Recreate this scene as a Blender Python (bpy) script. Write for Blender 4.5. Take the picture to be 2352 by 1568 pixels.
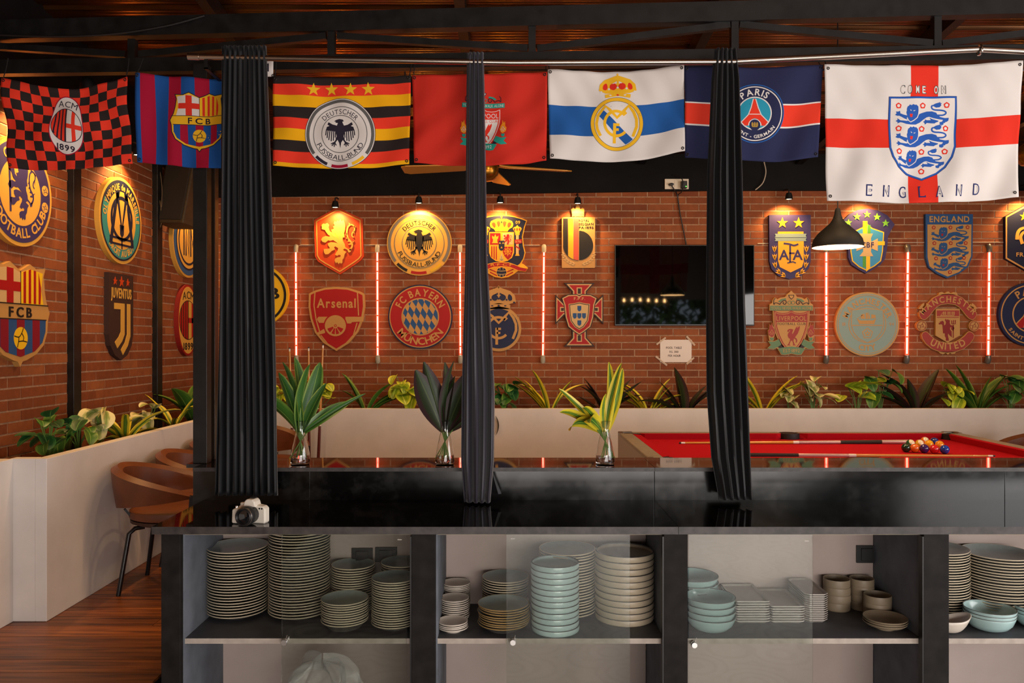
import bpy, bmesh, math, random
from mathutils import Vector, Matrix
from mathutils.geometry import tessellate_polygon
for _o in list(bpy.data.objects): bpy.data.objects.remove(_o)
R = math.radians
F = 1829.33            # focal length in pixels of the 2352 px wide frame (28 mm on 36 mm)
CH = 1.42              # camera height above the pool-room floor
SC = bpy.context.scene
COL = SC.collection
rnd = random.Random(7)

# ------------------------------------------------------------------ camera
cam_d = bpy.data.cameras.new('camera'); cam_d.lens = 28; cam_d.sensor_width = 36; cam_d.sensor_fit = 'HORIZONTAL'
cam_d.clip_start = 0.05; cam_d.clip_end = 200
cam = bpy.data.objects.new('camera', cam_d); COL.objects.link(cam)
cam.location = (0, 0, CH); cam.rotation_euler = (R(90), 0, 0)
SC.camera = cam
# ------------------------------------------------------------------ world, daylight, exposure
wd = bpy.data.worlds.new('sky_world'); SC.world = wd; wd.use_nodes = True
wd.node_tree.nodes['Background'].inputs[0].default_value = (0.72, 0.85, 1.0, 1)
wd.node_tree.nodes['Background'].inputs[1].default_value = 0.9
def area(name, loc, rot, sx, sy, col, w):
    d = bpy.data.lights.new(name, 'AREA'); d.shape = 'RECTANGLE'; d.size = sx; d.size_y = sy; d.color = col; d.energy = w
    o = bpy.data.objects.new(name, d); COL.objects.link(o); o.location = loc; o.rotation_euler = rot
    return o
# daylight entering the wide opening in the right-hand wall, behind and beside the camera
area('daylight_side_opening', (5.45, 0.3, 1.35), (0, R(90), R(-14)), 2.1, 5.2, (1.0, 0.94, 0.90), 190)
# daylight entering the opening in the rear wall behind the camera
area('daylight_rear_opening', (1.5, -2.9, .80), (R(96), 0, R(3)), 4.6, 1.75, (1.0, 0.93, 0.88), 235)
vs = SC.view_settings
vs.view_transform = 'Standard'; vs.look = 'None'; vs.gamma = 1.0; vs.use_curve_mapping = False
vs.exposure = 0.33

# ------------------------------------------------------------------ helpers
def X(px, Y): return (px - 1176.0) / F * Y
def Z(py, Y): return CH - (py - 784.0) / F * Y
def P(px, py, Y): return Vector((X(px, Y), Y, Z(py, Y)))

def link(o, parent=None):
    COL.objects.link(o)
    if parent is not None: o.parent = parent
    return o
def tag(o, label=None, cat=None, group=None, kind=None):
    if label: o['label'] = label
    if cat: o['category'] = cat
    if group: o['group'] = group
    if kind: o['kind'] = kind
    return o
def empty(name, loc, rz=0.0, label=None, cat=None, group=None, kind=None):
    o = bpy.data.objects.new(name, None); COL.objects.link(o)
    o.empty_display_size = 0.05
    o.location = loc; o.rotation_euler = (0, 0, rz)
    return tag(o, label, cat, group, kind)
def copy_tree(o, parent=None):
    c = o.copy(); COL.objects.link(c); c.parent = parent
    for ch in list(o.children): copy_tree(ch, c)
    return c

class MB:
    """collects boxes, tubes, lathes; build() links them as one mesh object"""
    def __init__(s): s.v = []; s.f = []; s.m = []; s.mi = 0; s.uv = {}
    def add(s, vs, fs, mi=None):
        b = len(s.v); s.v += [tuple(p) for p in vs]
        for f in fs: s.f.append([b + i for i in f]); s.m.append(s.mi if mi is None else mi)
        return s
    def box(s, a, b, mi=None, M=None):
        (x0, y0, z0), (x1, y1, z1) = a, b
        vs = [(x0,y0,z0),(x1,y0,z0),(x1,y1,z0),(x0,y1,z0),(x0,y0,z1),(x1,y0,z1),(x1,y1,z1),(x0,y1,z1)]
        if M: vs = [M @ Vector(p) for p in vs]
        return s.add(vs, [(0,3,2,1),(4,5,6,7),(0,1,5,4),(1,2,6,5),(2,3,7,6),(3,0,4,7)], mi)
    def bar(s, p, q, w, h, mi=None, up=(0,0,1)):
        p = Vector(p); q = Vector(q); d = (q - p); L = d.length; d.normalize()
        u = Vector(up); sd = d.cross(u)
        if sd.length < 1e-4: sd = d.cross(Vector((0,1,0)))
        sd.normalize(); u = sd.cross(d)
        M = Matrix((( d.x, sd.x, u.x, p.x),(d.y, sd.y, u.y, p.y),(d.z, sd.z, u.z, p.z),(0,0,0,1)))
        return s.box((0,-w/2,-h/2),(L,w/2,h/2), mi, M)
    def tube(s, pts, r, n=10, mi=None, caps=True):
        pts = [Vector(p) for p in pts]; rings = []; N = len(pts)
        rr = r if isinstance(r, (list, tuple)) else [r]*N
        prev = None
        for i, p in enumerate(pts):
            d = (pts[min(i+1, N-1)] - pts[max(i-1, 0)]).normalized()
            if prev is None:
                a = Vector((0,0,1)) if abs(d.z) < .9 else Vector((1,0,0))
                sd = d.cross(a).normalized()
            else:
                sd = (prev - d*prev.dot(d)).normalized()
            prev = sd; u = sd.cross(d)
            rings.append([p + (sd*math.cos(2*math.pi*k/n) + u*math.sin(2*math.pi*k/n))*rr[i] for k in range(n)])
        vs = [q for rg in rings for q in rg]; fs = []
        for i in range(N-1):
            for k in range(n):
                a = i*n+k; b = i*n+(k+1)%n
                fs.append((a, b, b+n, a+n))
        if caps: fs.append(tuple(range(n))[::-1]); fs.append(tuple((N-1)*n+k for k in range(n)))
        return s.add(vs, fs, mi)
    def lathe(s, prof, n=24, c=(0,0,0), mi=None, sx=1.0, sy=1.0, caps=True):
        vs = []; fs = []
        for r, z in prof:
            for k in range(n):
                a = 2*math.pi*k/n
                vs.append((c[0]+r*sx*math.cos(a), c[1]+r*sy*math.sin(a), c[2]+z))
        for i in range(len(prof)-1):
            for k in range(n):
                a = i*n+k; b = i*n+(k+1)%n
                fs.append((a, b, b+n, a+n))
        if caps and prof[0][0] > 1e-5: fs.append(tuple(range(n))[::-1])
        if caps and prof[-1][0] > 1e-5: fs.append(tuple((len(prof)-1)*n+k for k in range(n)))
        return s.add(vs, fs, mi)
    def grid(s, fn, nu, nv, mi=None):
        vs = [fn(i/nu, j/nv) for j in range(nv+1) for i in range(nu+1)]
        fs = [(j*(nu+1)+i, j*(nu+1)+i+1, (j+1)*(nu+1)+i+1, (j+1)*(nu+1)+i) for j in range(nv) for i in range(nu)]
        return s.add(vs, fs, mi)
    def prism(s, pts, axis, a, b, mi=None):
        """extrude a convex/concave outline; pts are 2-D in the two other axes"""
        n = len(pts)
        def mk(p, t):
            if axis == 'x': return (t, p[0], p[1])
            if axis == 'y': return (p[0], t, p[1])
            return (p[0], p[1], t)
        vs = [mk(p, a) for p in pts] + [mk(p, b) for p in pts]
        fs = [tuple(range(n))[::-1], tuple(range(n, 2*n))] + [(i, (i+1)%n, n+(i+1)%n, n+i) for i in range(n)]
        return s.add(vs, fs, mi)
    def mesh(s, name, mats, smooth=False, weld=True):
        me = bpy.data.meshes.new(name); me.from_pydata(s.v, [], s.f)
        for m in (mats if isinstance(mats, (list, tuple)) else [mats]): me.materials.append(m)
        if len(me.materials) > 1: me.polygons.foreach_set('material_index', s.m)
        bm = bmesh.new(); bm.from_mesh(me)
        if weld: bmesh.ops.remove_doubles(bm, verts=bm.verts, dist=1e-5)
        bmesh.ops.recalc_face_normals(bm, faces=bm.faces)
        bm.to_mesh(me); bm.free()
        if smooth:
            me.polygons.foreach_set('use_smooth', [True]*len(me.polygons))
            try: me.set_sharp_from_angle(angle=R(42))
            except Exception: pass
        me.update()
        return me
    def build(s, name, mats, parent=None, smooth=False, bevel=0.0, weld=True):
        o = bpy.data.objects.new(name, s.mesh(name, mats, smooth, weld))
        link(o, parent)
        if bevel:
            b = o.modifiers.new('bevel', 'BEVEL'); b.width = bevel; b.segments = 2; b.limit_method = 'ANGLE'; b.angle_limit = R(40)
        return o

# ------------------------------------------------------------------ materials
MAT = {}
def srgb(h):
    if isinstance(h, str):
        h = h.lstrip('#'); c = [int(h[i:i+2], 16)/255 for i in (0, 2, 4)]
    else: c = h
    return tuple((x/12.92 if x <= .04045 else ((x+.055)/1.055)**2.4) for x in c) + (1.0,)
def mat(name, col, rough=.6, metal=0.0, spec=.5, noise=0.0, nscale=30, bump=0.0, emit=None, estr=0.0, sheen=0.0, coat=0.0, stretch=None):
    if name in MAT: return MAT[name]
    m = bpy.data.materials.new(name); m.use_nodes = True; MAT[name] = m
    nt = m.node_tree; b = nt.nodes['Principled BSDF']; c = srgb(col)
    b.inputs['Base Color'].default_value = c
    b.inputs['Roughness'].default_value = rough; b.inputs['Metallic'].default_value = metal
    b.inputs['Specular IOR Level'].default_value = spec
    if coat: b.inputs['Coat Weight'].default_value = coat; b.inputs['Coat Roughness'].default_value = .1
    if sheen: b.inputs['Sheen Weight'].default_value = sheen; b.inputs['Sheen Roughness'].default_value = .4
    if emit: b.inputs['Emission Color'].default_value = srgb(emit); b.inputs['Emission Strength'].default_value = estr
    if noise or bump:
        tc = nt.nodes.new('ShaderNodeTexCoord'); tx = nt.nodes.new('ShaderNodeTexNoise')
        tx.inputs['Scale'].default_value = nscale; tx.inputs['Detail'].default_value = 5
        src = tc.outputs['Object']
        if stretch:
            mp = nt.nodes.new('ShaderNodeMapping'); mp.inputs['Scale'].default_value = stretch
            nt.links.new(src, mp.inputs['Vector']); src = mp.outputs['Vector']
        nt.links.new(src, tx.inputs['Vector'])
        if noise:
            rp = nt.nodes.new('ShaderNodeValToRGB')
            rp.color_ramp.elements[0].position = .3; rp.color_ramp.elements[1].position = .72
            rp.color_ramp.elements[0].color = tuple(max(0, x*(1-noise)) for x in c[:3]) + (1,)
            rp.color_ramp.elements[1].color = tuple(min(1, x*(1+noise)+.01*noise) for x in c[:3]) + (1,)
            nt.links.new(tx.outputs['Fac'], rp.inputs['Fac']); nt.links.new(rp.outputs['Color'], b.inputs['Base Color'])
        if bump:
            bp = nt.nodes.new('ShaderNodeBump'); bp.inputs['Strength'].default_value = bump; bp.inputs['Distance'].default_value = .004
            nt.links.new(tx.outputs['Fac'], bp.inputs['Height']); nt.links.new(bp.outputs['Normal'], b.inputs['Normal'])
    return m
def nd(nt, t, **kw):
    n = nt.nodes.new(t)
    for k, v in kw.items():
        if hasattr(n, k): setattr(n, k, v)
        else: n.inputs[k].default_value = v
    return n
def brick_material(name, a, b, c):
    m = bpy.data.materials.new(name); m.use_nodes = True; nt = m.node_tree; bs = nt.nodes['Principled BSDF']
    bs.inputs['Roughness'].default_value = .78; bs.inputs['Specular IOR Level'].default_value = .3
    oi = nd(nt, 'ShaderNodeObjectInfo'); ge = nd(nt, 'ShaderNodeNewGeometry')
    ad = nd(nt, 'ShaderNodeMath', operation='ADD'); fr = nd(nt, 'ShaderNodeMath', operation='FRACT')
    nt.links.new(oi.outputs['Random'], ad.inputs[0]); nt.links.new(ge.outputs['Random Per Island'], ad.inputs[1]); nt.links.new(ad.outputs[0], fr.inputs[0])
    rp = nd(nt, 'ShaderNodeValToRGB'); e = rp.color_ramp.elements
    e[0].color = srgb(a); e[1].color = srgb(c); e.new(.5).color = srgb(b)
    nt.links.new(fr.outputs[0], rp.inputs['Fac'])
    tx = nd(nt, 'ShaderNodeTexNoise'); tx.inputs['Scale'].default_value = 22; tx.inputs['Detail'].default_value = 6
    nt.links.new(ge.outputs['Position'], tx.inputs['Vector'])
    mx = nd(nt, 'ShaderNodeMix', data_type='RGBA', blend_type='MULTIPLY'); mx.inputs[0].default_value = .55
    r2 = nd(nt, 'ShaderNodeValToRGB'); r2.color_ramp.elements[0].color = (.6,.56,.54,1); r2.color_ramp.elements[0].position = .25; r2.color_ramp.elements[1].position = .7
    nt.links.new(tx.outputs['Fac'], r2.inputs['Fac'])
    nt.links.new(rp.outputs['Color'], mx.inputs[6]); nt.links.new(r2.outputs['Color'], mx.inputs[7]); nt.links.new(mx.outputs[2], bs.inputs['Base Color'])
    t2 = nd(nt, 'ShaderNodeTexNoise'); t2.inputs['Scale'].default_value = 160; nt.links.new(ge.outputs['Position'], t2.inputs['Vector'])
    bp = nd(nt, 'ShaderNodeBump'); bp.inputs['Strength'].default_value = .35; bp.inputs['Distance'].default_value = .003
    nt.links.new(t2.outputs['Fac'], bp.inputs['Height']); nt.links.new(bp.outputs['Normal'], bs.inputs['Normal'])
    MAT[name] = m; return m
def wood_floor_material():
    m = bpy.data.materials.new('floor_wood'); m.use_nodes = True; nt = m.node_tree; bs = nt.nodes['Principled BSDF']
    bs.inputs['Roughness'].default_value = .38
    ge = nd(nt, 'ShaderNodeNewGeometry'); oi = nd(nt, 'ShaderNodeObjectInfo')
    mp = nd(nt, 'ShaderNodeMapping'); mp.inputs['Scale'].default_value = (1.6, 26, 5)
    cb = nd(nt, 'ShaderNodeVectorMath', operation='ADD'); nt.links.new(ge.outputs['Position'], cb.inputs[0])
    nt.links.new(oi.outputs['Random'], cb.inputs[1]); nt.links.new(cb.outputs[0], mp.inputs['Vector'])
    tx = nd(nt, 'ShaderNodeTexNoise'); tx.inputs['Scale'].default_value = 1.7; tx.inputs['Detail'].default_value = 7; tx.inputs['Distortion'].default_value = .4
    nt.links.new(mp.outputs['Vector'], tx.inputs['Vector'])
    rp = nd(nt, 'ShaderNodeValToRGB'); e = rp.color_ramp.elements
    e[0].position = .3; e[0].color = srgb('#4a240a'); e[1].position = .75; e[1].color = srgb('#b0682a'); e.new(.5).color = srgb('#844616')
    nt.links.new(tx.outputs['Fac'], rp.inputs['Fac'])
    hs = nd(nt, 'ShaderNodeHueSaturation'); mr = nd(nt, 'ShaderNodeMapRange'); mr.inputs['To Min'].default_value = .65; mr.inputs['To Max'].default_value = 1.25
    nt.links.new(oi.outputs['Random'], mr.inputs['Value']); nt.links.new(mr.outputs[0], hs.inputs['Value'])
    nt.links.new(rp.outputs['Color'], hs.inputs['Color']); nt.links.new(hs.outputs['Color'], bs.inputs['Base Color'])
    MAT['floor_wood'] = m; return m
def tile_material():
    m = bpy.data.materials.new('patterned_tile'); m.use_nodes = True; nt = m.node_tree; bs = nt.nodes['Principled BSDF']
    bs.inputs['Roughness'].default_value = .35
    ge = nd(nt, 'ShaderNodeNewGeometry')
    wv = nd(nt, 'ShaderNodeTexVoronoi'); wv.inputs['Scale'].default_value = 3.6; wv.feature = 'F1'
    nt.links.new(ge.outputs['Position'], wv.inputs['Vector'])
    mu = nd(nt, 'ShaderNodeMath', operation='MULTIPLY'); mu.inputs[1].default_value = 34
    sn = nd(nt, 'ShaderNodeMath', operation='SINE'); nt.links.new(wv.outputs['Distance'], mu.inputs[0]); nt.links.new(mu.outputs[0], sn.inputs[0])
    rp = nd(nt, 'ShaderNodeValToRGB'); e = rp.color_ramp.elements
    e[0].position = .35; e[0].color = srgb('#a39a94'); e[1].position = .62; e[1].color = srgb('#5d5652')
    nt.links.new(sn.outputs[0], rp.inputs['Fac']); nt.links.new(rp.outputs['Color'], bs.inputs['Base Color'])
    MAT['patterned_tile'] = m; return m
def granite_material(name, rough, col='#070606', wear=.5):
    m = bpy.data.materials.new(name); m.use_nodes = True; nt = m.node_tree; bs = nt.nodes['Principled BSDF']
    bs.inputs['Specular IOR Level'].default_value = .5
    ge = nd(nt, 'ShaderNodeNewGeometry'); tx = nd(nt, 'ShaderNodeTexNoise'); tx.inputs['Scale'].default_value = 6; tx.inputs['Detail'].default_value = 8; tx.inputs['Roughness'].default_value = .7
    nt.links.new(ge.outputs['Position'], tx.inputs['Vector'])
    rp = nd(nt, 'ShaderNodeValToRGB'); e = rp.color_ramp.elements
    e[0].position = .5; e[0].color = srgb(col); e[1].position = .85; c = srgb(col); e[1].color = (c[0]+.035*wear, c[1]+.033*wear, c[2]+.03*wear, 1)
    nt.links.new(tx.outputs['Fac'], rp.inputs['Fac']); nt.links.new(rp.outputs['Color'], bs.inputs['Base Color'])
    mr = nd(nt, 'ShaderNodeMapRange'); mr.inputs['From Min'].default_value = .4; mr.inputs['From Max'].default_value = .8
    mr.inputs['To Min'].default_value = rough; mr.inputs['To Max'].default_value = rough + .12*wear
    nt.links.new(tx.outputs['Fac'], mr.inputs['Value']); nt.links.new(mr.outputs[0], bs.inputs['Roughness'])
    MAT[name] = m; return m
def leaf_material(name, mid, edge, vein, sharp=.5, streak=1.0):
    m = bpy.data.materials.new(name); m.use_nodes = True; nt = m.node_tree; bs = nt.nodes['Principled BSDF']
    bs.inputs['Roughness'].default_value = .42
    uv = nd(nt, 'ShaderNodeUVMap'); sp = nd(nt, 'ShaderNodeSeparateXYZ'); nt.links.new(uv.outputs[0], sp.inputs[0])
    s1 = nd(nt, 'ShaderNodeMath', operation='SUBTRACT'); s1.inputs[1].default_value = .5; nt.links.new(sp.outputs[0], s1.inputs[0])
    ab = nd(nt, 'ShaderNodeMath', operation='ABSOLUTE'); nt.links.new(s1.outputs[0], ab.inputs[0])
    mp = nd(nt, 'ShaderNodeMapping'); mp.inputs['Scale'].default_value = (9*streak, 1.4, 1); nt.links.new(uv.outputs[0], mp.inputs['Vector'])
    oi = nd(nt, 'ShaderNodeObjectInfo'); va = nd(nt, 'ShaderNodeVectorMath', operation='ADD'); nt.links.new(mp.outputs[0], va.inputs[0]); nt.links.new(oi.outputs['Random'], va.inputs[1])
    tx = nd(nt, 'ShaderNodeTexNoise'); tx.inputs['Scale'].default_value = 2.2; tx.inputs['Detail'].default_value = 3; nt.links.new(va.outputs[0], tx.inputs['Vector'])
    mu = nd(nt, 'ShaderNodeMath', operation='MULTIPLY_ADD'); mu.inputs[1].default_value = .55; nt.links.new(tx.outputs['Fac'], mu.inputs[0]); nt.links.new(ab.outputs[0], mu.inputs[2])
    rp = nd(nt, 'ShaderNodeValToRGB'); e = rp.color_ramp.elements
    e[0].position = sharp; e[0].color = srgb(mid); e[1].position = sharp+.14; e[1].color = srgb(edge)
    nt.links.new(mu.outputs[0], rp.inputs['Fac'])
    lt = nd(nt, 'ShaderNodeMath', operation='LESS_THAN'); lt.inputs[1].default_value = .025; nt.links.new(ab.outputs[0], lt.inputs[0])
    mx = nd(nt, 'ShaderNodeMix', data_type='RGBA'); nt.links.new(lt.outputs[0], mx.inputs[0]); nt.links.new(rp.outputs[0], mx.inputs[6]); mx.inputs[7].default_value = srgb(vein)
    nt.links.new(mx.outputs[2], bs.inputs['Base Color'])
    MAT[name] = m; return m
def glass_material(name, col=(1,1,1,1), rough=0.0):
    m = bpy.data.materials.new(name); m.use_nodes = True; nt = m.node_tree; bs = nt.nodes['Principled BSDF']
    bs.inputs['Base Color'].default_value = col; bs.inputs['Transmission Weight'].default_value = 1; bs.inputs['Roughness'].default_value = rough; bs.inputs['IOR'].default_value = 1.47
    MAT[name] = m; return m
def pane_material():
    # flat window glass: clear pass-through plus a Fresnel mirror reflection
    m = bpy.data.materials.new('pane_glass'); m.use_nodes = True; nt = m.node_tree
    for n in list(nt.nodes):
        if n.type != 'OUTPUT_MATERIAL': nt.nodes.remove(n)
    out = [n for n in nt.nodes if n.type == 'OUTPUT_MATERIAL'][0]
    tr = nd(nt, 'ShaderNodeBsdfTransparent'); tr.inputs[0].default_value = (.93,.95,.93,1)
    gl = nd(nt, 'ShaderNodeBsdfGlossy'); gl.inputs['Roughness'].default_value = 0.02
    fr = nd(nt, 'ShaderNodeFresnel'); fr.inputs[0].default_value = 1.5
    ml = nd(nt, 'ShaderNodeMath', operation='MULTIPLY'); ml.inputs[1].default_value = 1.0
    mx = nd(nt, 'ShaderNodeMixShader'); nt.links.new(fr.outputs[0], ml.inputs[0]); nt.links.new(ml.outputs[0], mx.inputs[0])
    nt.links.new(tr.outputs[0], mx.inputs[1]); nt.links.new(gl.outputs[0], mx.inputs[2]); nt.links.new(mx.outputs[0], out.inputs[0])
    MAT['pane_glass'] = m; return m
# ================================================================== STRUCTURE
brick_material('brick_red', '#783c1c', '#864522', '#96542b')
mat('mortar', '#a07a5c', .9, noise=.25, nscale=40)
wood_floor_material(); tile_material()
granite_material('granite_polished', .035, wear=.25); granite_material('granite_riser', .13, '#050505', .7); mat('granite_edge', '#332c29', .5, noise=.5, nscale=30); granite_material('granite_ledge', .03, wear=.3)
mat('black_paint', '#0d0b0b', .45, noise=.4, nscale=9)
mat('black_wall', '#060404', .8, spec=.2, noise=.3, nscale=4)
mat('black_steel', '#0b0908', .42, spec=.45, noise=.5, nscale=14)
mat('white_plaster', '#d8cfc8', .75, noise=.05, nscale=6, bump=.1)
mat('ceiling_sheet', '#5a3412', .22, metal=.75, noise=.45, nscale=5, stretch=(.4, 6, 1))
mat('soil', '#2a211b', .95, noise=.4, nscale=60, bump=.6)
mat('rear_plaster', '#5c534c', .85, noise=.1)
mat('cab_black', '#15100e', .7, spec=.2, noise=.35, nscale=18)
mat('cab_grey', '#5f636b', .7, noise=.25, nscale=8)
mat('cab_back', '#ab9a92', .85, noise=.06, nscale=5)
mat('shelf_edge', '#a79b90', .8, noise=.15, nscale=25)
mat('cream_ply', '#a8997f', .8, noise=.2, nscale=30)
mat('shelf_top', '#46464a', .6, noise=.2, nscale=12)
pane_material(); glass_material('vase_glass', (1, .99, .98, 1))
mat('chrome', '#f2eeea', .3, metal=1.0)
mat('steel_tube', '#b8aca0', .25, metal=1.0)
MT = MAT
# fine cross-wise rolling lines of the roof sheets
_m = MT['ceiling_sheet']; _nt = _m.node_tree; _b = _nt.nodes['Principled BSDF']
_g = nd(_nt, 'ShaderNodeNewGeometry'); _w = nd(_nt, 'ShaderNodeTexWave', wave_type='BANDS', bands_direction='Y'); _w.inputs['Scale'].default_value = 9; _w.inputs['Distortion'].default_value = .6; _w.inputs['Detail'].default_value = 2; _w.inputs['Detail Scale'].default_value = .4
_nt.links.new(_g.outputs['Position'], _w.inputs['Vector'])
_bp = nd(_nt, 'ShaderNodeBump'); _bp.inputs['Strength'].default_value = .22; _bp.inputs['Distance'].default_value = .006
_nt.links.new(_w.outputs['Fac'], _bp.inputs['Height']); _nt.links.new(_bp.outputs['Normal'], _b.inputs['Normal'])
BW = 7.43     # brick face of the back wall
LW = -2.85    # brick face of the left wall
def CZ(yy): return 3.58 if yy < 3.2 else 3.58 - .1*(yy - 3.2)   # roof sheets fall towards the back wall

fl = MB().box((-2.95, 3.76, -.2), (5.6, 7.6, -.012)).box((-2.95, -3, -.2), (-1.5, 3.76, -.012)).build('floor', MT['black_paint'])
tag(fl, 'dark brown wooden plank floor of the games room', 'floor', kind='structure')
# planks
pk = 0
plank_mesh = {}
y = 2.3
row = 0
while y < 7.1:
    x0 = -2.56 if y < 4.1 else -2.40
    x1 = -1.5 if y < 3.7 else 5.55
    x = x0 - rnd.random()*.9
    while x < x1:
        a = max(x, x0); L = rnd.choice((1.2, 1.45, 1.7)); b = min(x + L, x1)
        if b - a > .05:
            key = round(b - a, 2)
            if key not in plank_mesh:
                plank_mesh[key] = MB().box((0.0015, .0015, -.012), (b - a - .0015, .1385, 0)).mesh('plank', MT['floor_wood'])
            o = bpy.data.objects.new('plank', plank_mesh[key]); o.location = (a, y, -rnd.random()*.001); link(o, fl)
        x += L
    y += .14; row += 1
kf = MB().box((-1.5, -3, -.26), (5.6, 3.76, -.2)).build('floor', MT['patterned_tile'])
tag(kf, 'grey floor tiles with swirling ornament before the bar', 'floor', kind='structure')

# ---- walls with brick slips
def occl(px, py, w, h):
    for (a, b, c, d) in OCC:
        if px < c and px + w > a and py < d and py + h > b: return True
    return False
OCC = [(490,0,640,1568),(1055,0,1136,1568),(1618,0,1730,1568),(0,0,2352,450),(1890,0,2352,470),(430,0,500,1568),
       (715,480,840,632),(885,480,1040,632),(1100,480,1215,640),(1285,465,1370,618),(1408,558,1736,752),(1762,488,1985,645),(1900,470,2058,630),(2120,486,2238,640),(2300,470,2352,620),
       (600,610,668,745),(704,652,842,808),(890,652,1042,802),(1100,655,1200,806),(1270,645,1390,800),(1510,775,1592,836),(1758,665,1876,818),(1915,668,2068,818),(2100,665,2252,818),(2290,648,2352,795),
       (0,842,2352,1000),(0,380,115,560),(0,600,116,845),(220,410,323,606),(243,628,304,830),(370,380,440,640),(400,650,440,820),(150,380,190,1000),(345,380,375,1000),(640,780,770,1000),(960,820,1070,1000),(1300,810,1470,1000)]
CR = .0646; BL = .2398
def brick_wall(name, u0, u1, z0, z1, place, project, label, holes=()):
    """place(u, z0, z1, u1) -> transform of a unit brick ; bricks as children, the 300 in clearest view one by one"""
    root = name
    cells = []
    zl = 2.6386 - CR*40; k = 0
    while zl < z1:
        zb, zt = zl + .004, zl + CR - .004
        if zt > z0 and zb < z1:
            off = 0 if k % 2 == 0 else BL/2
            u = u0 - BL + ((.0651 + off - u0) % BL)
            while u < u1:
                a, b = max(u + .004, u0), min(u + BL - .004, u1)
                if b - a > .02: cells.append((a, b, max(zb, z0), min(zt, z1)))
                u += BL
        zl += CR; k += 1
    scored = []
    for c in cells:
        (px, py, w, h, near) = project(*c)
        vis = (px > 0 and px + w < 2352 and not occl(px, py, w, h))
        scored.append((0 if vis else 1, -w*h if vis else 0, abs(px - 1176), c))
    scored.sort(key=lambda t: (t[0], t[1], t[2]))
    single = [t[3] for t in scored[:300]]; rest = [t[3] for t in scored[300:]]
    unit = {}
    for (a, b, zb, zt) in single:
        key = (round(b - a, 3), round(zt - zb, 3))
        if key not in unit:
            m = MB(); w, h = b - a, zt - zb; e = .0015; d = .012
            m.add([(0,0,0),(w,0,0),(w,0,h),(0,0,h),(e,-d,e),(w-e,-d,e),(w-e,-d,h-e),(e,-d,h-e)],
                  [(4,5,6,7),(0,1,5,4),(1,2,6,5),(2,3,7,6),(3,0,4,7)])
            unit[key] = m.mesh('brick', MT['brick_red'])
        o = bpy.data.objects.new('brick', unit[key]); place(o, a, zb, rnd.uniform(-.002, .001)); link(o, root)
    m = MB()
    for (a, b, zb, zt) in rest:
        w, h = b - a, zt - zb; e = .0015; d = .012 + rnd.uniform(-.001, .002)
        m.add([(a,0,zb),(b,0,zb),(b,0,zt),(a,0,zt),(a+e,-d,zb+e),(b-e,-d,zb+e),(b-e,-d,zt-e),(a+e,-d,zt-e)],
              [(4,5,6,7),(0,1,5,4),(1,2,6,5),(2,3,7,6),(3,0,4,7)])
    o = bpy.data.objects.new('brick_courses', m.mesh('brick_courses', MT['brick_red'], weld=False)); link(o, root)
    o['kind'] = 'stuff'; place(o, 0, 0, 0)
    return root
wb = MB().box((-3.05, BW + .004, 0), (5.75, BW + .2, 3.6)).build('wall_back', MT['mortar'])
tag(wb, 'red brick wall behind the pool table hung with painted crests', 'wall', kind='structure')
def place_b(o, u, z, d): o.location = (u, BW + .012 + d, z)
def proj_b(a, b, zb, zt):
    s = F/BW
    return (1176 + a*s, 784 + (CH - zt)*s, (b - a)*s, (zt - zb)*s, 1)
brick_wall(wb, LW, 5.6, .66, 2.86, place_b, proj_b, 'back')
wl = MB().box((-3.05, -3, -.2), (LW - .004, BW + .004, 3.6)).build('wall_left', MT['mortar'])
tag(wl, 'red brick side wall with black uprights beside the brown chairs', 'wall', kind='structure')
def place_l(o, u, z, d): o.location = (LW - .012 - d, u, z); o.rotation_euler = (0, 0, R(90))
def proj_l(a, b, zb, zt):
    xa, xb = 1176 + LW*F/a, 1176 + LW*F/b; s = F/((a + b)/2)
    return (xa, 784 + (CH - zt)*s, xb - xa, (zt - zb)*s, 1)
brick_wall(wl, 3.2, BW, .66, 2.86, place_l, proj_l, 'left')
# black boards above the bricks
m = MB().prism([(LW, 2.757), (1.9, 2.822), (5.6, 2.824), (5.6, 3.6), (LW, 3.6)], 'y', BW - .035, BW + .0)
tb = m.build('trim_1', MT['black_wall']); tag(tb, 'black painted boarding above the brick back wall', 'trim', kind='structure')
m = MB().box((LW, 1.0, 2.845), (LW + .03, BW - .036, 3.6))
tl = m.build('trim_2', MT['black_wall']); tag(tl, 'black painted boarding above the brick side wall', 'trim', kind='structure')
for i, yy in enumerate((5.105, 6.31, 3.9)):
    m = MB().box((LW - .004, yy, .62), (LW + .042, yy + .09, 2.85))
    o = m.build('trim_%d' % (i + 3), MT['black_steel'], bevel=.003)
    tag(o, ('black steel upright on side wall beside the blue and yellow round crest', 'black steel upright on side wall behind the coiled cable', 'black steel upright on side wall near the open kitchen end')[i], 'upright', kind='structure')
# other walls that close the room
wr = MB().box((5.6, 3.6, -.2), (5.8, 7.6, 3.6)).box((5.6, -3, -.2), (5.8, 3.6, .25)).box((5.6, -3, 2.5), (5.8, 3.6, 3.6)).build('wall_right', MT['rear_plaster'])
tag(wr, 'plain wall with a wide daylight opening on the right side', 'wall', kind='structure')
wf = MB().box((-3.05, -3.2, -.2), (5.8, -3, .9)).box((-3.05, -3.2, 2.35), (5.8, -3, 3.6)).box((-3.05, -3.2, .9), (2.4, -3, 2.35)).box((4.9, -3.2, .9), (5.8, -3, 2.35)).build('wall_front', MT['rear_plaster'])
tag(wf, 'plain wall with a garden window behind the viewer', 'wall', kind='structure')
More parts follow.
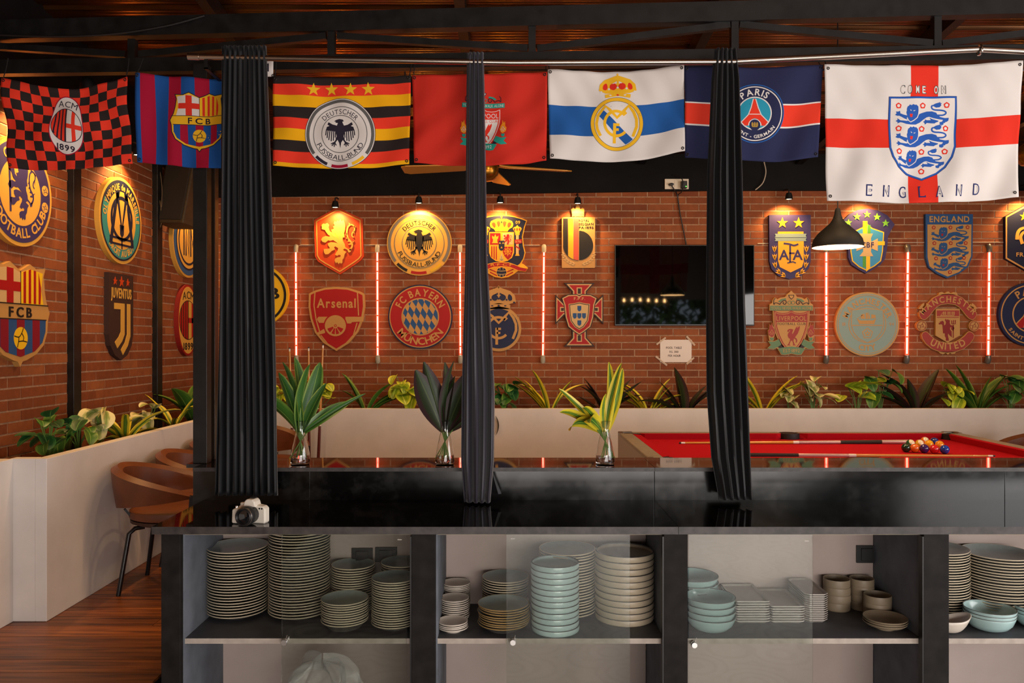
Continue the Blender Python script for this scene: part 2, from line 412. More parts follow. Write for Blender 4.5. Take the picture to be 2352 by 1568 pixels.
# corrugated ceiling, ribs running across
m = MB(); prof = []; yy = -3.2
while yy < 7.7:
    prof += [(yy, CZ(yy)), (yy + .19, CZ(yy + .19)), (yy + .205, CZ(yy + .205) + .018), (yy + .235, CZ(yy + .235) + .018), (yy + .25, CZ(yy + .25))]; yy += .25
vs_ = []; fs_ = []
for (a, b) in prof: vs_ += [(-3.05, a, b), (5.8, a, b)]
for i in range(len(prof) - 1): fs_.append((2*i, 2*i + 1, 2*i + 3, 2*i + 2))
m.add(vs_, fs_)
ce = m.build('ceiling', MT['ceiling_sheet']); tag(ce, 'glossy dark brown ribbed metal roof sheets', 'ceiling', kind='structure')
for i, xx in enumerate((-1.76, -.3, 1.2, 2.66, 4.1)):
    o = MB().bar((xx, 3.2, CZ(3.2) - .052), (xx, 7.38, CZ(7.38) - .052), .06, .1).build('rafter', MT['black_steel'])
    tag(o, ('black steel rafter under the roof sheets above the striped flag', 'black steel rafter under the roof sheets above the plain red flag', 'black steel rafter under the roof sheets above the navy flag', 'black steel rafter under the roof sheets above the large white flag', 'black steel rafter under the roof sheets beyond the large white flag')[i], 'rafter', 'rafters under the roof sheets')

# ---- white planter trough along the left and back walls
pr = empty('planter', (-2.36, 4.04, 0), 0, 'white plastered planter trough running along both brick walls', 'planter')
def ch(mb, name, mt, parent, smooth=False, bevel=0):
    o = mb.build(name, mt, None, smooth, bevel); o.parent = parent; o.matrix_parent_inverse = parent.matrix_basis.inverted()
    return o
PT = .826
ch(MB().box((-2.42, 4.04, 0), (-2.36, 7.05, PT)), 'side_panel', MT['white_plaster'], pr, bevel=.003)
ch(MB().box((-2.36, 7.05, 0), (5.59, 7.11, PT)), 'front_panel', MT['white_plaster'], pr, bevel=.003)
ch(MB().box((-2.55, 4.04, 0), (-2.42, 4.10, PT)), 'end_panel', MT['white_plaster'], pr, bevel=.003)
ch(MB().box((-2.845, 4.10, .0), (-2.42, 7.42, .72)).box((-2.42, 7.11, 0), (5.59, 7.42, .72)), 'soil', MT['soil'], pr)
lw = MB().box((-2.60, 1.2, 0), (-2.53, 4.04, PT)).box((LW, 1.2, .0), (-2.60, 4.1, .66)).build('trim_6', MT['white_plaster'], bevel=.003)
tag(lw, 'low white plaster wall in front of the planter end', 'low wall', kind='structure')

# ---- bar counter
ZW, ZL = .680, .833
YW0, YW1 = 3.18, 3.72
XJ = .665
XE = 4.6
wt = empty('bar_worktop', (-1.44, YW0, ZW - .03), 0, 'polished black granite worktop holding the white camera', 'worktop')
ch(MB().box((-1.4394, YW0, ZW - .03), (XJ - .0008, YW1, ZW)), 'granite_slab', MT['granite_polished'], wt)
ch(MB().box((XJ + .0008, YW0, ZW - .03), (XE, YW1, ZW)), 'granite_slab', MT['granite_polished'], wt)
def dull_front(root):
    for o in root.children:
        o.data.materials.append(MT['granite_edge'])
        for p in o.data.polygons:
            if p.normal.y < -.9: p.material_index = 1
dull_front(wt)
rs = empty('bar_riser', (-1.456, YW1, ZW), 0, 'upright black stone riser between worktop and raised ledge', 'riser')
for a, b in ((-1.49, -.9445), (-.9435, XJ - .001), (XJ + .001, 2.3), (2.302, XE)):
    ch(MB().box((a, YW1, ZW - .02), (b, YW1 + .018, ZL - .018)), 'stone_panel', MT['granite_riser'], rs, bevel=.001)
ch(MB().box((-1.49, YW1 + .018, 0), (XE, 3.92, ZL - .018)), 'core_wall', MT['black_paint'], rs)
lg = empty('bar_ledge', (-1.47, YW1 - .012, ZL - .018), 0, 'raised polished black granite ledge carrying three glass vases', 'ledge')
for a, b in ((-1.486, XJ - .0008), (XJ + .0008, XE)):
    ch(MB().box((a, YW1 - .012, ZL - .018), (b, 4.025, ZL)), 'granite_slab', MT['granite_ledge'], lg)

ch(MB().box((-1.56, 3.815, ZL - .018), (-1.4868, 4.025, ZL)), 'granite_slab', MT['granite_ledge'], lg)
dull_front(lg)
# ---- glass-fronted cabinets below the worktop
YF = 3.205
SH = .2137
stiles = [(370, 414), (945, 1000), (1525, 1580), (2122, 2180), (2720, 2776)]
cabs = []
cab_lbl = ['open black cabinet with tall dinner plate stacks and plastic bag below', 'black cabinet with straight-sided pale blue dish stack behind sliding glass',
           'black cabinet with rectangular platters behind its glass pane', 'black open cabinet with two tall plate stacks beside a white boat dish']
for i in range(4):
    xa, xb = X(stiles[i][0], YF), X(stiles[i][1], YF)
    xc, xd = X(stiles[i+1][0], YF), X(stiles[i+1][1], YF)
    c = empty('cabinet', (xa, YF, -.2), 0, cab_lbl[i], 'cabinet'); cabs.append(c)
    ch(MB().box((xa, YF, -.2), (xb, YF + .03, ZW - .03)), 'stile', MT['cab_black'], c, bevel=.002)
    if i == 3: ch(MB().box((xc, YF, -.2), (xd, YF + .03, ZW - .03)), 'stile', MT['cab_black'], c, bevel=.002)
    ch(MB().box((xa + .006, YF + .03, -.2), (xb + .006, 3.665, ZW - .03)), 'side_panel', MT['cab_grey'], c)
    if i == 3: ch(MB().box((xc - .006, YF + .03, -.2), (xd, 3.665, ZW - .03)), 'side_panel', MT['cab_grey'], c)
    ch(MB().box((xb + .006, 3.665, -.2), (xc + .004, 3.68, ZW - .03)), 'back_panel', MT['cab_back'], c)
    sh = ch(MB().box((xb + .006, 3.237, SH - .0215), (xc + .004, 3.665, SH)), 'shelf', [MT['shelf_top'], MT['shelf_edge']], c)
    for p in sh.data.polygons:
        if p.normal.y < -.9: p.material_index = 1
    ch(MB().box((xb, YF + .032, ZW - .045), (xc, YF + .044, ZW - .0305)), 'top_rail', MT['cream_ply'], c)
    ch(MB().box((xb + .006, 3.24, -.2), (xc + .004, 3.665, -.185)), 'bottom_board', MT['cab_grey'], c)
    if i < 3:
        ch(MB().box((xc - .006, YF + .0, SH - .4), (xc, YF + .03, ZW - .045)), 'runner', MT['black_paint'], c)
# sliding panes with lock knobs and thickness stickers
panes = [(0, 647, 935, 655, 1472, 918, 1240), (1, 1163, 1447, 1178, 1472, 1178, 1238), (2, 1582, 1867, 1593, 1478, 1853, 1243)]
STICK = []
for (ci, a, b, kx, ky, sx, sy) in panes:
    yp = YF + .018
    d = ch(MB().box((X(a, yp), yp, -.17), (X(b, yp), yp + .005, ZW - .036)), 'glass_door', MT['pane_glass'], cabs[ci])
    k = MB(); kp = P(kx, ky, yp)
    def LY(prof, n, c):
        mm = MB(); mm.lathe(prof, n); k.add([(c[0] + q[0], c[1] - q[2], c[2] + q[1]) for q in mm.v], mm.f)
    LY([(0.011, 0), (.0125, .004), (.0125, .016), (.011, .019), (0.0, .019)], 18, kp)
    k.bar((kp.x + .004, kp.y - .006, kp.z + .008), (kp.x + .010, kp.y - .008, kp.z + .026), .004, .002)
    o = k.build('lock_knob', MT['chrome'], d, True)
    STICK.append((d, P(sx, sy, yp - .0006)))
# dark sockets set in the back panels
for (ci, x0, y0, x1, y1) in ((0, 808, 1258, 856, 1292), (0, 862, 1256, 912, 1290), (2, 1967, 1252, 2013, 1292)):
    a, b = P(x0, y1, 3.66), P(x1, y0, 3.66)
    so = MB().box((a.x, 3.655, a.z), (b.x, 3.6655, b.z)).box((a.x + .02, 3.648, a.z + .012), (b.x - .02, 3.656, b.z - .012))
    ch(so, 'socket_box', MT['black_paint'], cabs[ci], bevel=.001)
# ================================================================== 2-D ART (crests, flags, lettering)
_G = {}
def glyphs(chars):
    todo = []
    for ch_ in chars:
        for bold in (0, 1):
            if (ch_, bold) in _G or ch_ == ' ': continue
            cu = bpy.data.curves.new('glyph', 'FONT'); cu.body = ch_; cu.size = 1.0; cu.resolution_u = 3; cu.fill_mode = 'FRONT'; cu.offset = .022 if bold else 0.0
            o = bpy.data.objects.new('glyph', cu); COL.objects.link(o); todo.append((ch_, bold, o))
    dg = bpy.context.evaluated_depsgraph_get(); dg.update()
    for ch_, bold, o in todo:
        oe = o.evaluated_get(dg); me = oe.to_mesh()
        vm = {}; idx = []; pts = []
        for v in me.vertices:
            k = (round(v.co.x, 5), round(v.co.y, 5))
            if k not in vm: vm[k] = len(pts); pts.append(k)
            idx.append(vm[k])
        tris = []
        me.calc_loop_triangles()
        for t in me.loop_triangles:
            q = tuple(idx[i] for i in t.vertices)
            if len(set(q)) == 3: tris.append(q)
        oe.to_mesh_clear()
        if pts:
            x0 = min(p[0] for p in pts); x1 = max(p[0] for p in pts)
        else: x0 = x1 = 0
        _G[(ch_, bold)] = (pts, tris, x0, x1)
    for _, _, o in todo:
        cu = o.data; bpy.data.objects.remove(o); bpy.data.curves.remove(cu)
glyphs(sorted(set('ABCDEFGHIJKLMNOPQRSTUVWXYZÜ0123456789-.·&' + 'abcdefghijklmnopqrstuvwxyz' + "'")))
_H = _G[('H', 0)]; CAP = max(p[1] for p in _H[0])

def smooth(pts, n=4, closed=True):
    out = []; N = len(pts)
    rng = range(N) if closed else range(N - 1)
    for i in rng:
        if closed: p0, p1, p2, p3 = pts[i-1], pts[i], pts[(i+1) % N], pts[(i+2) % N]
        else: p0, p1, p2, p3 = pts[max(i-1, 0)], pts[i], pts[i+1], pts[min(i+2, N-1)]
        for k in range(n):
            t = k/n; t2 = t*t; t3 = t2*t
            out.append(tuple(.5*((2*p1[c]) + (-p0[c]+p2[c])*t + (2*p0[c]-5*p1[c]+4*p2[c]-p3[c])*t2 + (-p0[c]+3*p1[c]-3*p2[c]+p3[c])*t3) for c in (0, 1)))
    if not closed: out.append(tuple(pts[-1]))
    return out
def circ(cx, cy, r, n=56, ry=None):
    ry = r if ry is None else ry
    return [(cx + r*math.cos(2*math.pi*k/n), cy + ry*math.sin(2*math.pi*k/n)) for k in range(n)]
def arc(cx, cy, r, a0, a1, n=24, ry=None):
    ry = r if ry is None else ry
    return [(cx + r*math.cos(R(a0 + (a1-a0)*k/n)), cy + ry*math.sin(R(a0 + (a1-a0)*k/n))) for k in range(n + 1)]
def sector(cx, cy, r0, r1, a0, a1, n=20): return arc(cx, cy, r1, a0, a1, n) + arc(cx, cy, r0, a1, a0, n)
def rect(x0, y0, x1, y1): return [(x0, y0), (x1, y0), (x1, y1), (x0, y1)]
def star(cx, cy, ro, ri=None, n=5, rot=-90):
    ri = ro*.40 if ri is None else ri
    return [(cx + (ro if k % 2 == 0 else ri)*math.cos(R(rot + 180*k/n)), cy + (ro if k % 2 == 0 else ri)*math.sin(R(rot + 180*k/n))) for k in range(2*n)]
def ribbon(pts, w):
    L = []; Rr = []; N = len(pts)
    ws = w if isinstance(w, (list, tuple)) else [w]*N
    if len(ws) != N: ws = [ws[0] + (ws[-1]-ws[0])*i/(N-1) for i in range(N)]
    for i, p in enumerate(pts):
        a = pts[max(i-1, 0)]; b = pts[min(i+1, N-1)]
        dx, dy = b[0]-a[0], b[1]-a[1]; l = math.hypot(dx, dy) or 1
        nx, ny = -dy/l*ws[i]/2, dx/l*ws[i]/2
        L.append((p[0]+nx, p[1]+ny)); Rr.append((p[0]-nx, p[1]-ny))
    return L + Rr[::-1]
def mirror(pts, cx): return [(2*cx - p[0], p[1]) for p in pts][::-1]
def inset(pts, d):
    """move an outline inwards by d (positive) along averaged normals"""
    N = len(pts); A = sum(pts[i][0]*pts[(i+1) % N][1] - pts[(i+1) % N][0]*pts[i][1] for i in range(N))
    sg = 1 if A > 0 else -1; out = []
    for i in range(N):
        a, p, b = pts[i-1], pts[i], pts[(i+1) % N]
        d1 = (p[0]-a[0], p[1]-a[1]); d2 = (b[0]-p[0], b[1]-p[1]); l1 = math.hypot(*d1) or 1; l2 = math.hypot(*d2) or 1
        n1 = (-d1[1]/l1*sg, d1[0]/l1*sg); n2 = (-d2[1]/l2*sg, d2[0]/l2*sg)
        k = 1 + n1[0]*n2[0] + n1[1]*n2[1]; k = max(k, .35)
        out.append((p[0] + (n1[0]+n2[0])/k*d, p[1] + (n1[1]+n2[1])/k*d))
    return out

class Art:
    """flat shapes in photograph-like units (y down); T maps drawing units to art units"""
    N = 0
    def __init__(s): s.items = []; s.T = (1, 1, 0, 0); s.part = 'emblem'; s.board = None
    def frame(s, ox, oy, sc): s.T = (1/sc, 1/sc, ox, oy); return s
    def sub(s, sx, sy, dx, dy):
        """further map of drawing coordinates: q = (x*sx+dx, y*sy+dy), then the current frame"""
        a = Art(); a.items = s.items; a.part = s.part; tx, ty, ox, oy = s.T
        a.T = (sx*tx, sy*ty, dx*tx + ox, dy*ty + oy); return a
    def m(s, p): return (p[0]*s.T[0] + s.T[2], p[1]*s.T[1] + s.T[3])
    def poly(s, pts, col, lv=1, holes=(), part=None):
        if len(pts) < 3: return s
        loops = [[s.m(p) for p in pts]] + [[s.m(p) for p in h] for h in holes]
        tri = tessellate_polygon([[Vector((p[0], p[1], 0)) for p in l] for l in loops])
        s.items.append(([p for l in loops for p in l], [tuple(t) for t in tri], col, lv, part or s.part)); return s
    def ring(s, cx, cy, r0, r1, col, lv=1, part=None, n=64):
        return s.poly(circ(cx, cy, r1, n), col, lv, [circ(cx, cy, r0, n)], part)
    def line(s, pts, w, col, lv=1, part=None, sm=0, closed=False):
        if sm: pts = smooth(pts, sm, closed)
        if closed: pts = list(pts) + [pts[0], pts[1]]
        L = ribbon(pts, w); N = len(pts)
        vs_ = [s.m(p) for p in L]
        # quads strip keeps sharp turns tidy
        tri = []
        for i in range(N - 1): tri += [(i, i+1, 2*N-2-i), (i, 2*N-2-i, 2*N-1-i)]
        s.items.append((vs_, tri, col, lv, part or s.part)); return s
    def glyph(s, c, fn, col, lv, part, bold):
        g = _G.get((c, bold))
        if not g or not g[0]: return
        pts = [s.m(fn(p)) for p in g[0]]; ys = [p[1] for p in pts]
        if part == 'lettering' and max(ys) - min(ys) > 8.5: Art.N += 1; part = 'letter#%d' % Art.N
        s.items.append((pts, g[1], col, lv, part))
    def text(s, st, cx, base, h, col, lv=2, width=None, bold=0, part='lettering', xs=1.0, gap=.12, slope=0.0, curve=0.0):
        """straight text, cap height h, baseline y = base, centred on cx; width fits the run"""
        k = h/CAP; adv = []; x = 0
        for c in st:
            if c == ' ': x += .32; adv.append(None); continue
            g = _G[(c, bold)]; adv.append(x - g[2]); x += g[3]-g[2] + gap
        W = x - gap; kx = (width/W) if width else k*xs
        for c, a in zip(st, adv):
            if a is None: continue
            def fn(p, a=a):
                xx = (p[0]+a - W/2)*kx
                return (cx + xx, base - p[1]*k + slope*xx + curve*xx*xx)
            s.glyph(c, fn, col, lv, part, bold)
    def arctext(s, st, cx, cy, r, h, a_mid, span, col, lv=2, bottom=False, bold=0, part='lettering', ry=None, xs=None):
        """text on a circle (baseline radius r); a_mid in degrees (y down, -90 is the top); span is the angle it fills"""
        k = h/CAP; W = 0; pos = []; gap = .1
        for c in st:
            if c == ' ': W += .35; pos.append(None); continue
            g = _G[(c, bold)]; w = g[3]-g[2]; pos.append((W + w/2, (g[2]+g[3])/2, w)); W += w + gap
        W -= gap; kx = R(span)*r/W if span else k
        e = 1 if ry is None else ry/r
        for c, p in zip(st, pos):
            if p is None: continue
            off = (p[0]-W/2)*kx/r
            ang = R(a_mid) + (off if not bottom else -off)
            ca, sa = math.cos(ang), math.sin(ang)
            def fn(q, p=p, ca=ca, sa=sa):
                lx, ly = (q[0]-p[1])*min(kx, k*1.15 if xs is None else k*xs), q[1]*k
                if not bottom: px_, py_ = (r + ly)*ca - lx*sa, (r + ly)*sa + lx*ca
                else: px_, py_ = (r - ly)*ca + lx*sa, (r - ly)*sa - lx*ca
                return (cx + px_, cy + py_*e)
            s.glyph(c, fn, col, lv, part, bold)

PAINT = {'tan': '#b58549', 'gold': '#c8953f', 'yellow': '#e0b019', 'amber': '#e8a020', 'red': '#9c1013', 'dred': '#7c1c18', 'orange': '#b83c12', 'dorange': '#a8330f', 'navy': '#1a2040', 'dnavy': '#161a33',
         'blue': '#234a78', 'sky': '#82958c', 'black': '#1a1716', 'grey': '#6a645e', 'teal': '#2f7f7c', 'green': '#4f8f2c', 'dgreen': '#5f7a58', 'cyan': '#3a86b0', 'brown': '#352420', 'purple': '#342c58', 'maroon': '#7c1224',
         'white': '#d8cfc2', 'ygreen': '#6aa830', 'sand': '#c4a06a', 'pinkred': '#94332b', 'belred': '#c04a38', 'mustard': '#cfa01a'}
def paint(c): return mat('paint_' + c, PAINT[c], .55, spec=.25)
FABRIC = {'red': '#e53a26', 'black': '#2c2422', 'white': '#d9cfc8', 'yellow': '#eaa612', 'gold': '#e8b025', 'crimson': '#a01632', 'blue': '#1f4f92', 'royal': '#25599c', 'navy': '#282a48', 'grey': '#5c5956', 'liver': '#c42e22',
          'teal': '#27907e', 'orange': '#f09022', 'eng': '#d83222', 'engblue': '#2b56a4', 'ink': '#2a3060', 'psgred': '#dd3a26', 'sky': '#2d8fa8', 'dark': '#2a2430', 'bronze': '#a88438', 'green': '#8fae4a'}
def fabric(c): return mat('fabric_' + c, FABRIC[c], .85, spec=.12)

def art_mesh(items, name, matfn, place, thick):
    """place((x,y) art units, height) -> local 3-D; prisms when thick"""
    cols = []; V = []; FF = []; MI = []
    for pts, tris, col, lv, part in items:
        if col not in cols: cols.append(col)
        mi = cols.index(col); h = lv; b = len(V); n = len(pts)
        V += [place(p, h) for p in pts]
        for t in tris: FF.append((b+t[0], b+t[1], b+t[2])); MI.append(mi)
        if thick:
            cnt = {}
            for t in tris:
                for i in range(3):
                    e = (t[i], t[(i+1) % 3]); k = (min(e), max(e)); cnt[k] = cnt.get(k, 0) + 1
            V += [place(p, 0) for p in pts]
            for (i, j), c in cnt.items():
                if c == 1: FF.append((b+i, b+j, b+n+j, b+n+i)); MI.append(mi)
    me = bpy.data.meshes.new(name); me.from_pydata(V, [], FF)
    for c in cols: me.materials.append(matfn(c))
    me.polygons.foreach_set('material_index', MI); me.update()
    return me
def clusters(items):
    """groups of items whose boxes touch: each becomes a part of its own"""
    if not items or items[0][4] == 'lettering': return [items] if items else []
    bb = [(min(p[0] for p in i[0]), min(p[1] for p in i[0]), max(p[0] for p in i[0]), max(p[1] for p in i[0])) for i in items]
    par = list(range(len(items)))
    def find(i):
        while par[i] != i: par[i] = par[par[i]]; i = par[i]
        return i
    for i in range(len(items)):
        for j in range(i):
            a, b = bb[i], bb[j]
            if a[0] <= b[2] and b[0] <= a[2] and a[1] <= b[3] and b[1] <= a[3]: par[find(i)] = find(j)
    g = {}
    for i, it in enumerate(items): g.setdefault(find(i), []).append(it)
    return list(g.values())
def plaque(art, name, label, cat, loc, rz, cx, cy, unit, outline, bcol, thick=.02, lev=.0021, group=None, outlines=None):
    """relief wall plaque; art centred on (cx,cy); unit = metres per art unit; outline = board shape (art units)"""
    root = empty(name, loc, rz, label, cat, group)
    place = lambda p, h: ((p[0]-cx)*unit, -h*lev, -(p[1]-cy)*unit)
    m = MB()
    for ol in (outlines or [outline]):
        tri = tessellate_polygon([[Vector((p[0], p[1], 0)) for p in ol]])
        n = len(ol); vs_ = [((p[0]-cx)*unit, 0, -(p[1]-cy)*unit) for p in ol] + [((p[0]-cx)*unit, thick, -(p[1]-cy)*unit) for p in ol]
        m.add(vs_, [tuple(t) for t in tri] + [(i, (i+1) % n, n+(i+1) % n, n+i) for i in range(n)] + [tuple(n+i for i in t)[::-1] for t in tri])
    m.build('board', paint(bcol), root, weld=False)
    parts = []
    for it in art.items:
        if it[4] not in parts: parts.append(it[4])
    for p in parts:
        for cl in clusters([it for it in art.items if it[4] == p]):
            nm = p.split('#')[0]; me = art_mesh(cl, nm, paint, place, True)
            o = link(bpy.data.objects.new(nm, me), root)
            if nm == 'lettering': o['kind'] = 'stuff'
    return root
def to_px(art, pts): return [art.m(p) for p in pts]
# ================================================================== CRESTS
def clip(sub, conv):
    A = sum(conv[i][0]*conv[(i+1) % len(conv)][1] - conv[(i+1) % len(conv)][0]*conv[i][1] for i in range(len(conv)))
    if A < 0: conv = conv[::-1]
    out = list(sub)
    for i in range(len(conv)):
        a, b = conv[i], conv[(i+1) % len(conv)]; inp = out; out = []
        if not inp: return []
        side = lambda p: (b[0]-a[0])*(p[1]-a[1]) - (b[1]-a[1])*(p[0]-a[0])
        for k in range(len(inp)):
            p, q = inp[k-1], inp[k]; sp, sq = side(p), side(q)
            if (sp >= 0) != (sq >= 0):
                t = sp/(sp - sq); out.append((p[0]+(q[0]-p[0])*t, p[1]+(q[1]-p[1])*t))
            if sq >= 0: out.append(q)
    return out
YC = BW - .035; UC = YC/F
def wallart(art, name, label, cx, cy, outline=None, bcol='tan', outlines=None, thick=.0345):
    return plaque(art, name, label, 'crest', (X(cx, YC), YC, Z(cy, YC)), 0, cx, cy, UC, outline, bcol, thick=thick, outlines=outlines)
LWX = LW + .035
def leftart(art, name, label, yc, zc, unit, outline, bcol):
    return plaque(art, name, label, 'crest', (LWX, yc, zc), R(90), 0, 0, unit, outline, bcol, thick=.0345)

# --- shared figures ------------------------------------------------
LION_R = [(360,430),(395,400),(440,410),(480,390),(520,430),(505,480),(525,555),(585,590),(560,530),(605,520),(620,500),(600,470),(640,440),(615,400),(640,345),(660,375),(700,330),(715,365),(770,300),(775,350),(830,330),(850,385),(865,450),(855,540),(835,600),(850,690),(805,700),(815,770),(850,840),(862,900),(940,950),(985,930),(975,1000),(930,1015),(905,955),(845,930),(805,960),(885,1000),(848,1050),(832,1130),(800,1170),(802,1230),(772,1250),(745,1228),(720,1262),(692,1220),(660,1242),(635,1180),(650,1140),(700,1115),(755,1110),(768,1072),(725,1060),(695,1085),(645,1065),(665,1020),(700,970),(712,920),(655,885),(622,900),(645,950),(575,980),(535,1020),(500,1050),(440,1055),(410,1010),(405,940),(450,935),(500,935),(540,920),(500,870),(495,820),(550,795),(640,800),(715,828),(605,750),(545,765),(500,755),(440,805),(380,790),(352,745),(380,690),(450,665),(520,680),(545,665),(480,625),(500,640),(455,580),(430,535),(365,520)]
LION_TAIL = [(955,965),(1000,900),(1008,830),(965,770),(925,720),(900,640),(898,560),(920,470),(985,425),(1050,460),(1055,540),(1012,600),(1005,660),(1040,695)]
def lion_rampant(A, col, lv):
    A.poly(LION_R, col, lv)
    A.line(LION_TAIL, [34, 22], col, lv, sm=3)
    for t in ([(930,720),(870,720),(905,690)], [(900,640),(860,650),(905,590)], [(1000,830),(1055,770),(1010,790)], [(990,850),(920,850),(930,830),(985,815)], [(905,780),(950,790),(930,750)], [(940,430),(930,380),(985,425)], [(1030,445),(1085,470),(1060,500)], [(1050,560),(1055,640),(1030,570)]):
        A.poly(t, col, lv)
def eagle(A, col, lv):
    c = 663
    A.poly([(612,1022),(630,1010),(655,1002),(685,1008),(693,1022),(680,1026),(690,1050),(706,1075),(700,1110),(692,1150),(703,1172),(686,1180),(672,1200),(664,1248),(655,1205),(642,1180),(623,1172),(634,1150),(626,1110),(620,1075),(638,1055),(643,1036),(622,1036),(628,1028)], col, lv)
    w = [(632,1058),(600,1050),(566,1030),(556,1050),(574,1062),(552,1070),(544,1098),(634,1112)]
    for f in (lambda p: p, lambda p: mirror(p, c)):
        A.poly(f(w), col, lv)
        for a in ([(549,1090),(541,1140)], [(564,1092),(553,1162)], [(580,1094),(568,1180)], [(596,1096),(588,1190)], [(612,1098),(606,1186)], [(627,1100),(623,1160)]): A.line(f(a), 9, col, lv)
        A.line(f([(642,1165),(618,1200)]), 13, col, lv)
        for e in ((585,1212), (592,1228), (612,1236), (630,1224)): A.line(f([(616,1198), e]), 9, col, lv)
LB = [(460,480),(520,470),(600,395),(680,358),(770,330),(860,325),(930,345),(955,380),(1000,415),(1080,430),(1145,425),(1140,470),(1115,490),(1090,495),(1075,515),(1055,510),(1060,530),(1030,550),(990,540),(985,500),(1030,490),(1048,462),(960,452),(880,437),(810,415),(770,425),(720,460),(660,510),(590,543),(500,548),(420,540),(350,515),(325,512),(280,530),(285,505),(253,490),(285,470),(280,445),(330,480),(430,490)]
def lion_passant(A, col, lv, bg, red, face=None):
    A.poly(LB, col, lv)
    A.poly([(815,430),(870,455),(970,480),(960,495),(920,510),(900,525),(840,522),(780,515),(745,540),(740,512),(715,495),(742,482),(745,458),(780,470),(840,470)], col, lv)
    A.poly([(445,400),(380,385),(330,365),(325,322),(300,335),(255,335),(272,360),(245,390),(290,408),(305,402),(350,425),(400,455),(440,468)], col, lv)
    A.line([(955,388),(1040,385),(1085,365),(1095,340),(1060,314),(990,303),(910,300),(866,282),(855,248),(875,225)], 26, col, lv, sm=3)
    A.poly([(862,228),(920,195),(988,176),(1002,165),(1000,190),(1025,185),(1008,215),(1020,222),(990,255),(930,262),(900,244)], col, lv)
    A.line([(437,440),(455,478),(500,505),(565,470),(620,425),(640,370)], 14, bg, lv + .4)
    A.poly([(440,290),(455,250),(480,235),(490,215),(520,228),(550,210),(572,222),(602,220),(632,250),(636,310),(632,370),(610,420),(560,460),(500,492),(465,470),(445,420),(430,345),(442,320)], col, lv + .6)
    A.poly([(488,370),(540,370),(526,425),(492,420)], red, lv + 1)
    for e in ([(495,292),(525,315),(505,318)], [(548,315),(590,305),(560,328)]): A.poly(e, bg, lv + 1)
def rose(A, cx, cy, r, red, bg, lv):
    A.poly([(cx + r*(1 if k % 2 else .86)*math.cos(R(18 + 36*k)), cy + r*(1 if k % 2 else .86)*math.sin(R(18 + 36*k))) for k in range(10)], red, lv)
    A.poly(circ(cx, cy, r*.5, 12), bg, lv + .5)
def dfb(A, cx, cy, r, bg, gr, bk, rd, gd, lv=1, tl=2):
    """round badge with eagle"""
    A.part = 'border'
    A.poly(sector(cx, cy, r*.88, r*.965, 143, 397, 60), gr, lv)
    A.poly(sector(cx, cy, r*.88, r*.965, 114, 137), bk, lv); A.poly(sector(cx, cy, r*.88, r*.965, 76, 106), rd, lv); A.poly(sector(cx, cy, r*.88, r*.965, 44, 68), gd, lv)
    A.ring(cx, cy, r*.755, r*.775, gr, lv); A.ring(cx, cy, r*.515, r*.535, gr, lv)
    A.arctext('DEUTSCHER', cx, cy, r*.565, r*.135, -90, 100, bk, tl)
    A.arctext('FUSSBALL-BUND', cx, cy, r*.735, r*.135, 90, 132, bk, tl, bottom=True)
    A.part = 'eagle'
    k = r/297; eagle(A.sub(k, k, cx - 663*k, cy - 1128*k), bk, lv)
    A.part = 'emblem'
def crown_real(A, g, rd, bg, lv=1):
    """crown drawn in flag-crop units, centre x 797, y 625-820"""
    A.poly([(700,785),(640,760),(650,705),(690,665),(750,645),(797,630),(844,645),(905,665),(945,705),(955,760),(895,785)], g, lv)
    for a in ([(735,740),(735,710),(765,695),(790,715),(790,735),(765,755)], [(805,735),(805,715),(830,695),(860,710),(860,740),(830,755)], [(675,745),(680,710),(705,695),(715,730),(700,755)], [(880,730),(890,695),(915,710),(920,745),(895,755)]): A.poly(smooth(a, 3), rd, lv + .5)
    for a in ([(750,700),(790,680),(790,700)], [(806,680),(845,700),(806,700)]): A.poly(a, bg, lv + .5)
    for x, y_ in ((660,772),(725,745),(797,735),(870,745),(938,770)): A.poly(circ(x, y_, 9, 12), bg, lv + .8)
    A.poly([(690,795),(797,775),(905,795),(900,825),(797,805),(695,825)], g, lv)
    for x in (737, 797, 857): A.poly([(x-14,800-(4 if x == 797 else 0)),(x,793-(4 if x == 797 else 0)),(x+14,800),(x,807)], rd if x == 797 else bg, lv + .6)
    A.line([(797,640),(797,615)], 8, g, lv); A.line([(788,624),(806,624)], 7, g, lv)
def real_mono(A, g, band, lv=1):
    """monogram in flag-crop units, centre (790,1040), disc radius 190"""
    if band:
        A.poly(clip([(630,965),(675,925),(930,1170),(870,1215)], circ(790, 1040, 184, 40)), band, lv)
    A.line([(652,1143),(625,1090),(618,1040),(632,970),(692,893),(730,928),(790,990),(850,930),(888,888),(930,940),(955,1000),(957,1060),(925,1143)], 25, g, lv + .6)
    A.line(arc(787, 1036, 100, -50, -318, 30), 24, g, lv + .8)
    A.line([(840,965),(870,940)], 24, g, lv + .8)
    A.line([(771,1036),(771,1198)], 26, g, lv + 1); A.line([(771,1047),(812,1047)], 22, g, lv + 1); A.line([(771,1086),(806,1086)], 20, g, lv + 1)
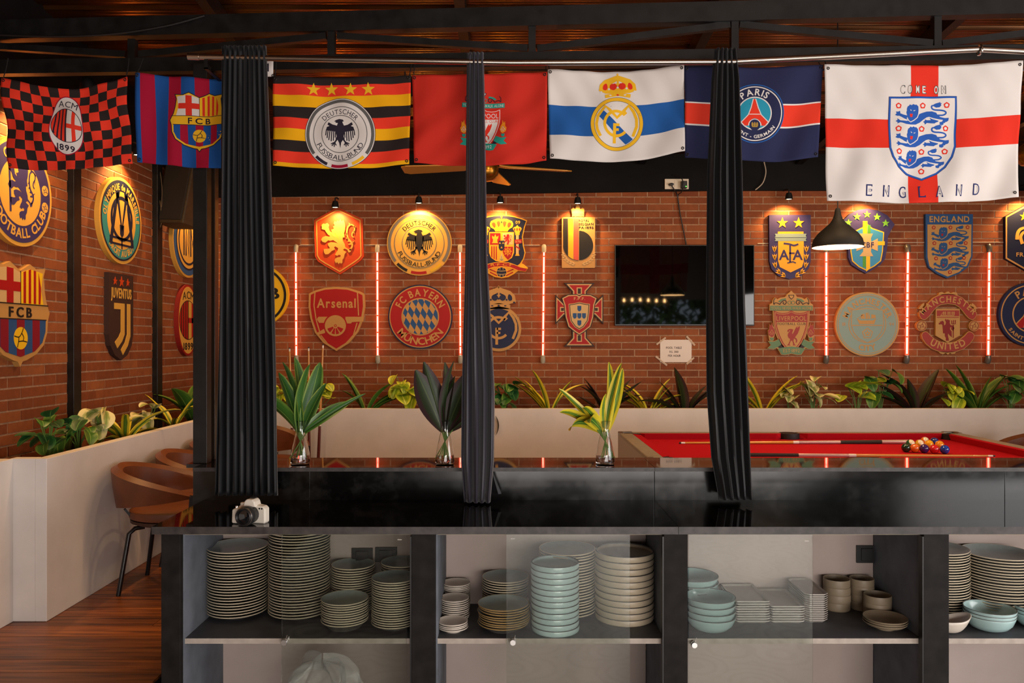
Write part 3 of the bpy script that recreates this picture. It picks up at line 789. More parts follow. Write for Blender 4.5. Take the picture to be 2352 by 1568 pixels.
def psg(A, cx, cy, r, nav, wh, rd, sk, gd, lv=1):
    A.part = 'border'
    A.ring(cx, cy, r*.90, r*.935, wh, lv); A.ring(cx, cy, r*.535, r*.575, wh, lv)
    A.part = 'emblem'
    A.poly(circ(cx, cy, r*.535), sk, lv - .3)
    T = lambda pts: [(cx + x*r, cy + y_*r) for x, y_ in pts]
    A.poly(T([(-.035,-.5),(.035,-.5),(.10,-.2),(.2,.05),(.44,.30),(.35,.42),(.2,.42),(.17,.28),(.1,.2),(0,.17),(-.1,.2),(-.17,.28),(-.2,.42),(-.35,.42),(-.44,.30),(-.2,.05),(-.10,-.2)]), rd, lv + .3)
    A.line(T([(-.04,-.5),(-.12,-.2),(-.22,.05),(-.46,.30)]), r*.03, wh, lv + .5); A.line(T([(.04,-.5),(.12,-.2),(.22,.05),(.46,.30)]), r*.03, wh, lv + .5)
    A.line(T([(-.19,.03),(.19,.03)]), r*.025, wh, lv + .6)
    A.poly([(cx + r*.23*math.cos(R(a)), cy + r*.42 + r*.23*math.sin(R(a))) for a in range(180, 361, 12)], wh, lv + .4)
    A.poly(circ(cx, cy + r*.40, r*.19, 24), nav, lv + .8)
    for dx, rot in ((-.08, -35), (0, 0), (.08, 35)):
        A.poly([(cx + dx*r + r*.035*math.cos(R(a)) , cy + r*.38 + r*.085*math.sin(R(a))) for a in range(0, 360, 45)], gd, lv + 1.1)
    A.line(T([(-.09,.45),(.09,.45)]), r*.035, gd, lv + 1.1)
    A.arctext('PARIS', cx, cy, r*.625, r*.22, -90, 78, wh, lv + 1, bold=1)
    A.arctext('SAINT - GERMAIN', cx, cy, r*.84, r*.105, 90, 112, wh, lv + 1, bottom=True, bold=1)
def ball_lines(A, cx, cy, r, col, lv):
    A.line([(cx-r*.95, cy-r*.2),(cx-r*.3, cy-r*.1),(cx+r*.1, cy-r*.45),(cx+r*.35, cy-r*.9)], r*.1, col, lv, sm=3)
    A.line([(cx-r*.5, cy+r*.8),(cx-r*.35, cy+r*.3),(cx-r*.3, cy-r*.1)], r*.1, col, lv, sm=3)
    A.line([(cx-r*.35, cy+r*.3),(cx+r*.3, cy+r*.25),(cx+r*.9, cy+r*.35)], r*.1, col, lv, sm=3)
    A.line([(cx+r*.1, cy-r*.45),(cx+r*.4, cy-r*.1),(cx+r*.3, cy+r*.25)], r*.1, col, lv, sm=3)
_BH = [(1668,812),(1640,800),(1590,775),(1540,795),(1462,787),(1478,830),(1468,900),(1455,950),(1425,1010),(1440,1050),(1446,1110),(1475,1172),(1540,1218),(1620,1245),(1648,1250),(1668,1275)]
BARCA_OUT = _BH + mirror(_BH, 1668)[1:-1]
def barca(A, g, wh, rd, bl, cr, bk, lv=1):
    A.part = 'shield'
    fl_ = [(1488,812),(1590,800),(1668,822),(1668,970),(1482,970),(1500,900)]
    A.poly(fl_, wh, lv); A.poly([(1562,803),(1612,806),(1612,970),(1562,970)], rd, lv + .5); A.poly([(1500,868),(1668,868),(1668,914),(1499,914)], rd, lv + .6)
    fr_ = mirror(fl_, 1668)
    A.poly(fr_, g, lv)
    for x in (1690, 1731, 1772, 1813): A.poly(clip(rect(x, 780, x + 19, 970), [(1672,822),(1746,800),(1848,812),(1836,900),(1854,968),(1672,968)]), rd, lv + .5)
    lo = [(1462,1048),(1874,1048),(1872,1105),(1845,1160),(1780,1203),(1668,1228),(1556,1203),(1491,1160),(1464,1105)]
    A.poly(lo, bl, lv)
    for x in (1515, 1638, 1762): A.poly(clip(rect(x, 1040, x + 60, 1240), lo), cr, lv + .4)
    A.line([(1440,973),(1896,973)], 5, bk, lv + .3); A.line([(1455,1046),(1880,1046)], 5, bk, lv + .6); A.line([(1668,815),(1668,973)], 4, bk, lv + .6)
    A.part = 'ball'
    A.poly(circ(1668, 1138, 54, 32), g if g != 'tan' else 'yellow', lv + .8); ball_lines(A, 1668, 1138, 54, bk, lv + 1)
    A.part = 'emblem'
    A.text('FCB', 1668, 1036, 46, bk, lv + .8, width=178, bold=1, gap=.3)
def milan(A, cx, cy, rx, ry, wh, rd, bk, edge, lv=1):
    A.part = 'border'
    A.poly(circ(cx, cy, rx, 64, ry), edge, lv - .5); A.poly(circ(cx, cy, rx*.95, 64, ry*.965), wh, lv)
    A.part = 'emblem'
    ri, rj = rx*.93, ry*.57; inner = circ(cx, cy, ri, 48, rj)
    A.poly(inner, bk, lv + .3)
    for k in range(4):
        x = cx - ri + ri*(.04 + .245*k); A.poly(clip(rect(x, cy - ry, x + ri*.15, cy + ry), circ(cx, cy, ri*.96, 48, rj*.96)), rd, lv + .6)
    half = clip(rect(cx + ri*.03, cy - ry, cx + ri, cy + ry), circ(cx, cy, ri*.96, 48, rj*.96))
    A.poly(half, wh, lv + .6)
    A.poly(clip(rect(cx + ri*.36, cy - ry, cx + ri*.58, cy + ry), circ(cx, cy, ri*.96, 48, rj*.96)), rd, lv + .9)
    A.poly(clip(rect(cx + ri*.03, cy - rj*.12, cx + ri, cy + rj*.14), circ(cx, cy, ri*.96, 48, rj*.96)), rd, lv + .9)
    A.text('ACM', cx, cy - ry*.62, ry*.21, bk, lv + .8, width=rx*1.15, curve=.25/rx)
    A.text('1899', cx, cy + ry*.85, ry*.19, bk, lv + .8, width=rx*.98, bold=1)

# --- orange shield with golden lion -----------------------------------
A = Art().frame(700, 470, 9.225)
ol = [(195,325),(655,70),(740,72),(1225,300),(1245,1095),(1180,1180),(1060,1270),(745,1475),(420,1290),(280,1200),(215,1095)]
A.part = 'border'; A.poly(inset(ol, 42), 'gold', 1, [inset(ol, 64)])
A.part = 'lion'; lion_rampant(A, 'gold', 4)
for q in ((690,640,740,800),(640,600,700,720),(760,560,780,700),(560,620,640,700),(800,880,830,1000)): A.line([(q[0],q[1]),(q[2],q[3])], 8, 'mustard', 4.3)
wallart(A, 'lion_crest', 'orange red six-sided shield crest with a golden upright lion', 777, 556, to_px(A, ol), 'orange')
# --- round eagle crest ---------------------------------------------------
A = Art().frame(600, 420, 3.564)
dfb(A, 1294, 493, 265, 'gold', 'grey', 'black', 'red', 'mustard', 1, 1.1)
wallart(A, 'eagle_crest', 'round golden crest plaque with a black eagle on brick wall', 963, 558.3, to_px(A, circ(1294, 493, 265, 72)), 'gold')
# --- navy and gold national crest behind the curtain ---------------------
A = Art().frame(1090, 470, 8.713); c = 540
rh = [(540,205),(680,212),(800,232),(930,268),(1052,312),(1005,450),(966,640),(985,820),(1020,960),(990,1080),(940,1170),(985,1192),(1070,1262),(1020,1340),(870,1322),(780,1390),(680,1445),(540,1470)]
ol = rh + mirror(rh, c)[1:-1]
fld = [(540,222),(680,230),(800,250),(920,284),(1030,326),(985,450),(946,640),(965,820),(1000,960),(972,1075),(905,1180),(860,1215),(640,1160),(540,1152)]
A.part = 'field'; A.poly(fld + mirror(fld, c)[1:-1], 'dnavy', 1)
A.part = 'shield'
sh_ = [(290,548),(790,548),(790,960),(750,1060),(660,1125),(540,1150),(420,1125),(330,1060),(290,960)]
A.poly(sh_, 'amber', 2)
A.poly(rect(310,570,520,800), 'red', 2.4); A.poly([(350,620),(375,640),(395,640),(415,590),(435,640),(455,640),(480,620),(470,680),(455,690),(455,740),(470,770),(345,770),(365,740),(370,690),(352,675)], 'amber', 2.8)
A.poly(rect(560,570,770,800), 'sand', 2.4)
A.part = 'lion'; lion_rampant(A.sub(.22, .22, 505, 520), 'red', 2.9); A.part = 'shield'
for x in (335, 380, 425): A.poly(clip(rect(x, 830, x + 22, 1100), inset(sh_, 14)), 'red', 2.4)
A.poly([(560,840),(770,840),(765,940),(735,1040),(670,1105),(600,1030),(565,950)], 'red', 2.4)
for k in range(8): A.line([(665,935),(665+85*math.cos(R(45*k)),935+95*math.sin(R(45*k)))], 9, 'amber', 2.7)
A.ring(665, 935, 52, 62, 'amber', 2.7, n=24)
A.poly([(540,960),(590,1120),(490,1120)], 'sand', 2.4); A.line([(540,1030),(540,1120)], 8, 'dgreen', 2.8); A.line([(505,1085),(540,1110),(575,1085)], 8, 'dgreen', 2.8)
A.poly([(482,720),(600,720),(600,860),(575,905),(540,922),(505,905),(482,860)], 'dnavy', 2.8)
for x, y_ in ((508,770),(572,770),(540,860)): A.poly(star(x, y_, 26, 9, 3), 'amber', 3.1)
A.part = 'crown'
A.poly([(420,535),(390,490),(320,450),(305,390),(330,330),(400,300),(440,285),(500,280),(540,292),(580,280),(640,285),(690,305),(750,330),(775,390),(760,450),(690,490),(660,535)], 'yellow', 2)
for a in ([(345,390),(380,350),(420,380),(420,440),(390,460)], [(445,350),(500,330),(515,380),(480,450)], [(565,380),(580,330),(640,350),(600,450)], [(660,380),(700,350),(740,390),(690,460),(660,440)]): A.poly(smooth(a, 3), 'orange', 2.4)
A.line([(540,300),(540,220)], 14, 'yellow', 2); A.line([(520,245),(560,245)], 14, 'yellow', 2); A.poly(circ(540, 350, 16, 12, 26), 'black', 2.5)
A.part = 'pillar'
for f in (lambda p: p, lambda p: mirror(p, c)):
    A.poly(f(rect(828,600,884,985)), 'sand', 2); A.poly(f([(828,985),(884,985),(900,1022),(812,1022)]), 'amber', 2); A.poly(f(rect(815,565,900,608)), 'amber', 2.2)
    A.poly(f([(815,565),(765,480),(790,450),(830,440),(855,405),(880,440),(920,450),(945,480),(900,565)]), 'amber', 2)
    for x in (800, 850, 900): A.poly(f(circ(x, 495, 13, 10, 30)), 'red', 2.4)
    A.poly(f([(805,700),(945,690),(945,770),(830,790),(805,760)]), 'red', 2.4); A.line(f([(820,830),(890,870),(900,910)]), 26, 'red', 2.4)
A.part = 'lettering'
A.text('ULTRA', 876, 760, 42, 'sand', 2.8, width=120); A.text('PLUS', 204, 760, 42, 'sand', 2.8, width=110); A.text('09', 866, 385, 62, 'amber', 2.2); A.text('19', 212, 385, 62, 'amber', 2.2)
A.part = 'ribbon'
A.poly([(250,1195),(400,1160),(540,1152),(680,1160),(800,1200),(920,1250),(1055,1270),(1020,1335),(860,1310),(700,1245),(540,1235),(380,1245),(250,1295),(60,1335),(25,1270),(160,1240)], 'red', 2.6)
A.line([(250,1195),(400,1160),(540,1152),(680,1160),(800,1200),(920,1250),(1055,1275)], 12, 'amber', 2.9); A.line([(860,1315),(700,1248),(540,1238),(380,1248),(250,1300)], 12, 'amber', 2.9)
A.text('R·F·C·F', 540, 1222, 44, 'amber', 3, width=430, curve=.00018)
A.part = 'ball'
A.poly(clip(rect(300,1330,400,1344), ol), 'red', 1.4)
for q in ([(300,1290),(430,1345)], [(310,1350),(450,1420)], [(780,1290),(650,1345)], [(770,1350),(630,1420)]): A.line(q, 22, 'red', 1.4)
A.poly(circ(540,1352,106,36), 'dnavy', 2.6); A.ring(540,1352,98,108,'amber',3,n=36)
for q in ([(445,1320),(540,1330),(635,1320)], [(445,1385),(540,1395),(635,1385)], [(510,1260),(510,1300)], [(570,1260),(570,1300)], [(510,1400),(510,1450)], [(570,1400),(570,1450)]): A.line(q, 10, 'sand', 3)
wallart(A, 'crowned_crest', 'navy shield crest edged in gold with crown and red ribbon', 1152, 567, to_px(A, ol), 'amber')
# --- tall plaque with black, yellow and red bars ------------------------
A = Art().frame(1080, 420, 3.564)
ol = [(750,285),(755,280),(1017,280),(1022,285),(1022,690),(1017,695),(755,695),(750,690)]
U = [(765,292),(888,292)] 
el = arc(887, 512, 122, 90, 180, 16, ry=120)
A.part = 'stripes'
lowl = clip(rect(765,292,888,640), [(765,292),(888,292)] + arc(887, 512, 122, 90, 180, 16, ry=120))
for a, b, co in ((765,800,'black'), (804,843,'mustard'), (847,888,'belred')):
    A.poly(clip(lowl, rect(a, 280, b, 650)), co, 1)
A.poly([(891,390)] + [(891 + 115*math.cos(R(a)), 512 + 121*math.sin(R(a))) for a in range(-90, 91, 9)], 'black', 1)
A.line([(764,292),(764,512)] + [(887 - 124*math.cos(R(a)), 512 + 122*math.sin(R(a))) for a in range(0, 91, 9)], 4, 'brown', 1.3)
for i, t in enumerate(('ROYAL', 'BELGIAN', 'FA·1895')): A.text(t, 889 + (42, 59, 60)[i], 318 + 29*i, 19, 'black', 1, width=(84, 118, 120)[i], bold=1)
A.part = 'laurel'
for f in (lambda p: p, lambda p: mirror(p, 887)):
    for k in range(6):
        a = R(108 + 11*k); bx, by = 887 + 132*math.cos(a), 540 + 122*math.sin(a)
        A.poly(f([(bx-14, by-10), (bx+2, by-4), (bx+14, by+8), (bx-4, by+4)]), 'sand', 1)
        A.poly(f([(bx-20, by+12), (bx-2, by+8), (bx+10, by+14), (bx-6, by+18)]), 'sand', 1)
crn = [(832,275),(832,245),(826,212),(845,200),(860,215),(866,188),(880,182),(895,188),(902,215),(918,200),(936,212),(932,245),(932,275)]
A.part = 'crown'; A.poly(inset(crn, 4), 'gold', 1); A.line([(834,262),(930,262)], 5, 'brown', 1.4); A.line([(834,250),(930,250)], 4, 'brown', 1.4)
wallart(A, 'barred_crest', 'rectangular golden plaque with black yellow red bars and crown', 1328.5, 556, None, 'tan', outlines=[to_px(A, ol), to_px(A, crn)])
# --- yellow and black round crest, half behind the curtain --------------
A = Art()
A.part = 'border'; A.ring(592, 678, 60, 65.5, 'black', 1)
A.text('BVB', 592, 686, 25, 'black', 1, width=100, bold=1); A.text('09', 592, 719, 22, 'black', 1, bold=1)
wallart(A, 'yellow_crest', 'round yellow crest with black ring beside the wide curtain', 592, 678, circ(592, 678, 71, 64), 'yellow')
# --- red cannon shield ----------------------------------------------------
A = Art().frame(600, 420, 3.564)
ol = [(390,905),(440,880),(520,857),(612,850),(710,857),(800,885),(845,908),(850,1010),(832,1120),(792,1220),(720,1310),(615,1375),(510,1310),(440,1225),(402,1110),(387,1010)]
A.part = 'field'; A.poly(inset(ol, 17), 'red', 1)
A.part = 'lettering'; A.text('Arsenal', 615, 1020, 72, 'tan', 1.6, width=318, bold=1)
A.part = 'cannon'
A.poly([(690,1095),(842,1095),(838,1134),(745,1138),(735,1150),(690,1150)], 'tan', 1.6); A.poly([(455,1115),(470,1095),(545,1095),(545,1145),(475,1145)], 'tan', 1.6)
A.poly(circ(608,1168,97,40), 'red', 1.9); A.poly(circ(608,1168,86,40), 'tan', 2.3)
for a0, a1 in ((20,52),(62,86),(94,118),(128,160)): A.poly(sector(608,1168,22,70,a0,a1,8), 'red', 2.6)
A.poly(circ(608,1168,11,16), 'red', 2.6); A.poly(circ(608,1168,6,12), 'tan', 2.9)
A.poly([(455,1228),(530,1185),(522,1228),(470,1242)], 'tan', 1.6)
A.part = 'border'
A.line([(441,892),(432,1000),(450,1120),(478,1215)], 9, 'tan', 1.5); A.line([(788,896),(797,1085)], 9, 'tan', 1.5); A.line([(488,1245),(545,1318)], 8, 'tan', 1.5); A.line([(785,1145),(755,1245),(690,1318)], 9, 'tan', 1.5)
wallart(A, 'cannon_crest', 'red shield crest with a tan cannon below the orange lion shield', 773, 731, to_px(A, ol), 'tan')
# --- round crest with blue lozenges ---------------------------------------
A = Art().frame(600, 420, 3.564); cx, cy = 1302, 1095
A.part = 'border'; A.poly(circ(cx, cy, 253, 72), 'tan', .6); A.poly(circ(cx, cy, 245, 72), 'red', 1); A.poly(circ(cx, cy, 154, 60), 'tan', 1.3)
A.part = 'lozenges'; A.poly(circ(cx, cy, 144, 60), 'blue', 1.6)
for i in range(-4, 5):
    for j in range(-3, 4):
        x, y_ = cx + 52*i + 20*j + 12, cy + 98*j + 6*i + 20
        q = clip([(x-10, y_-49), (x+26, y_+3), (x+10, y_+49), (x-26, y_-3)], circ(cx, cy, 143, 40))
        if len(q) > 2: A.poly(q, 'tan', 2)
A.arctext('FC BAYERN', cx, cy, 170, 56, -90, 132, 'tan', 1.8, bold=1); A.arctext('MÜNCHEN', cx, cy, 228, 56, 90, 112, 'tan', 1.8, bottom=True, bold=1)
wallart(A, 'lozenge_crest', 'round red crest with blue and tan lozenges at its centre', 965.3, 727.2, to_px(A, circ(cx, cy, 263, 72)), 'navy')
# --- navy round crest with crown ---------------------------------------------
A = Art().frame(1080, 640, 8.25)
A.part = 'border'; A.poly(circ(540, 945, 376, 64), 'navy', 1)
A.part = 'monogram'; k = 376/190; real_mono(A.sub(k, k, 540 - 790*k, 935 - 1040*k), 'tan', None, 1.4)
A.part = 'crown'; k = 640/310; B = A.sub(k, k, 540 - 797*k, 150 - 625*k); B.part = 'crown'; crown_real(B, 'tan', 'navy', 'navy', 1)
cr_ = [(700,785),(640,768),(650,705),(690,665),(750,645),(790,630),(804,630),(844,645),(905,665),(945,705),(955,768),(895,785),(905,830),(690,830)]
crp = to_px(B, cr_)
wallart(A, 'monogram_crest', 'round navy crest with tan monogram and crown below the navy shield', 1145.5, 740, None, 'tan', outlines=[to_px(A, circ(540, 945, 428, 72)), crp])
# --- red cross-shaped crest -----------------------------------------------------
A = Art().frame(1080, 420, 3.564)
v = [(768,818),(1020,818),(955,890),(955,1265),(1020,1338),(768,1338),(833,1265),(833,890)]
h = [(697,915),(770,985),(1018,985),(1090,912),(1090,1155),(1018,1085),(770,1085),(697,1158)]
s1 = [(745,940),(800,912),(870,908),(893,920),(915,908),(988,912),(1042,940),(1022,1000),(1012,1100),(988,1180),(930,1225),(893,1248),(856,1225),(800,1180),(776,1100),(765,1000)]
A.part = 'cross'
A.poly(inset(v, 10), 'sand', .6); A.poly(inset(h, 10), 'sand', .6); A.poly(inset(v, 19), 'red', 1); A.poly(inset(h, 19), 'red', 1)
for q in (rect(872,855,914,915), rect(872,1240,914,1300), rect(735,1015,775,1055), rect(1012,1015,1052,1055)): A.poly(q, 'sand', 1.3); A.poly(inset(q, 8), 'brown', 1.6)
A.part = 'shield'
A.poly(s1, 'brown', 1.9); A.poly(inset(s1, 7), 'sand', 2.1); A.poly(inset(s1, 15), 'red', 2.4)
s2 = [(805,990),(850,985),(893,975),(936,985),(980,990),(975,1060),(965,1130),(930,1180),(893,1202),(856,1180),(820,1130),(810,1060)]
A.poly(s2, 'sand', 2.7); A.poly(inset(s2, 5), 'brown', 2.9); A.poly(inset(s2, 11), 'sand', 3.1)
for x, y_ in ((893,1028),(855,1088),(893,1088),(931,1088),(893,1146)): A.poly([(x-16,y_-22),(x+16,y_-22),(x+16,y_+8),(x+8,y_+20),(x,y_+23),(x-8,y_+20),(x-16,y_+8)], 'blue', 3.5)
A.text('F.P.F.', 895, 958, 22, 'sand', 2.8, width=92)
wallart(A, 'cross_crest', 'red cross-shaped crest with five small blue shields beside the television', 1330.6, 722.5, None, 'brown', outlines=[to_px(A, v), to_px(A, h), to_px(A, s1)])
# --- blue slab crest with two gold stars ----------------------------------------
A = Art().frame(1700, 420, 3.563)
ol = [(238,262),(578,262),(578,640),(562,700),(500,760),(408,788),(315,760),(258,705),(240,640)]
A.part = 'star'; A.poly(star(345,328,47), 'amber', 2.2); A.poly(star(478,328,47), 'amber', 2.2)
A.part = 'shield'; A.poly(rect(308,398,518,425), 'amber', 1); A.poly([(310,470),(520,470),(520,640),(505,688),(412,732),(325,688),(310,640)], 'amber', 1.4)
A.poly([(282,416),(543,416),(535,432),(543,446),(282,446),(290,432)], 'sky', 1.8); A.poly([(282,450),(543,450),(535,463),(543,476),(282,476),(290,463)], 'sky', 1.8)
A.text('A', 358, 628, 78, 'purple', 2, bold=1); A.text('A', 470, 628, 78, 'purple', 2, bold=1)
A.line([(408,510),(408,650)], 14, 'purple', 2.2); A.line([(355,495),(400,500),(440,512),(475,500)], 14, 'purple', 2.2, sm=3); A.line([(400,575),(445,575)], 12, 'purple', 2.2); A.line([(385,655),(430,645),(455,655)], 10, 'purple', 2.2)
A.part = 'laurel'
for f in (lambda p: p, lambda p: mirror(p, 411)):
    for (x, y_, r_) in ((280,545,0),(283,610,-4),(290,675,-14),(330,722,-60),(372,745,-75)):
        for dx in (-1, 0, 1):
            a = R(r_ + dx*26 - 90); A.poly(f([(x, y_+24), (x + 18*math.cos(a-.4), y_+14 + 24*math.sin(a-.4)), (x + 46*math.cos(a), y_+12 + 46*math.sin(a)), (x + 18*math.cos(a+.4), y_+14 + 24*math.sin(a+.4))]), 'amber', 1.4)
wallart(A, 'starred_crest', 'dark blue slab crest with two gold stars and golden shield', 1814.5, 567, to_px(A, ol), 'purple')
# --- purple crest with five green stars --------------------------------------------
A = Art().frame(1700, 420, 3.563)
ol = [(818,340),(850,300),(895,255),(960,222),(1040,210),(1130,225),(1205,265),(1265,340),(1235,388),(1210,440),(1205,520),(1187,620),(1150,668),(1070,718),(1030,740),(985,716),(912,670),(886,610),(884,500),(872,430),(845,385)]
A.part = 'star'
for x, y_ in ((885,325),(955,278),(1038,258),(1120,280),(1190,330)): A.poly(star(x, y_, 33), 'ygreen', 2.2)
A.part = 'shield'
sh_ = [(1035,330),(1080,368),(1178,402),(1168,560),(1152,640),(1100,682),(1032,718),(970,688),(915,640),(902,560),(900,430),(915,402),(1000,362)]
A.poly(sh_, 'yellow', 1); A.poly(inset(sh_, 9), 'cyan', 1.4)
A.poly(rect(1003,312,1040,420), 'yellow', 2); A.poly(rect(1042,345,1066,420), 'green', 1.8); A.poly(rect(1002,590,1028,690), 'green', 1.8); A.poly([(1030,590),(1062,590),(1062,700),(1030,725)], 'yellow', 2); A.poly(rect(1118,478,1182,510), 'yellow', 2)
A.part = 'cross'; A.poly([(975,415),(1085,415),(1068,455),(1072,482),(1125,455),(1125,558),(1072,535),(1068,562),(1088,600),(975,600),(1005,562),(1005,535),(950,558),(950,455),(1005,482),(1005,455)], 'sand', 2.2)
A.text('CBF', 1040, 528, 42, 'purple', 2.8, width=105, bold=1)
wallart(A, 'five_star_crest', 'purple crest with five green stars behind the pendant lamp', 1993, 553, to_px(A, ol), 'purple')
# --- blue and tan shield with three lions ------------------------------------------
A = Art().frame(1700, 420, 3.563)
ol = [(1517,255),(1905,255),(1902,600),(1864,690),(1792,742),(1695,780),(1610,742),(1545,692),(1520,610)]
A.part = 'field'; A.poly([(1532,340),(1892,340),(1888,600),(1852,682),(1788,730),(1698,766),(1615,728),(1550,682),(1534,610)], 'tan', 1)
A.text('ENGLAND', 1712, 320, 47, 'tan', 1, width=326, bold=1)
A.part = 'lion'
for dx, dy, k in ((0,0,.344),(0,126,.344),(18,256,.31)): B = A.sub(k, k, 1560 + dx - 245*k, 345 + dy - 165*k); B.part = 'lion'; lion_passant(B, 'blue', 1.6, 'tan', 'red')
A.part = 'rose'
for x, y_ in ((1583,365),(1720,365),(1860,363),(1588,493),(1722,493),(1845,492),(1602,618),(1720,615),(1830,613),(1715,730)): rose(A, x, y_, 17, 'red', 'tan', 1.6)
wallart(A, 'three_lion_crest', 'blue-edged tan shield crest with three blue lions on brick wall', 2180, 563, to_px(A, ol), 'blue')
# --- navy six-sided crest at the wall's end -----------------------------------------
A = Art(); ol = [(2309,497),(2365,466),(2421,497),(2421,594),(2365,626),(2309,594)]
A.part = 'border'; A.poly(inset(ol, .6), 'tan', 1, [inset(ol, 4)])
A.part = 'star'; A.poly(star(2352,497,11), 'yellow', 1.6); A.poly(star(2378,497,11), 'yellow', 1.6)
A.part = 'rooster'
A.line([(2336,550),(2337,536),(2344,526),(2358,522)], [9, 5], 'gold', 1.6, sm=3); A.line([(2348,560),(2344,545),(2350,534),(2362,530)], [8, 4], 'gold', 1.6, sm=3); A.line([(2362,566),(2358,550),(2366,538)], [9, 5], 'gold', 1.6, sm=3)
A.poly([(2362,530),(2378,520),(2392,524),(2384,534),(2390,548),(2378,562),(2366,560)], 'gold', 1.6); A.text('FRANCE', 2365, 589, 9, 'tan', 1.6, width=62, bold=1)
wallart(A, 'rooster_crest', 'navy six-sided crest with gold edge and yellow star', 2365, 546, ol, 'dnavy')
# --- shield with bird, torches and green ribbon -------------------------------------
def liver(A, rd, tn, gr, dk, fl_, lv=1, board=False):
    A.part = 'gate'
    A.poly(rect(252,452,1100,545), gr, lv + .4); A.text("YOU'LL NEVER WALK ALONE", 676, 528, 56, tn, lv + .9, width=810)
    for f in (lambda p: p, lambda p: mirror(p, 674)):
        A.line(f([(440,430),(470,390),(520,350),(560,350),(575,390),(545,425),(510,405),(525,380)]), 15, dk, lv + .9, sm=3); A.line(f([(330,430),(350,395),(400,400),(440,425)]), 14, dk, lv + .9, sm=3)
        A.poly(f([(410,365),(470,320),(560,300),(575,330),(500,345),(440,385)]), gr, lv + .6)
        A.ring(f([(638, 390)])[0][0], 390, 30, 40, gr, lv + .8, n=20)
        A.line(f([(320,420),(325,340),(355,300)]), 12, dk, lv + .8)
    A.poly([(615,235),(735,235),(725,280),(676,330),(625,280)], dk, lv + .6); A.poly([(632,248),(718,248),(710,278),(676,312),(640,278)], tn, lv + .8)
    A.part = 'shield'
    hs = [(674,545),(600,590),(500,600),(420,590),(325,550),(330,760),(350,900),(400,1050),(470,1200),(535,1290)]
    S = hs + mirror(hs, 674)[:-1]
    A.poly(S, rd, lv + .6)
    A.line([(345,585),(345,760),(368,900),(415,1045),(480,1190),(560,1290)], 12, tn, lv + 1); A.line([(1003,585),(1003,760),(980,900),(933,1045),(868,1190),(788,1290)], 12, tn, lv + 1)
    A.line([(345,585),(420,615),(510,625),(600,612),(674,575),(748,612),(838,625),(928,615),(1003,585)], 10, tn, lv + 1)
    A.poly([(376,778),(972,778),(955,880),(905,1040),(835,1190),(770,1275),(578,1275),(513,1190),(443,1040),(393,880)], tn, lv + 1)
    A.text('LIVERPOOL', 674, 752, 92, tn, lv + 1.2, width=600); A.text('FOOTBALL CLUB', 678, 838, 48, rd if not board else dk, lv + 1.5, width=560)
    A.part = 'bird'
    A.poly([(600,975),(590,950),(620,920),(670,915),(715,930),(700,960),(688,1000),(700,1020),(755,905),(790,860),(792,900),(838,850),(842,900),(825,950),(800,1010),(770,1050),(745,1088),(772,1102),(792,1140),(785,1182),(758,1192),(768,1150),(745,1112),(722,1112),(715,1160),(738,1222),(765,1245),(698,1245),(712,1222),(690,1152),(664,1152),(645,1200),(632,1225),(660,1245),(580,1245),(608,1225),(640,1160),(648,1120),(612,1090),(597,1040),(612,1000),(640,965),(650,945),(628,948),(622,975)], rd, lv + 1.6)
    A.part = 'torch'
    for f in (lambda p: p, lambda p: mirror(p, 674)):
        A.poly(f([(285,1080),(225,1040),(210,960),(235,930),(240,820),(265,860),(290,790),(300,870),(330,920),(350,990),(320,1060)]), fl_, lv + .4)
        A.line(f([(240,1010),(285,930),(325,1010)]), 12, tn, lv + .8); A.line(f([(262,1040),(285,985),(308,1040)]), 10, tn, lv + .8)
        A.poly(f([(245,1090),(325,1090),(310,1150),(260,1150)]), gr, lv + .4)
    A.part = 'ribbon'
    for f in (lambda p: p, lambda p: mirror(p, 674)):
        A.poly(f([(215,1165),(330,1170),(425,1125),(475,1225),(400,1280),(320,1315),(200,1300),(270,1240)]), gr, lv + .3); A.poly(f([(400,1280),(470,1230),(510,1290),(440,1300)]), dk, lv + .5)
    A.poly([(405,1310),(520,1285),(674,1268),(828,1285),(945,1310),(870,1425),(800,1430),(674,1405),(550,1430),(480,1425)], gr, lv + 1.4); A.text('EST·1892', 674, 1385, 70, tn, lv + 1.8, width=330)
A = Art().frame(1740, 650, 8.7125); liver(A, 'pinkred', 'tan', 'dgreen', 'brown', 'pinkred', 1, True)
top = [(240,430),(290,400),(300,350),(350,285),(400,325),(460,290),(560,275),(600,215),(640,190),(676,150)]
o1 = top + mirror(top, 675)[1:] + [(1112,550),(238,550)]
hs = [(674,540),(305,540),(312,760),(330,900),(380,1060),(450,1210),(520,1300)]; o2 = hs + mirror(hs, 674)[:-1]
o3 = [(285,1160),(240,1150),(220,1050),(205,960),(232,920),(235,815),(268,850),(295,785),(310,860),(345,920),(360,990),(330,1080),(320,1150)]
o4 = [(205,1155),(330,1160),(440,1110),(520,1200),(674,1255),(828,1200),(908,1110),(1018,1160),(1145,1155),(1085,1235),(1155,1305),(1020,1320),(960,1300),(880,1432),(800,1440),(674,1418),(550,1440),(470,1432),(390,1300),(320,1322),(190,1305),(262,1238)]
wallart(A, 'bird_crest', 'carved crest with red bird shield, torches and green ribbon', 1817.5, 741, None, 'tan', outlines=[to_px(A, q) for q in (o1, o2, o3, mirror(o3, 674), o4)])
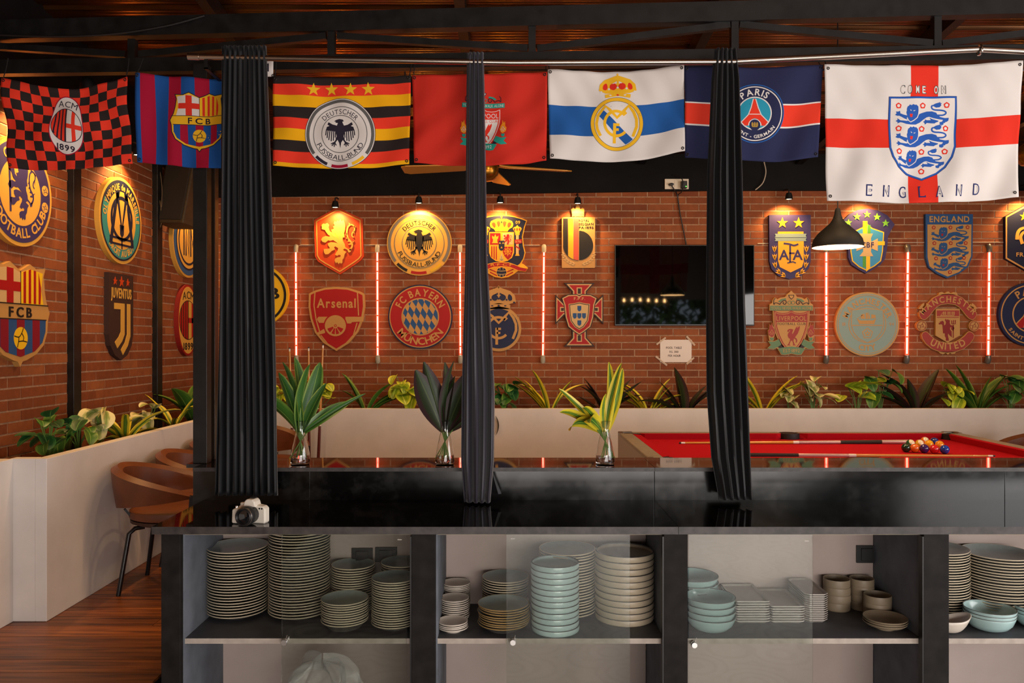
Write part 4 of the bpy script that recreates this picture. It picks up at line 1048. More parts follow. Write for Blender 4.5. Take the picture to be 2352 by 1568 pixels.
# --- pale blue-green round ship crest ---------------------------------------------------
A = Art().frame(1700, 420, 3.563); cx, cy = 1040, 1155
A.part = 'border'; A.poly(circ(cx, cy, 250, 72), 'sky', 1); A.ring(cx, cy, 236, 241, 'tan', 1.5); A.ring(cx, cy, 148, 154, 'tan', 1.5)
A.arctext('MANCHESTER', cx, cy, 168, 44, -90, 148, 'tan', 2, bold=1); A.arctext('CITY', cx, cy, 218, 46, 90, 40, 'tan', 2, bottom=True, bold=1)
A.text('18', 848, 1168, 26, 'tan', 1.8); A.text('94', 1238, 1168, 26, 'tan', 1.8)
A.part = 'shield'; hs = [(1040,1030),(915,1042),(912,1165),(930,1220),(970,1270),(1040,1305)]; S = hs + mirror(hs, 1040)[:-1]
A.poly(inset(S, -6), 'tan', 1.6); A.poly(S, 'sky', 1.9); A.line([(915,1165),(1165,1165)], 7, 'tan', 2.2)
A.part = 'ship'; A.poly([(952,1110),(985,1125),(1085,1125),(1112,1105),(1095,1155),(975,1155)], 'tan', 2.3); A.poly([(985,1110),(990,1075),(1015,1070),(1022,1112)], 'tan', 2.3); A.poly([(1028,1112),(1025,1065),(1050,1060),(1065,1112)], 'tan', 2.3); A.poly([(1072,1110),(1072,1075),(1105,1080),(1108,1105)], 'tan', 2.3); A.line([(955,1112),(1000,1080)], 4, 'tan', 2.3); A.line([(1045,1050),(1045,1125)], 4, 'sky', 2.7)
A.part = 'rose'; A.poly(star(1040,1232,48,38), 'tan', 2.2); A.poly(star(1040,1232,40,31), 'sky', 2.4); A.poly(star(1040,1232,30,14), 'tan', 2.6); A.poly(circ(1040,1232,9,12), 'sky', 2.8)
wallart(A, 'ship_crest', 'round pale grey-green crest with a tan sailing ship', 1991.9, 744.2, to_px(A, circ(cx, cy, 263, 72)), 'tan')
# --- red banner crest with devil figure -----------------------------------------------------
A = Art().frame(2090, 650, 8.712)
top = [(180,590),(230,560),(300,480),(380,380),(470,290),(560,245),(660,222),(760,215),(860,222),(960,245),(1050,290),(1140,370),(1220,470),(1290,550),(1340,590),(1335,650),(1290,720),(1240,738),(1180,710),(1120,650),(1060,570),(980,480),(900,435),(760,418),(620,435),(540,480),(460,570),(400,650),(340,710),(290,740),(230,720),(190,660)]
bot = [(230,1030),(260,980),(310,962),(350,975),(420,1050),(500,1120),(600,1170),(750,1190),(900,1170),(1000,1120),(1090,1050),(1150,980),(1190,962),(1250,985),(1292,1040),(1280,1110),(1200,1220),(1080,1320),(920,1375),(750,1390),(590,1375),(440,1320),(320,1220),(245,1110)]
shd = [(518,512),(998,512),(1000,1045),(755,1190),(515,1050)]
A.part = 'banner'; A.poly(inset(top, 12), 'pinkred', 1.4); A.poly(inset(bot, 12), 'pinkred', 1.4)
A.arctext('MANCHESTER', 760, 980, 600, 115, -90, 112, 'tan', 2.2, bold=1, xs=.9); A.arctext('UNITED', 757, 640, 690, 130, 90, 66, 'tan', 2.2, bottom=True, bold=1, xs=.9)
A.part = 'shield'; A.poly(rect(538,545,985,660), 'pinkred', 1); A.line([(540,685),(980,685)], 14, 'pinkred', 1.2)
A.poly([(600,655),(610,640),(885,640),(890,655)], 'tan', 1.5)
for x in (690, 778, 860): A.poly(rect(x-30,572,x+30,630), 'tan', 1.5); A.line([(x,565),(x,640)], 8, 'pinkred', 1.8); A.line([(x-30,600),(x+30,600)], 6, 'pinkred', 1.8)
A.line([(620,640),(660,585)], 8, 'tan', 1.5)
A.part = 'devil'
A.poly([(575,795),(605,790),(600,765),(625,770),(640,750),(675,770),(682,850),(710,830),(722,780),(700,740),(715,712),(735,745),(758,720),(778,745),(798,735),(792,790),(805,835),(860,850),(885,900),(862,952),(820,922),(832,890),(802,880),(800,930),(832,962),(835,1082),(790,1042),(762,1000),(757,1050),(772,1110),(776,1152),(718,1152),(720,1100),(698,1060),(700,1010),(662,1000),(655,900),(650,830),(620,822),(580,828)], 'dred', 1.5)
A.line([(866,1095),(866,830)], 16, 'dred', 1.5); A.line([(835,745),(838,815),(905,815),(908,740)], 16, 'dred', 1.5); A.line([(872,740),(870,815)], 16, 'dred', 1.5)
A.part = 'ball'
for cx in (235, 1285):
    A.ring(cx, 855, 82, 92, 'dred', 1, n=32); ball_lines(A, cx, 855, 80, 'dred', 1)
orn = [[(575,240),(585,190),(640,175),(700,205),(745,170),(775,170),(820,205),(880,178),(940,190),(955,240)], [(165,510),(240,420),(285,395),(285,440),(215,525)], [(1350,510),(1290,430),(1245,398),(1235,430),(1300,520)], [(580,1370),(920,1370),(900,1410),(840,1415),(800,1395),(760,1432),(720,1395),(660,1420),(600,1405)]]
wallart(A, 'banner_crest', 'tan-edged red banner crest with a red devil on its shield', 2176, 741.5, None, 'tan', outlines=[to_px(A, q) for q in [top, bot, shd, circ(235,855,106,36), circ(1285,855,106,36)] + orn])
# --- navy round tower crest ---------------------------------------------------------------------
A = Art(); psg(A, 2367, 722, 73, 'navy', 'tan', 'red', 'navy', 'gold')
wallart(A, 'tower_crest', 'round navy crest with tan rings and red tower', 2367, 722, circ(2367, 722, 73.5, 72), 'navy')

# ---------------------------- left wall (units: 100 = half the height of a round crest, 0.31 m)
UL = .0031
A = Art(); A.part = 'border'; A.poly(circ(0, 0, 93, 72), 'purple', 1); A.poly(circ(0, 0, 62, 60), 'gold', 1.4)
A.arctext('FOOTBALL CLUB', 0, 0, 84, 17, 90, 140, 'gold', 1.6, bottom=True, bold=1); A.arctext('CHELSEA', 0, 0, 68, 17, -90, 80, 'gold', 1.6, bold=1)
for a in (12, -12, 168, 192):
    A.poly(circ(78*math.cos(R(a)), 78*math.sin(R(a)), 10, 20), 'gold', 1.6); ball_lines(A, 78*math.cos(R(a)), 78*math.sin(R(a)), 9, 'purple', 2)
A.part = 'lion'; B = A.sub(.115, .115, -78, -94); B.part = 'lion'; lion_rampant(B, 'purple', 2); A.line([(-34,-48),(-30,40)], 5, 'purple', 2); A.poly(circ(-34,-52,6,12), 'purple', 2)
leftart(A, 'blue_lion_crest', 'round purple-blue crest with upright lion on gold centre', 4.56, 2.275, UL, circ(0, 0, 100, 72), 'gold')
A = Art(); A.part = 'border'; A.poly(circ(0, 0, 93, 72), 'dnavy', 1); A.poly(circ(0, 0, 89, 72), 'teal', 1.3); A.poly(circ(0, 0, 67, 60), 'gold', 1.6)
A.poly(sector(0, 0, 67, 89, -150, -30, 30), 'dnavy', 1.5)
A.arctext('OLYMPIQUE de MARSEILLE', 0, 0, 71, 14, -90, 175, 'gold', 2, bold=1); A.arctext('DROIT AU BUT', 0, 0, 84, 14, 90, 90, 'gold', 2, bottom=True, bold=1)
A.part = 'monogram'; A.ring(0, -4, 44, 52, 'dnavy', 2.2); A.line([(-52,58),(-30,-30),(-22,-62),(0,22),(22,-62),(30,-30),(52,58)], 12, 'dnavy', 2.4); A.poly([(-30,-66),(-10,-66),(-14,-50),(-26,-50)], 'dnavy', 2.4); A.poly([(30,-66),(10,-66),(14,-50),(26,-50)], 'dnavy', 2.4); A.poly([(-10,10),(10,10),(8,32),(0,40),(-8,32)], 'dnavy', 2.4)
for y_ in (42, 56): A.line([(-56 if y_ < 50 else -50, y_),(56 if y_ < 50 else 50, y_)], 5, 'dnavy', 2.2)
A.line([(0,42),(0,66)], 5, 'dnavy', 2.2)
leftart(A, 'teal_crest', 'round teal and gold crest with large dark M monogram', 5.74, 2.289, UL, circ(0, 0, 100, 72), 'gold')
A = Art(); A.part = 'border'; A.poly(circ(0, 0, 94, 72), 'blue', 1); A.poly(circ(0, 0, 80, 60), 'dnavy', 1.3); A.poly(circ(0, 0, 75, 60), 'gold', 1.6)
A.part = 'monogram'; A.ring(0, 0, 60, 66, 'dnavy', 2)
for q in ([(-30,-40),(-30,40)], [(-16,40),(-16,-40),(4,40),(4,-40)], [(16,40),(16,-40),(28,10),(40,-40),(40,40)]): A.line(q, 7, 'dnavy', 2.2)
leftart(A, 'interlaced_crest', 'round blue and gold crest half behind the hanging loudspeaker', 6.92, 2.285, UL, circ(0, 0, 100, 72), 'gold')
A = Art(); k = 193/503; B = A.sub(k, k, -1668*k, -1025*k); barca(B, 'tan', 'sand', 'red', 'blue', 'maroon', 'black')
for it in range(len(A.items)):
    p = A.items[it]
    if p[4] == 'shield' and p[2] == 'tan': A.items[it] = (p[0], p[1], 'yellow', p[3], p[4])
leftart(A, 'striped_shield_crest', 'tan shield crest with red cross, stripes and yellow ball', 4.56, 1.573, UL, to_px(B, BARCA_OUT), 'tan')
A = Art(); ol = [(-58,-100),(58,-100),(58,40),(50,66),(30,88),(0,100),(-30,88),(-50,66),(-58,40)]
A.part = 'star'
for x, r_ in ((-30,10),(0,13),(30,10)): A.poly(star(x, -82, r_), 'orange', 1.6)
A.part = 'emblem'; A.text('JUVENTUS', 0, -44, 22, 'gold', 1, width=96, bold=1)
A.poly([(-34,-32),(14,-32),(14,40),(2,56),(-20,72),(-32,58),(-14,46),(-4,34),(-4,-18),(-34,-18)], 'gold', 1.4); A.poly([(26,-32),(42,-32),(42,44),(30,66),(6,88),(-4,76),(16,58),(26,40)], 'gold', 1.4)
leftart(A, 'letter_crest', 'tall dark brown crest with three orange stars and J stripes', 5.74, 1.595, UL, ol, 'brown')
A = Art(); milan(A, 0, 0, 66, 97, 'gold', 'red', 'black', 'red', 1)
leftart(A, 'oval_crest', 'oval red-rimmed crest with red and black stripes beside the post', 6.92, 1.605, UL, circ(0, 0, 69, 64, 100), 'dred')
# ================================================================== FLAGS
YFLAG = 3.79
def interp(tab, u):
    n = len(tab) - 1; x = min(max(u, 0), 1)*n; i = min(int(x), n - 1); t = x - i
    p0, p1, p2, p3 = tab[max(i-1, 0)], tab[i], tab[i+1], tab[min(i+2, n)]
    return .5*((2*p1) + (-p0+p2)*t + (2*p0-5*p1+4*p2-p3)*t*t + (-p0+3*p1-3*p2+p3)*t**3)
def subdiv(tris, lim=7.0):
    out = []; st = list(tris)
    while st:
        a, b, c = st.pop()
        d = [(math.hypot(a[0]-b[0], a[1]-b[1]), 0), (math.hypot(b[0]-c[0], b[1]-c[1]), 1), (math.hypot(c[0]-a[0], c[1]-a[1]), 2)]
        L, i = max(d)
        if L <= lim: out.append((a, b, c)); continue
        if i == 0: m = ((a[0]+b[0])/2, (a[1]+b[1])/2); st += [(a, m, c), (m, b, c)]
        elif i == 1: m = ((b[0]+c[0])/2, (b[1]+c[1])/2); st += [(a, b, m), (a, m, c)]
        else: m = ((c[0]+a[0])/2, (c[1]+a[1])/2); st += [(a, b, m), (m, b, c)]
    return out
def flag(name, label, xl, xr, top, bot, colour, ub, vb, folds, art=None, yoff=0.0, corners='lr', group=None):
    """xl/xr: x at top and bottom of each side (px); folds: list of (amp m, wavelength px, angle deg, phase, fade)"""
    def uvpx(u, v):
        a = xl[0] + (xl[1]-xl[0])*v; b = xr[0] + (xr[1]-xr[0])*v
        return (a + (b-a)*u, interp(top, u)*(1-v) + interp(bot, u)*v)
    W = xr[0]-xl[0]; H = bot[0]-top[0]
    def fold(px, py):
        y = 0; v = (py - top[0])/H
        for amp, wl, ang, ph, fade in folds:
            q = px*math.cos(R(ang)) + py*math.sin(R(ang))
            y += 1.1*amp*math.sin(2*math.pi*q/wl + ph)*(1 if not fade else max(0.15, min(1, v*fade) if fade > 0 else min(1, (1-v)*-fade)))
        return y
    Y0 = YFLAG + yoff
    def w3(p, h=0.0):
        yy = Y0 + fold(*p)
        q = P(p[0], p[1], Y0); return (q.x, yy - h*.0006, q.z)
    def fill(br, n):
        br = sorted(set([0.0, 1.0] + list(br))); out = []
        for a, b in zip(br[:-1], br[1:]):
            k = max(1, int(round((b-a)*n)));
            out += [a + (b-a)*i/k for i in range(k)]
        return out + [1.0]
    us = fill(ub, W/5.5); vs_ = fill(vb, H/6.0)
    V = [w3(uvpx(u, v)) for v in vs_ for u in us]; nu = len(us); FF = []; MI = []; cols = []
    for j in range(len(vs_)-1):
        for i in range(nu-1):
            c = colour((us[i]+us[i+1])/2, (vs_[j]+vs_[j+1])/2)
            if c not in cols: cols.append(c)
            FF.append((j*nu+i, j*nu+i+1, (j+1)*nu+i+1, (j+1)*nu+i)); MI.append(cols.index(c))
    ctr = uvpx(.5, 0); c3 = P(ctr[0], ctr[1], Y0)
    root = empty(name, c3, 0, label, 'flag', group)
    me = bpy.data.meshes.new('cloth'); me.from_pydata(V, [], FF)
    for c in cols: me.materials.append(fabric(c))
    me.polygons.foreach_set('material_index', MI); me.polygons.foreach_set('use_smooth', [True]*len(FF)); me.update()
    cl = bpy.data.objects.new('cloth', me); link(cl, root); cl.matrix_parent_inverse = root.matrix_basis.inverted()
    so = cl.modifiers.new('thick', 'SOLIDIFY'); so.thickness = .0012; so.offset = 1.0 if me.polygons[0].normal.y > 0 else -1.0
    if art:
        parts = []
        for it in art.items:
            if it[4] not in parts: parts.append(it[4])
        for pn, cl_ in [(p_, c_) for p_ in parts for c_ in clusters([it for it in art.items if it[4] == p_])]:
            V = []; FF = []; MI = []; cols = []; pn = pn.split('#')[0]
            for pts, tris, col, lv, part in cl_:
                if col not in cols: cols.append(col)
                mi = cols.index(col); vm = {}
                for t in subdiv([tuple(pts[i] for i in q) for q in tris]):
                    f = []
                    for p in t:
                        k = (round(p[0], 3), round(p[1], 3))
                        if k not in vm: vm[k] = len(V); V.append(w3(p, lv + 1.2))
                        f.append(vm[k])
                    FF.append(f); MI.append(mi)
            me = bpy.data.meshes.new(pn); me.from_pydata(V, [], FF)
            for c in cols: me.materials.append(fabric(c))
            me.polygons.foreach_set('material_index', MI); me.polygons.foreach_set('use_smooth', [True]*len(FF)); me.update()
            o = bpy.data.objects.new('printed_' + pn, me); link(o, root)
            if pn == 'lettering': o['kind'] = 'stuff'
            o.matrix_parent_inverse = root.matrix_basis.inverted()
    for u, v in ((.018,.03),(.982,.03),(.018,.965),(.982,.965)):
        q = uvpx(u, v); p = Vector(w3(q, 1.5)); m = MB()
        m.tube([p + Vector((.0055*math.cos(k*math.pi/6), -.0005, .0055*math.sin(k*math.pi/6))) for k in range(13)], .0022, 6)
        o = m.build('grommet', mat('grommet', '#2a211c', .4, metal=.6), None); o.parent = root; o.matrix_parent_inverse = root.matrix_basis.inverted()
    for u in (.012, .988):
        q = uvpx(u, .02); p = Vector(w3(q, 0)); t = Vector((p.x + rnd.uniform(-.01, .01), Y0 + .05, 2.775 + .01))
        o = MB().tube([p, (p + t)/2 + Vector((0, .004, 0)), t], .0022, 5).build('tie_cord', mat('cord_black', '#171210', .8)); o.parent = root; o.matrix_parent_inverse = root.matrix_basis.inverted()
    return root

# red and black chequered flag
A = Art().frame(0, 0, 3.647); B = A.sub(1, 1, 0, 0)
milan(A, 560, 1052, 146, 243, 'white', 'red', 'dark', 'crimson', 1)
# lean the oval the way the cloth hangs
A.items = [([(x + (y - 288)*-.06 + (x-153)*.0, y + (x-153)*.22) for x, y in p], t, c, l, pt) for p, t, c, l, pt in A.items]
flag('chequered_flag', 'red and black chequered flag with an oval white emblem', (2, 20), (289, 305), [178,186,197,203,203,197,187,174], [386,389,390,389,388,385,381,376],
     lambda u, v: 'red' if (int(u*13) + int(v*9)) % 2 == 0 else 'black', [i/13 for i in range(14)], [i/9 for i in range(10)],
     [(.009, 120, 65, 0, 0), (.007, 90, -40, 1, -1.6), (.004, 60, 0, .5, 1.2)], A)
# blue and crimson striped flag
A = Art().frame(0, 0, 3.647); A.part = 'shield'; A.poly(BARCA_OUT, 'dark', .6); A.poly(inset(BARCA_OUT, 7), 'gold', 1)
barca(A, 'gold', 'white', 'eng', 'blue', 'crimson', 'dark', 1.4)
bs_ = [12/290 + 31*i/290 for i in range(10)]
flag('striped_flag', 'blue and crimson striped flag with a gold shield beside the post', (312, 314), (602, 602), [168,172,176,179,181,182,180], [372,377,382,385,387,387,386],
     lambda u, v: 'blue' if sum(u > b for b in bs_) % 2 == 0 else 'crimson', bs_, [], [(.010, 105, 12, 2.2, 0), (.005, 60, -8, 0, 1.3)], A)
# black red yellow striped flag with round badge
A = Art().frame(600, 0, 3.647); A.part = 'star'
for x in (438, 588, 748, 898): A.poly(star(x, 750, 58), 'gold', 1)
A.part = 'badge'; A.poly(circ(662, 1122, 297, 80), 'dark', .5); A.poly(circ(662, 1122, 293, 80), 'white', .9)
dfb(A, 662, 1122, 297, 'white', 'grey', 'dark', 'crimson', 'gold', 1.4, 1.6)
vb_ = [.083, .205, .333, .455, .577, .705, .827, .955]
flag('badge_flag', 'black red and yellow striped flag with four stars and eagle badge', (626, 628), (944, 940), [174,176,178,178,177,175,173], [381,384,386,387,386,382,377],
     lambda u, v: ('black', 'red', 'yellow')[sum(v > b for b in vb_) % 3], [], vb_, [(.005, 150, 10, .4, 0), (.0045, 85, 28, 1.4, 1.2), (.004, 70, -35, 2, -1.8)], A)
# red flag with bird shield
A = Art().frame(1040, 180, 8.7125); B = A.sub(1, .97, -62, 60)
liver(B, 'eng', 'white', 'teal', 'dark', 'orange', 1)
A.part = 'gate'
flag('red_flag', 'plain red flag with a green and white crest behind narrow curtain', (946, 952), (1257, 1255), [172,172,171,170,169,167,165], [375,378,380,381,380,376,368],
     lambda u, v: 'liver', [], [], [(.010, 170, 38, .3, 1.4), (.006, 95, 8, 1.2, 0), (.004, 60, 48, 0, 1.5)], A)
# white flag with blue band
A = Art().frame(1200, 0, 3.647); A.part = 'badge'
A.poly(circ(790, 1040, 222, 72), 'grey', .5); A.poly(circ(790, 1040, 219, 72), 'gold', .8); A.poly(circ(790, 1040, 192, 64), 'grey', 1); A.poly(circ(790, 1040, 188, 64), 'white', 1.2)
A.part = 'monogram'; real_mono(A, 'gold', 'royal', 1.5); A.part = 'crown'; crown_real(A, 'gold', 'eng', 'white', 1)
flag('white_banded_flag', 'white flag with blue band, gold round monogram and red crown', (1258, 1263), (1571, 1573), [160,162,164,164,162,157,150], [365,368,371,371,368,359,347],
     lambda u, v: 'royal' if .39 < v < .725 else 'white', [], [.39, .725], [(.007, 160, 52, .3, 0), (.004, 80, 20, 1.4, 1.3), (.003, 55, -30, 0, -2)], A)
# navy flag with red band
A = Art().frame(1200, 0, 3.647); A.part = 'badge'; A.poly(circ(1942, 952, 248, 72), 'royal', .6); A.poly(circ(1942, 952, 240, 72), 'navy', .9)
psg(A, 1942, 952, 246, 'navy', 'white', 'psgred', 'sky', 'bronze', 1.3)
flag('navy_flag', 'navy flag with a red band and round tower badge', (1572, 1574), (1892, 1878), [151,152,153,154,154,152,148], [361,364,366,369,371,368,361],
     lambda u, v: 'psgred' if .41 < v < .63 else ('white' if .395 < v < .647 else 'navy'), [], [.395, .41, .63, .647], [(.008, 150, 35, 1.2, 0), (.004, 75, 18, .2, 1.3)], A)
# large white flag with red cross
A = Art().frame(2020, 210, 7.125); A.part = 'shield'
S = [(145,90),(1272,72),(1268,500),(1250,900),(1190,1080),(1080,1250),(940,1360),(700,1458),(460,1360),(300,1240),(190,1080),(142,930),(140,500)]
A.poly(S, 'ink', .5); A.poly(inset(S, 7), 'engblue', .8); A.poly(inset(S, 34), 'white', 1.1)
A.part = 'lion'
for dx, dy, k in ((0, 0, 1), (2, 365, 1), (68, 765, .87)):
    B = A.sub(k, k, dx, dy + (0 if k == 1 else 10)); B.part = 'lion'; lion_passant(B, 'engblue', 1.6, 'white', 'eng')
A.part = 'rose'
for x, y_ in ((305,238),(705,235),(1102,223),(300,612),(697,610),(1092,600),(308,985),(697,985),(1075,980),(698,1305)): rose(A, x, y_, 52, 'eng', 'white', 1.5)
B = A.frame(1712, 0, 3.267); A.part = 'lettering'
for x, ch_ in ((1177,'C'),(1229,'O'),(1288,'M'),(1340,'E'),(1433,'O'),(1487,'N')):
    A.text(ch_, x+3, 703, 60, 'grey', 1.4, width=33, bold=1); A.text(ch_, x, 698, 50, 'white', 1.8, width=25, bold=1)
for i, (x, y_, ch_) in enumerate(zip((922,1058,1190,1325,1447,1592,1735), (1465,1468,1474,1475,1475,1466,1455), 'ENGLAND')):
    A.text(ch_, x, y_ + 4, 80, 'ink', 1.4, width=50, bold=1, slope=0); A.text(ch_, x + .5, y_ - 3, 66, 'white' if ch_ != 'L' else 'eng', 1.9, width=33)
flag('cross_flag', 'large white flag with red cross and a three-lion shield', (1893, 1900), (2350, 2337), [148,149,150,151,149,145,139], [461,463,465,466,464,460,453],
     lambda u, v: 'eng' if (.395 < v < .605 or .433 < u < .577) else 'white', [.433, .577], [.395, .605], [(.006, 190, 22, 1.5, 0), (.008, 150, 42, .2, 1.1), (.003, 70, 15, 0, 1.4), (.002, 60, -30, 1, -2)], A, yoff=-.01)
# white flag almost hidden behind the wide curtain
flag('hidden_flag', 'white flag corner with dark mark peeping past the wide curtain', (606, 606), (628, 627), [134,131,129,128], [176,176,176,175],
     lambda u, v: 'dark' if (u < .55 and .35 < v < .75) else 'white', [.55], [.35, .75], [(.003, 40, 10, 0, 0)], None, yoff=.02)
# ================================================================== STEELWORK AND CURTAINS
def YT(px): return 4.0 - .2*px/2352          # the truss runs slightly askew
def T3(px, py, dy=0.0): y_ = YT(px) + dy; return P(px, py, y_)
tr = empty('roof_truss', T3(1176, 135), 0, 'black welded steel truss spanning above the bar', 'truss')
def tbar(name, a, b, w, h): 
    p, q = T3(*a), T3(*b); ch(MB().bar(p, q, w, h), name, MT['black_steel'], tr)
tbar('top_chord', (-420, 83), (2800, 2), .06, .094)
tbar('bottom_chord', (-420, 163), (2800, 116), .05, .07)
for px, y0, y1 in ((305, 92, 140), (762, 72, 136), (1222, 60, 128), (1686, 46, 120), (2150, 32, 114)): tbar('web_post', (px, y0), (px, y1), .035, .038)
for a, b in (((320, 126), (750, 84)), ((775, 84), (1212, 112)), ((1234, 113), (1676, 58)), ((1698, 58), (2140, 101)), ((2162, 102), (2560, 52)), ((290, 126), (-120, 100))): tbar('diagonal', a, b, .03, .032)
# posts at the bar's left end
o = MB().box((X(443, 3.83), 3.83, ZL), (X(475, 3.83), 3.89, 2.76)).build('steel_post', MT['black_steel'], bevel=.002)
tag(o, 'square black steel post at the end of the raised ledge', 'post')
o = MB().box((X(476, 3.98), 3.955, ZL), (X(498, 3.98), 4.005, 2.76)).build('steel_post', mat('brown_steel', '#33251b', .3, metal=.3), bevel=.002)
tag(o, 'slim brownish steel post beside the black post on the ledge', 'post')
# curtain rods
YR = 3.62
r_ = empty('curtain_rod', P(432, 130, YR), 0, 'steel curtain rod with bracket carrying the three dark curtains', 'curtain rod')
ch(MB().tube([P(432, 130, YR), P(1176, 144, YR), P(1690, 142, YR)], .0135, 12), 'tube', MT['steel_tube'], r_, smooth=True)
q = P(473, 143, YR); ch(MB().box((q.x - .008, YR - .003, q.z - .03), (q.x + .008, YR + .003, q.z + .02)).box((q.x - .008, YR - .003, q.z - .03), (q.x + .008, YR + .36, q.z - .024)), 'bracket', MT['black_steel'], r_)
ch(MB().tube([P(432, 130, YR), P(458, 130.6, YR)], .0155, 12), 'end_sleeve', MT['steel_tube'], r_, smooth=True)
r2 = empty('curtain_rod', P(1692, 141, YR), 0, 'bright steel curtain rod with ring joint above the large white flag', 'curtain rod')
ch(MB().tube([P(1692, 141, YR), P(2246, 113, YR)], .0135, 12), 'tube', MT['steel_tube'], r2, smooth=True)
ch(MB().tube([P(2250, 113, YR), P(2430, 122, YR)], .0135, 12), 'tube', MT['steel_tube'], r2, smooth=True)
q = P(2250, 115, YR); ch(MB().tube([q + Vector((0, .022*math.cos(R(30*k)), .022*math.sin(R(30*k)))) for k in range(13)], .004, 8), 'ring_bracket', MT['steel_tube'], r2, smooth=True)
# curtains
def curtain(label, rows, nf, amp, seed, yb=0.0):
    """rows: (py, x_left, x_right) ; nf folds"""
    rg = random.Random(seed); ph = [rg.uniform(-.35, .35) for _ in range(nf + 2)]; aw = [rg.uniform(.55, 1.25) for _ in range(nf + 2)]
    n = nf*10; N = len(rows); m = MB()
    def at(v, k):
        t = v*(N - 1); i = min(int(t), N - 2); f = t - i
        return rows[i][k] + (rows[i+1][k] - rows[i][k])*f
    def fn(u, v):
        py, xl, xr = at(v, 0), at(v, 1), at(v, 2)
        s = u*nf; i = min(int(s), nf - 1); fr = s - i
        a = amp*(aw[i]*(1-fr) + aw[i+1]*fr)*(.55 + .45*min(1, v*3))
        w = math.sin(2*math.pi*s + ph[i]*(1-fr) + ph[i+1]*fr + .35*math.sin(v*4 + i))
        px = xl + (xr - xl)*(u + .012*math.sin(6*v + 5*u) + .018*math.cos(2*math.pi*s)*(1 - abs(2*u-1)))
        q = P(px, py, YR); return (q.x, YR + yb*v + a*w, q.z)
    m.grid(fn, n, 60)
    o = m.build('curtain', CURT, None, True); o.modifiers.new('thick', 'SOLIDIFY').thickness = .0025
    tag(o, label, 'curtain'); return o
CURT = mat('curtain_satin', '#09090c', .58, spec=.4, sheen=.14)
CURT2 = mat('curtain_greyed', '#2a2730', .5, spec=.4, sheen=.25)
curtain('wide gathered black curtain hanging behind the white camera', [(106, 510, 612), (300, 506, 618), (600, 503, 626), (850, 500, 632), (1000, 497, 635), (1138, 492, 638)], 9, .026, 3, .02)
CURT_KEEP = CURT; CURT = CURT2
curtain('narrow charcoal curtain hanging in front of the plain red flag', [(121, 1073, 1110), (200, 1071, 1112), (600, 1068, 1118), (760, 1064, 1127), (900, 1061, 1135), (1060, 1060, 1134), (1153, 1066, 1126)], 4, .022, 5)
CURT = CURT_KEEP
curtain('gathered black curtain hanging in front of the television edge', [(112, 1641, 1690), (180, 1634, 1697), (400, 1624, 1703), (700, 1622, 1709), (900, 1624, 1717), (1050, 1634, 1724), (1146, 1650, 1729)], 5, .028, 11)
o = MB().grid(lambda u, v: tuple(P(1122 + 26*u*v + 4*u, 1065 + 68*v, 3.66) + Vector((0, .012*math.sin(6*u), 0))), 8, 8).build('curtain_tail', CURT, None, True)
tag(o, 'loose black cloth end behind the narrow curtain', 'cloth')
# cables near the roof
def cable(name, label, pts, r, m, cat='cable'):
    pts3 = []
    P4 = [Vector(p) for p in pts]
    for i in range(len(P4) - 1):
        a, b, c_, d = P4[max(i-1, 0)], P4[i], P4[i+1], P4[min(i+2, len(P4)-1)]
        for k in range(6):
            t = k/6; pts3.append(.5*((2*b) + (-a+c_)*t + (2*a-5*b+4*c_-d)*t*t + (-a+3*b-3*c_+d)*t**3))
    pts3.append(P4[-1])
    o = MB().tube(pts3, r, 6).build(name, m, None, True); return tag(o, label, cat)
mat('cable_black', '#141110', .5); mat('cable_white', '#b9aa95', .6)
cable('roof_cable', 'black cable sagging below the top chord of the truss', [T3(-60, 78, -.05), T3(120, 84, -.05), T3(260, 78, -.05), T3(380, 60, -.05), T3(470, 36, -.05)], .006, MT['cable_black'])
cable('thin_cable', 'thin pale cable hanging below the navy flag', [P(1755, 372, 7.36), P(1759, 395, 7.36), P(1752, 420, 7.36), P(1735, 436, 7.36)], .005, MT['cable_white'])

# ================================================================== LAMPS
EM = lambda n, c, s: mat(n, '#000000', .5, emit=c, estr=s)
mat('lamp_black', '#0c0a09', .65, spec=.3)
EM('bulb_warm', '#ffd9a0', 14.0)
def light(name, typ, loc, col, w, **kw):
    d = bpy.data.lights.new(name, typ); d.color = col; d.energy = w
    for k, v in kw.items(): setattr(d, k, v)
    o = bpy.data.objects.new(name, d); COL.objects.link(o); o.location = loc; return o
def spot(label, loc, inward, power, group=None):
    """small black downlight; inward = unit vector to the wall"""
    root = empty('wall_spotlight', loc, 0, label, 'spotlight', group); iw = Vector(inward)
    v = Vector(loc); m = MB()
    m.lathe([(.012, .062), (.022, .06), (.030, .035), (.034, 0), (.031, 0), (.028, .012), (0, .012)], 18, loc)
    ch(m, 'housing', MT['lamp_black'], root, smooth=True)
    ch(MB().lathe([(0, .006), (.0285, .006), (.0285, .011), (0, .011)], 18, loc), 'bulb', MT['bulb_warm'], root)
    w = v + Vector((0, 0, .06)); ch(MB().tube([w, w + Vector((0, 0, .03)), w + Vector((0, 0, .045)) + iw*.07, w + Vector((0, 0, .045)) + iw*.135], .006, 8), 'bracket', MT['lamp_black'], root)
    l = light('spot_beam', 'SPOT', v + Vector((0, 0, -.004)), (1.0, .56, .20), power, spot_size=R(118), spot_blend=.7, shadow_soft_size=.02)
    l.rotation_euler = (iw + Vector((0, 0, -2.2))).to_track_quat('-Z', 'Y').to_euler(); l.parent = root; l.matrix_parent_inverse = root.matrix_basis.inverted()
SPOTW = 25; FILLW = 23  # power of the wall spotlights, then of the added fill lamps
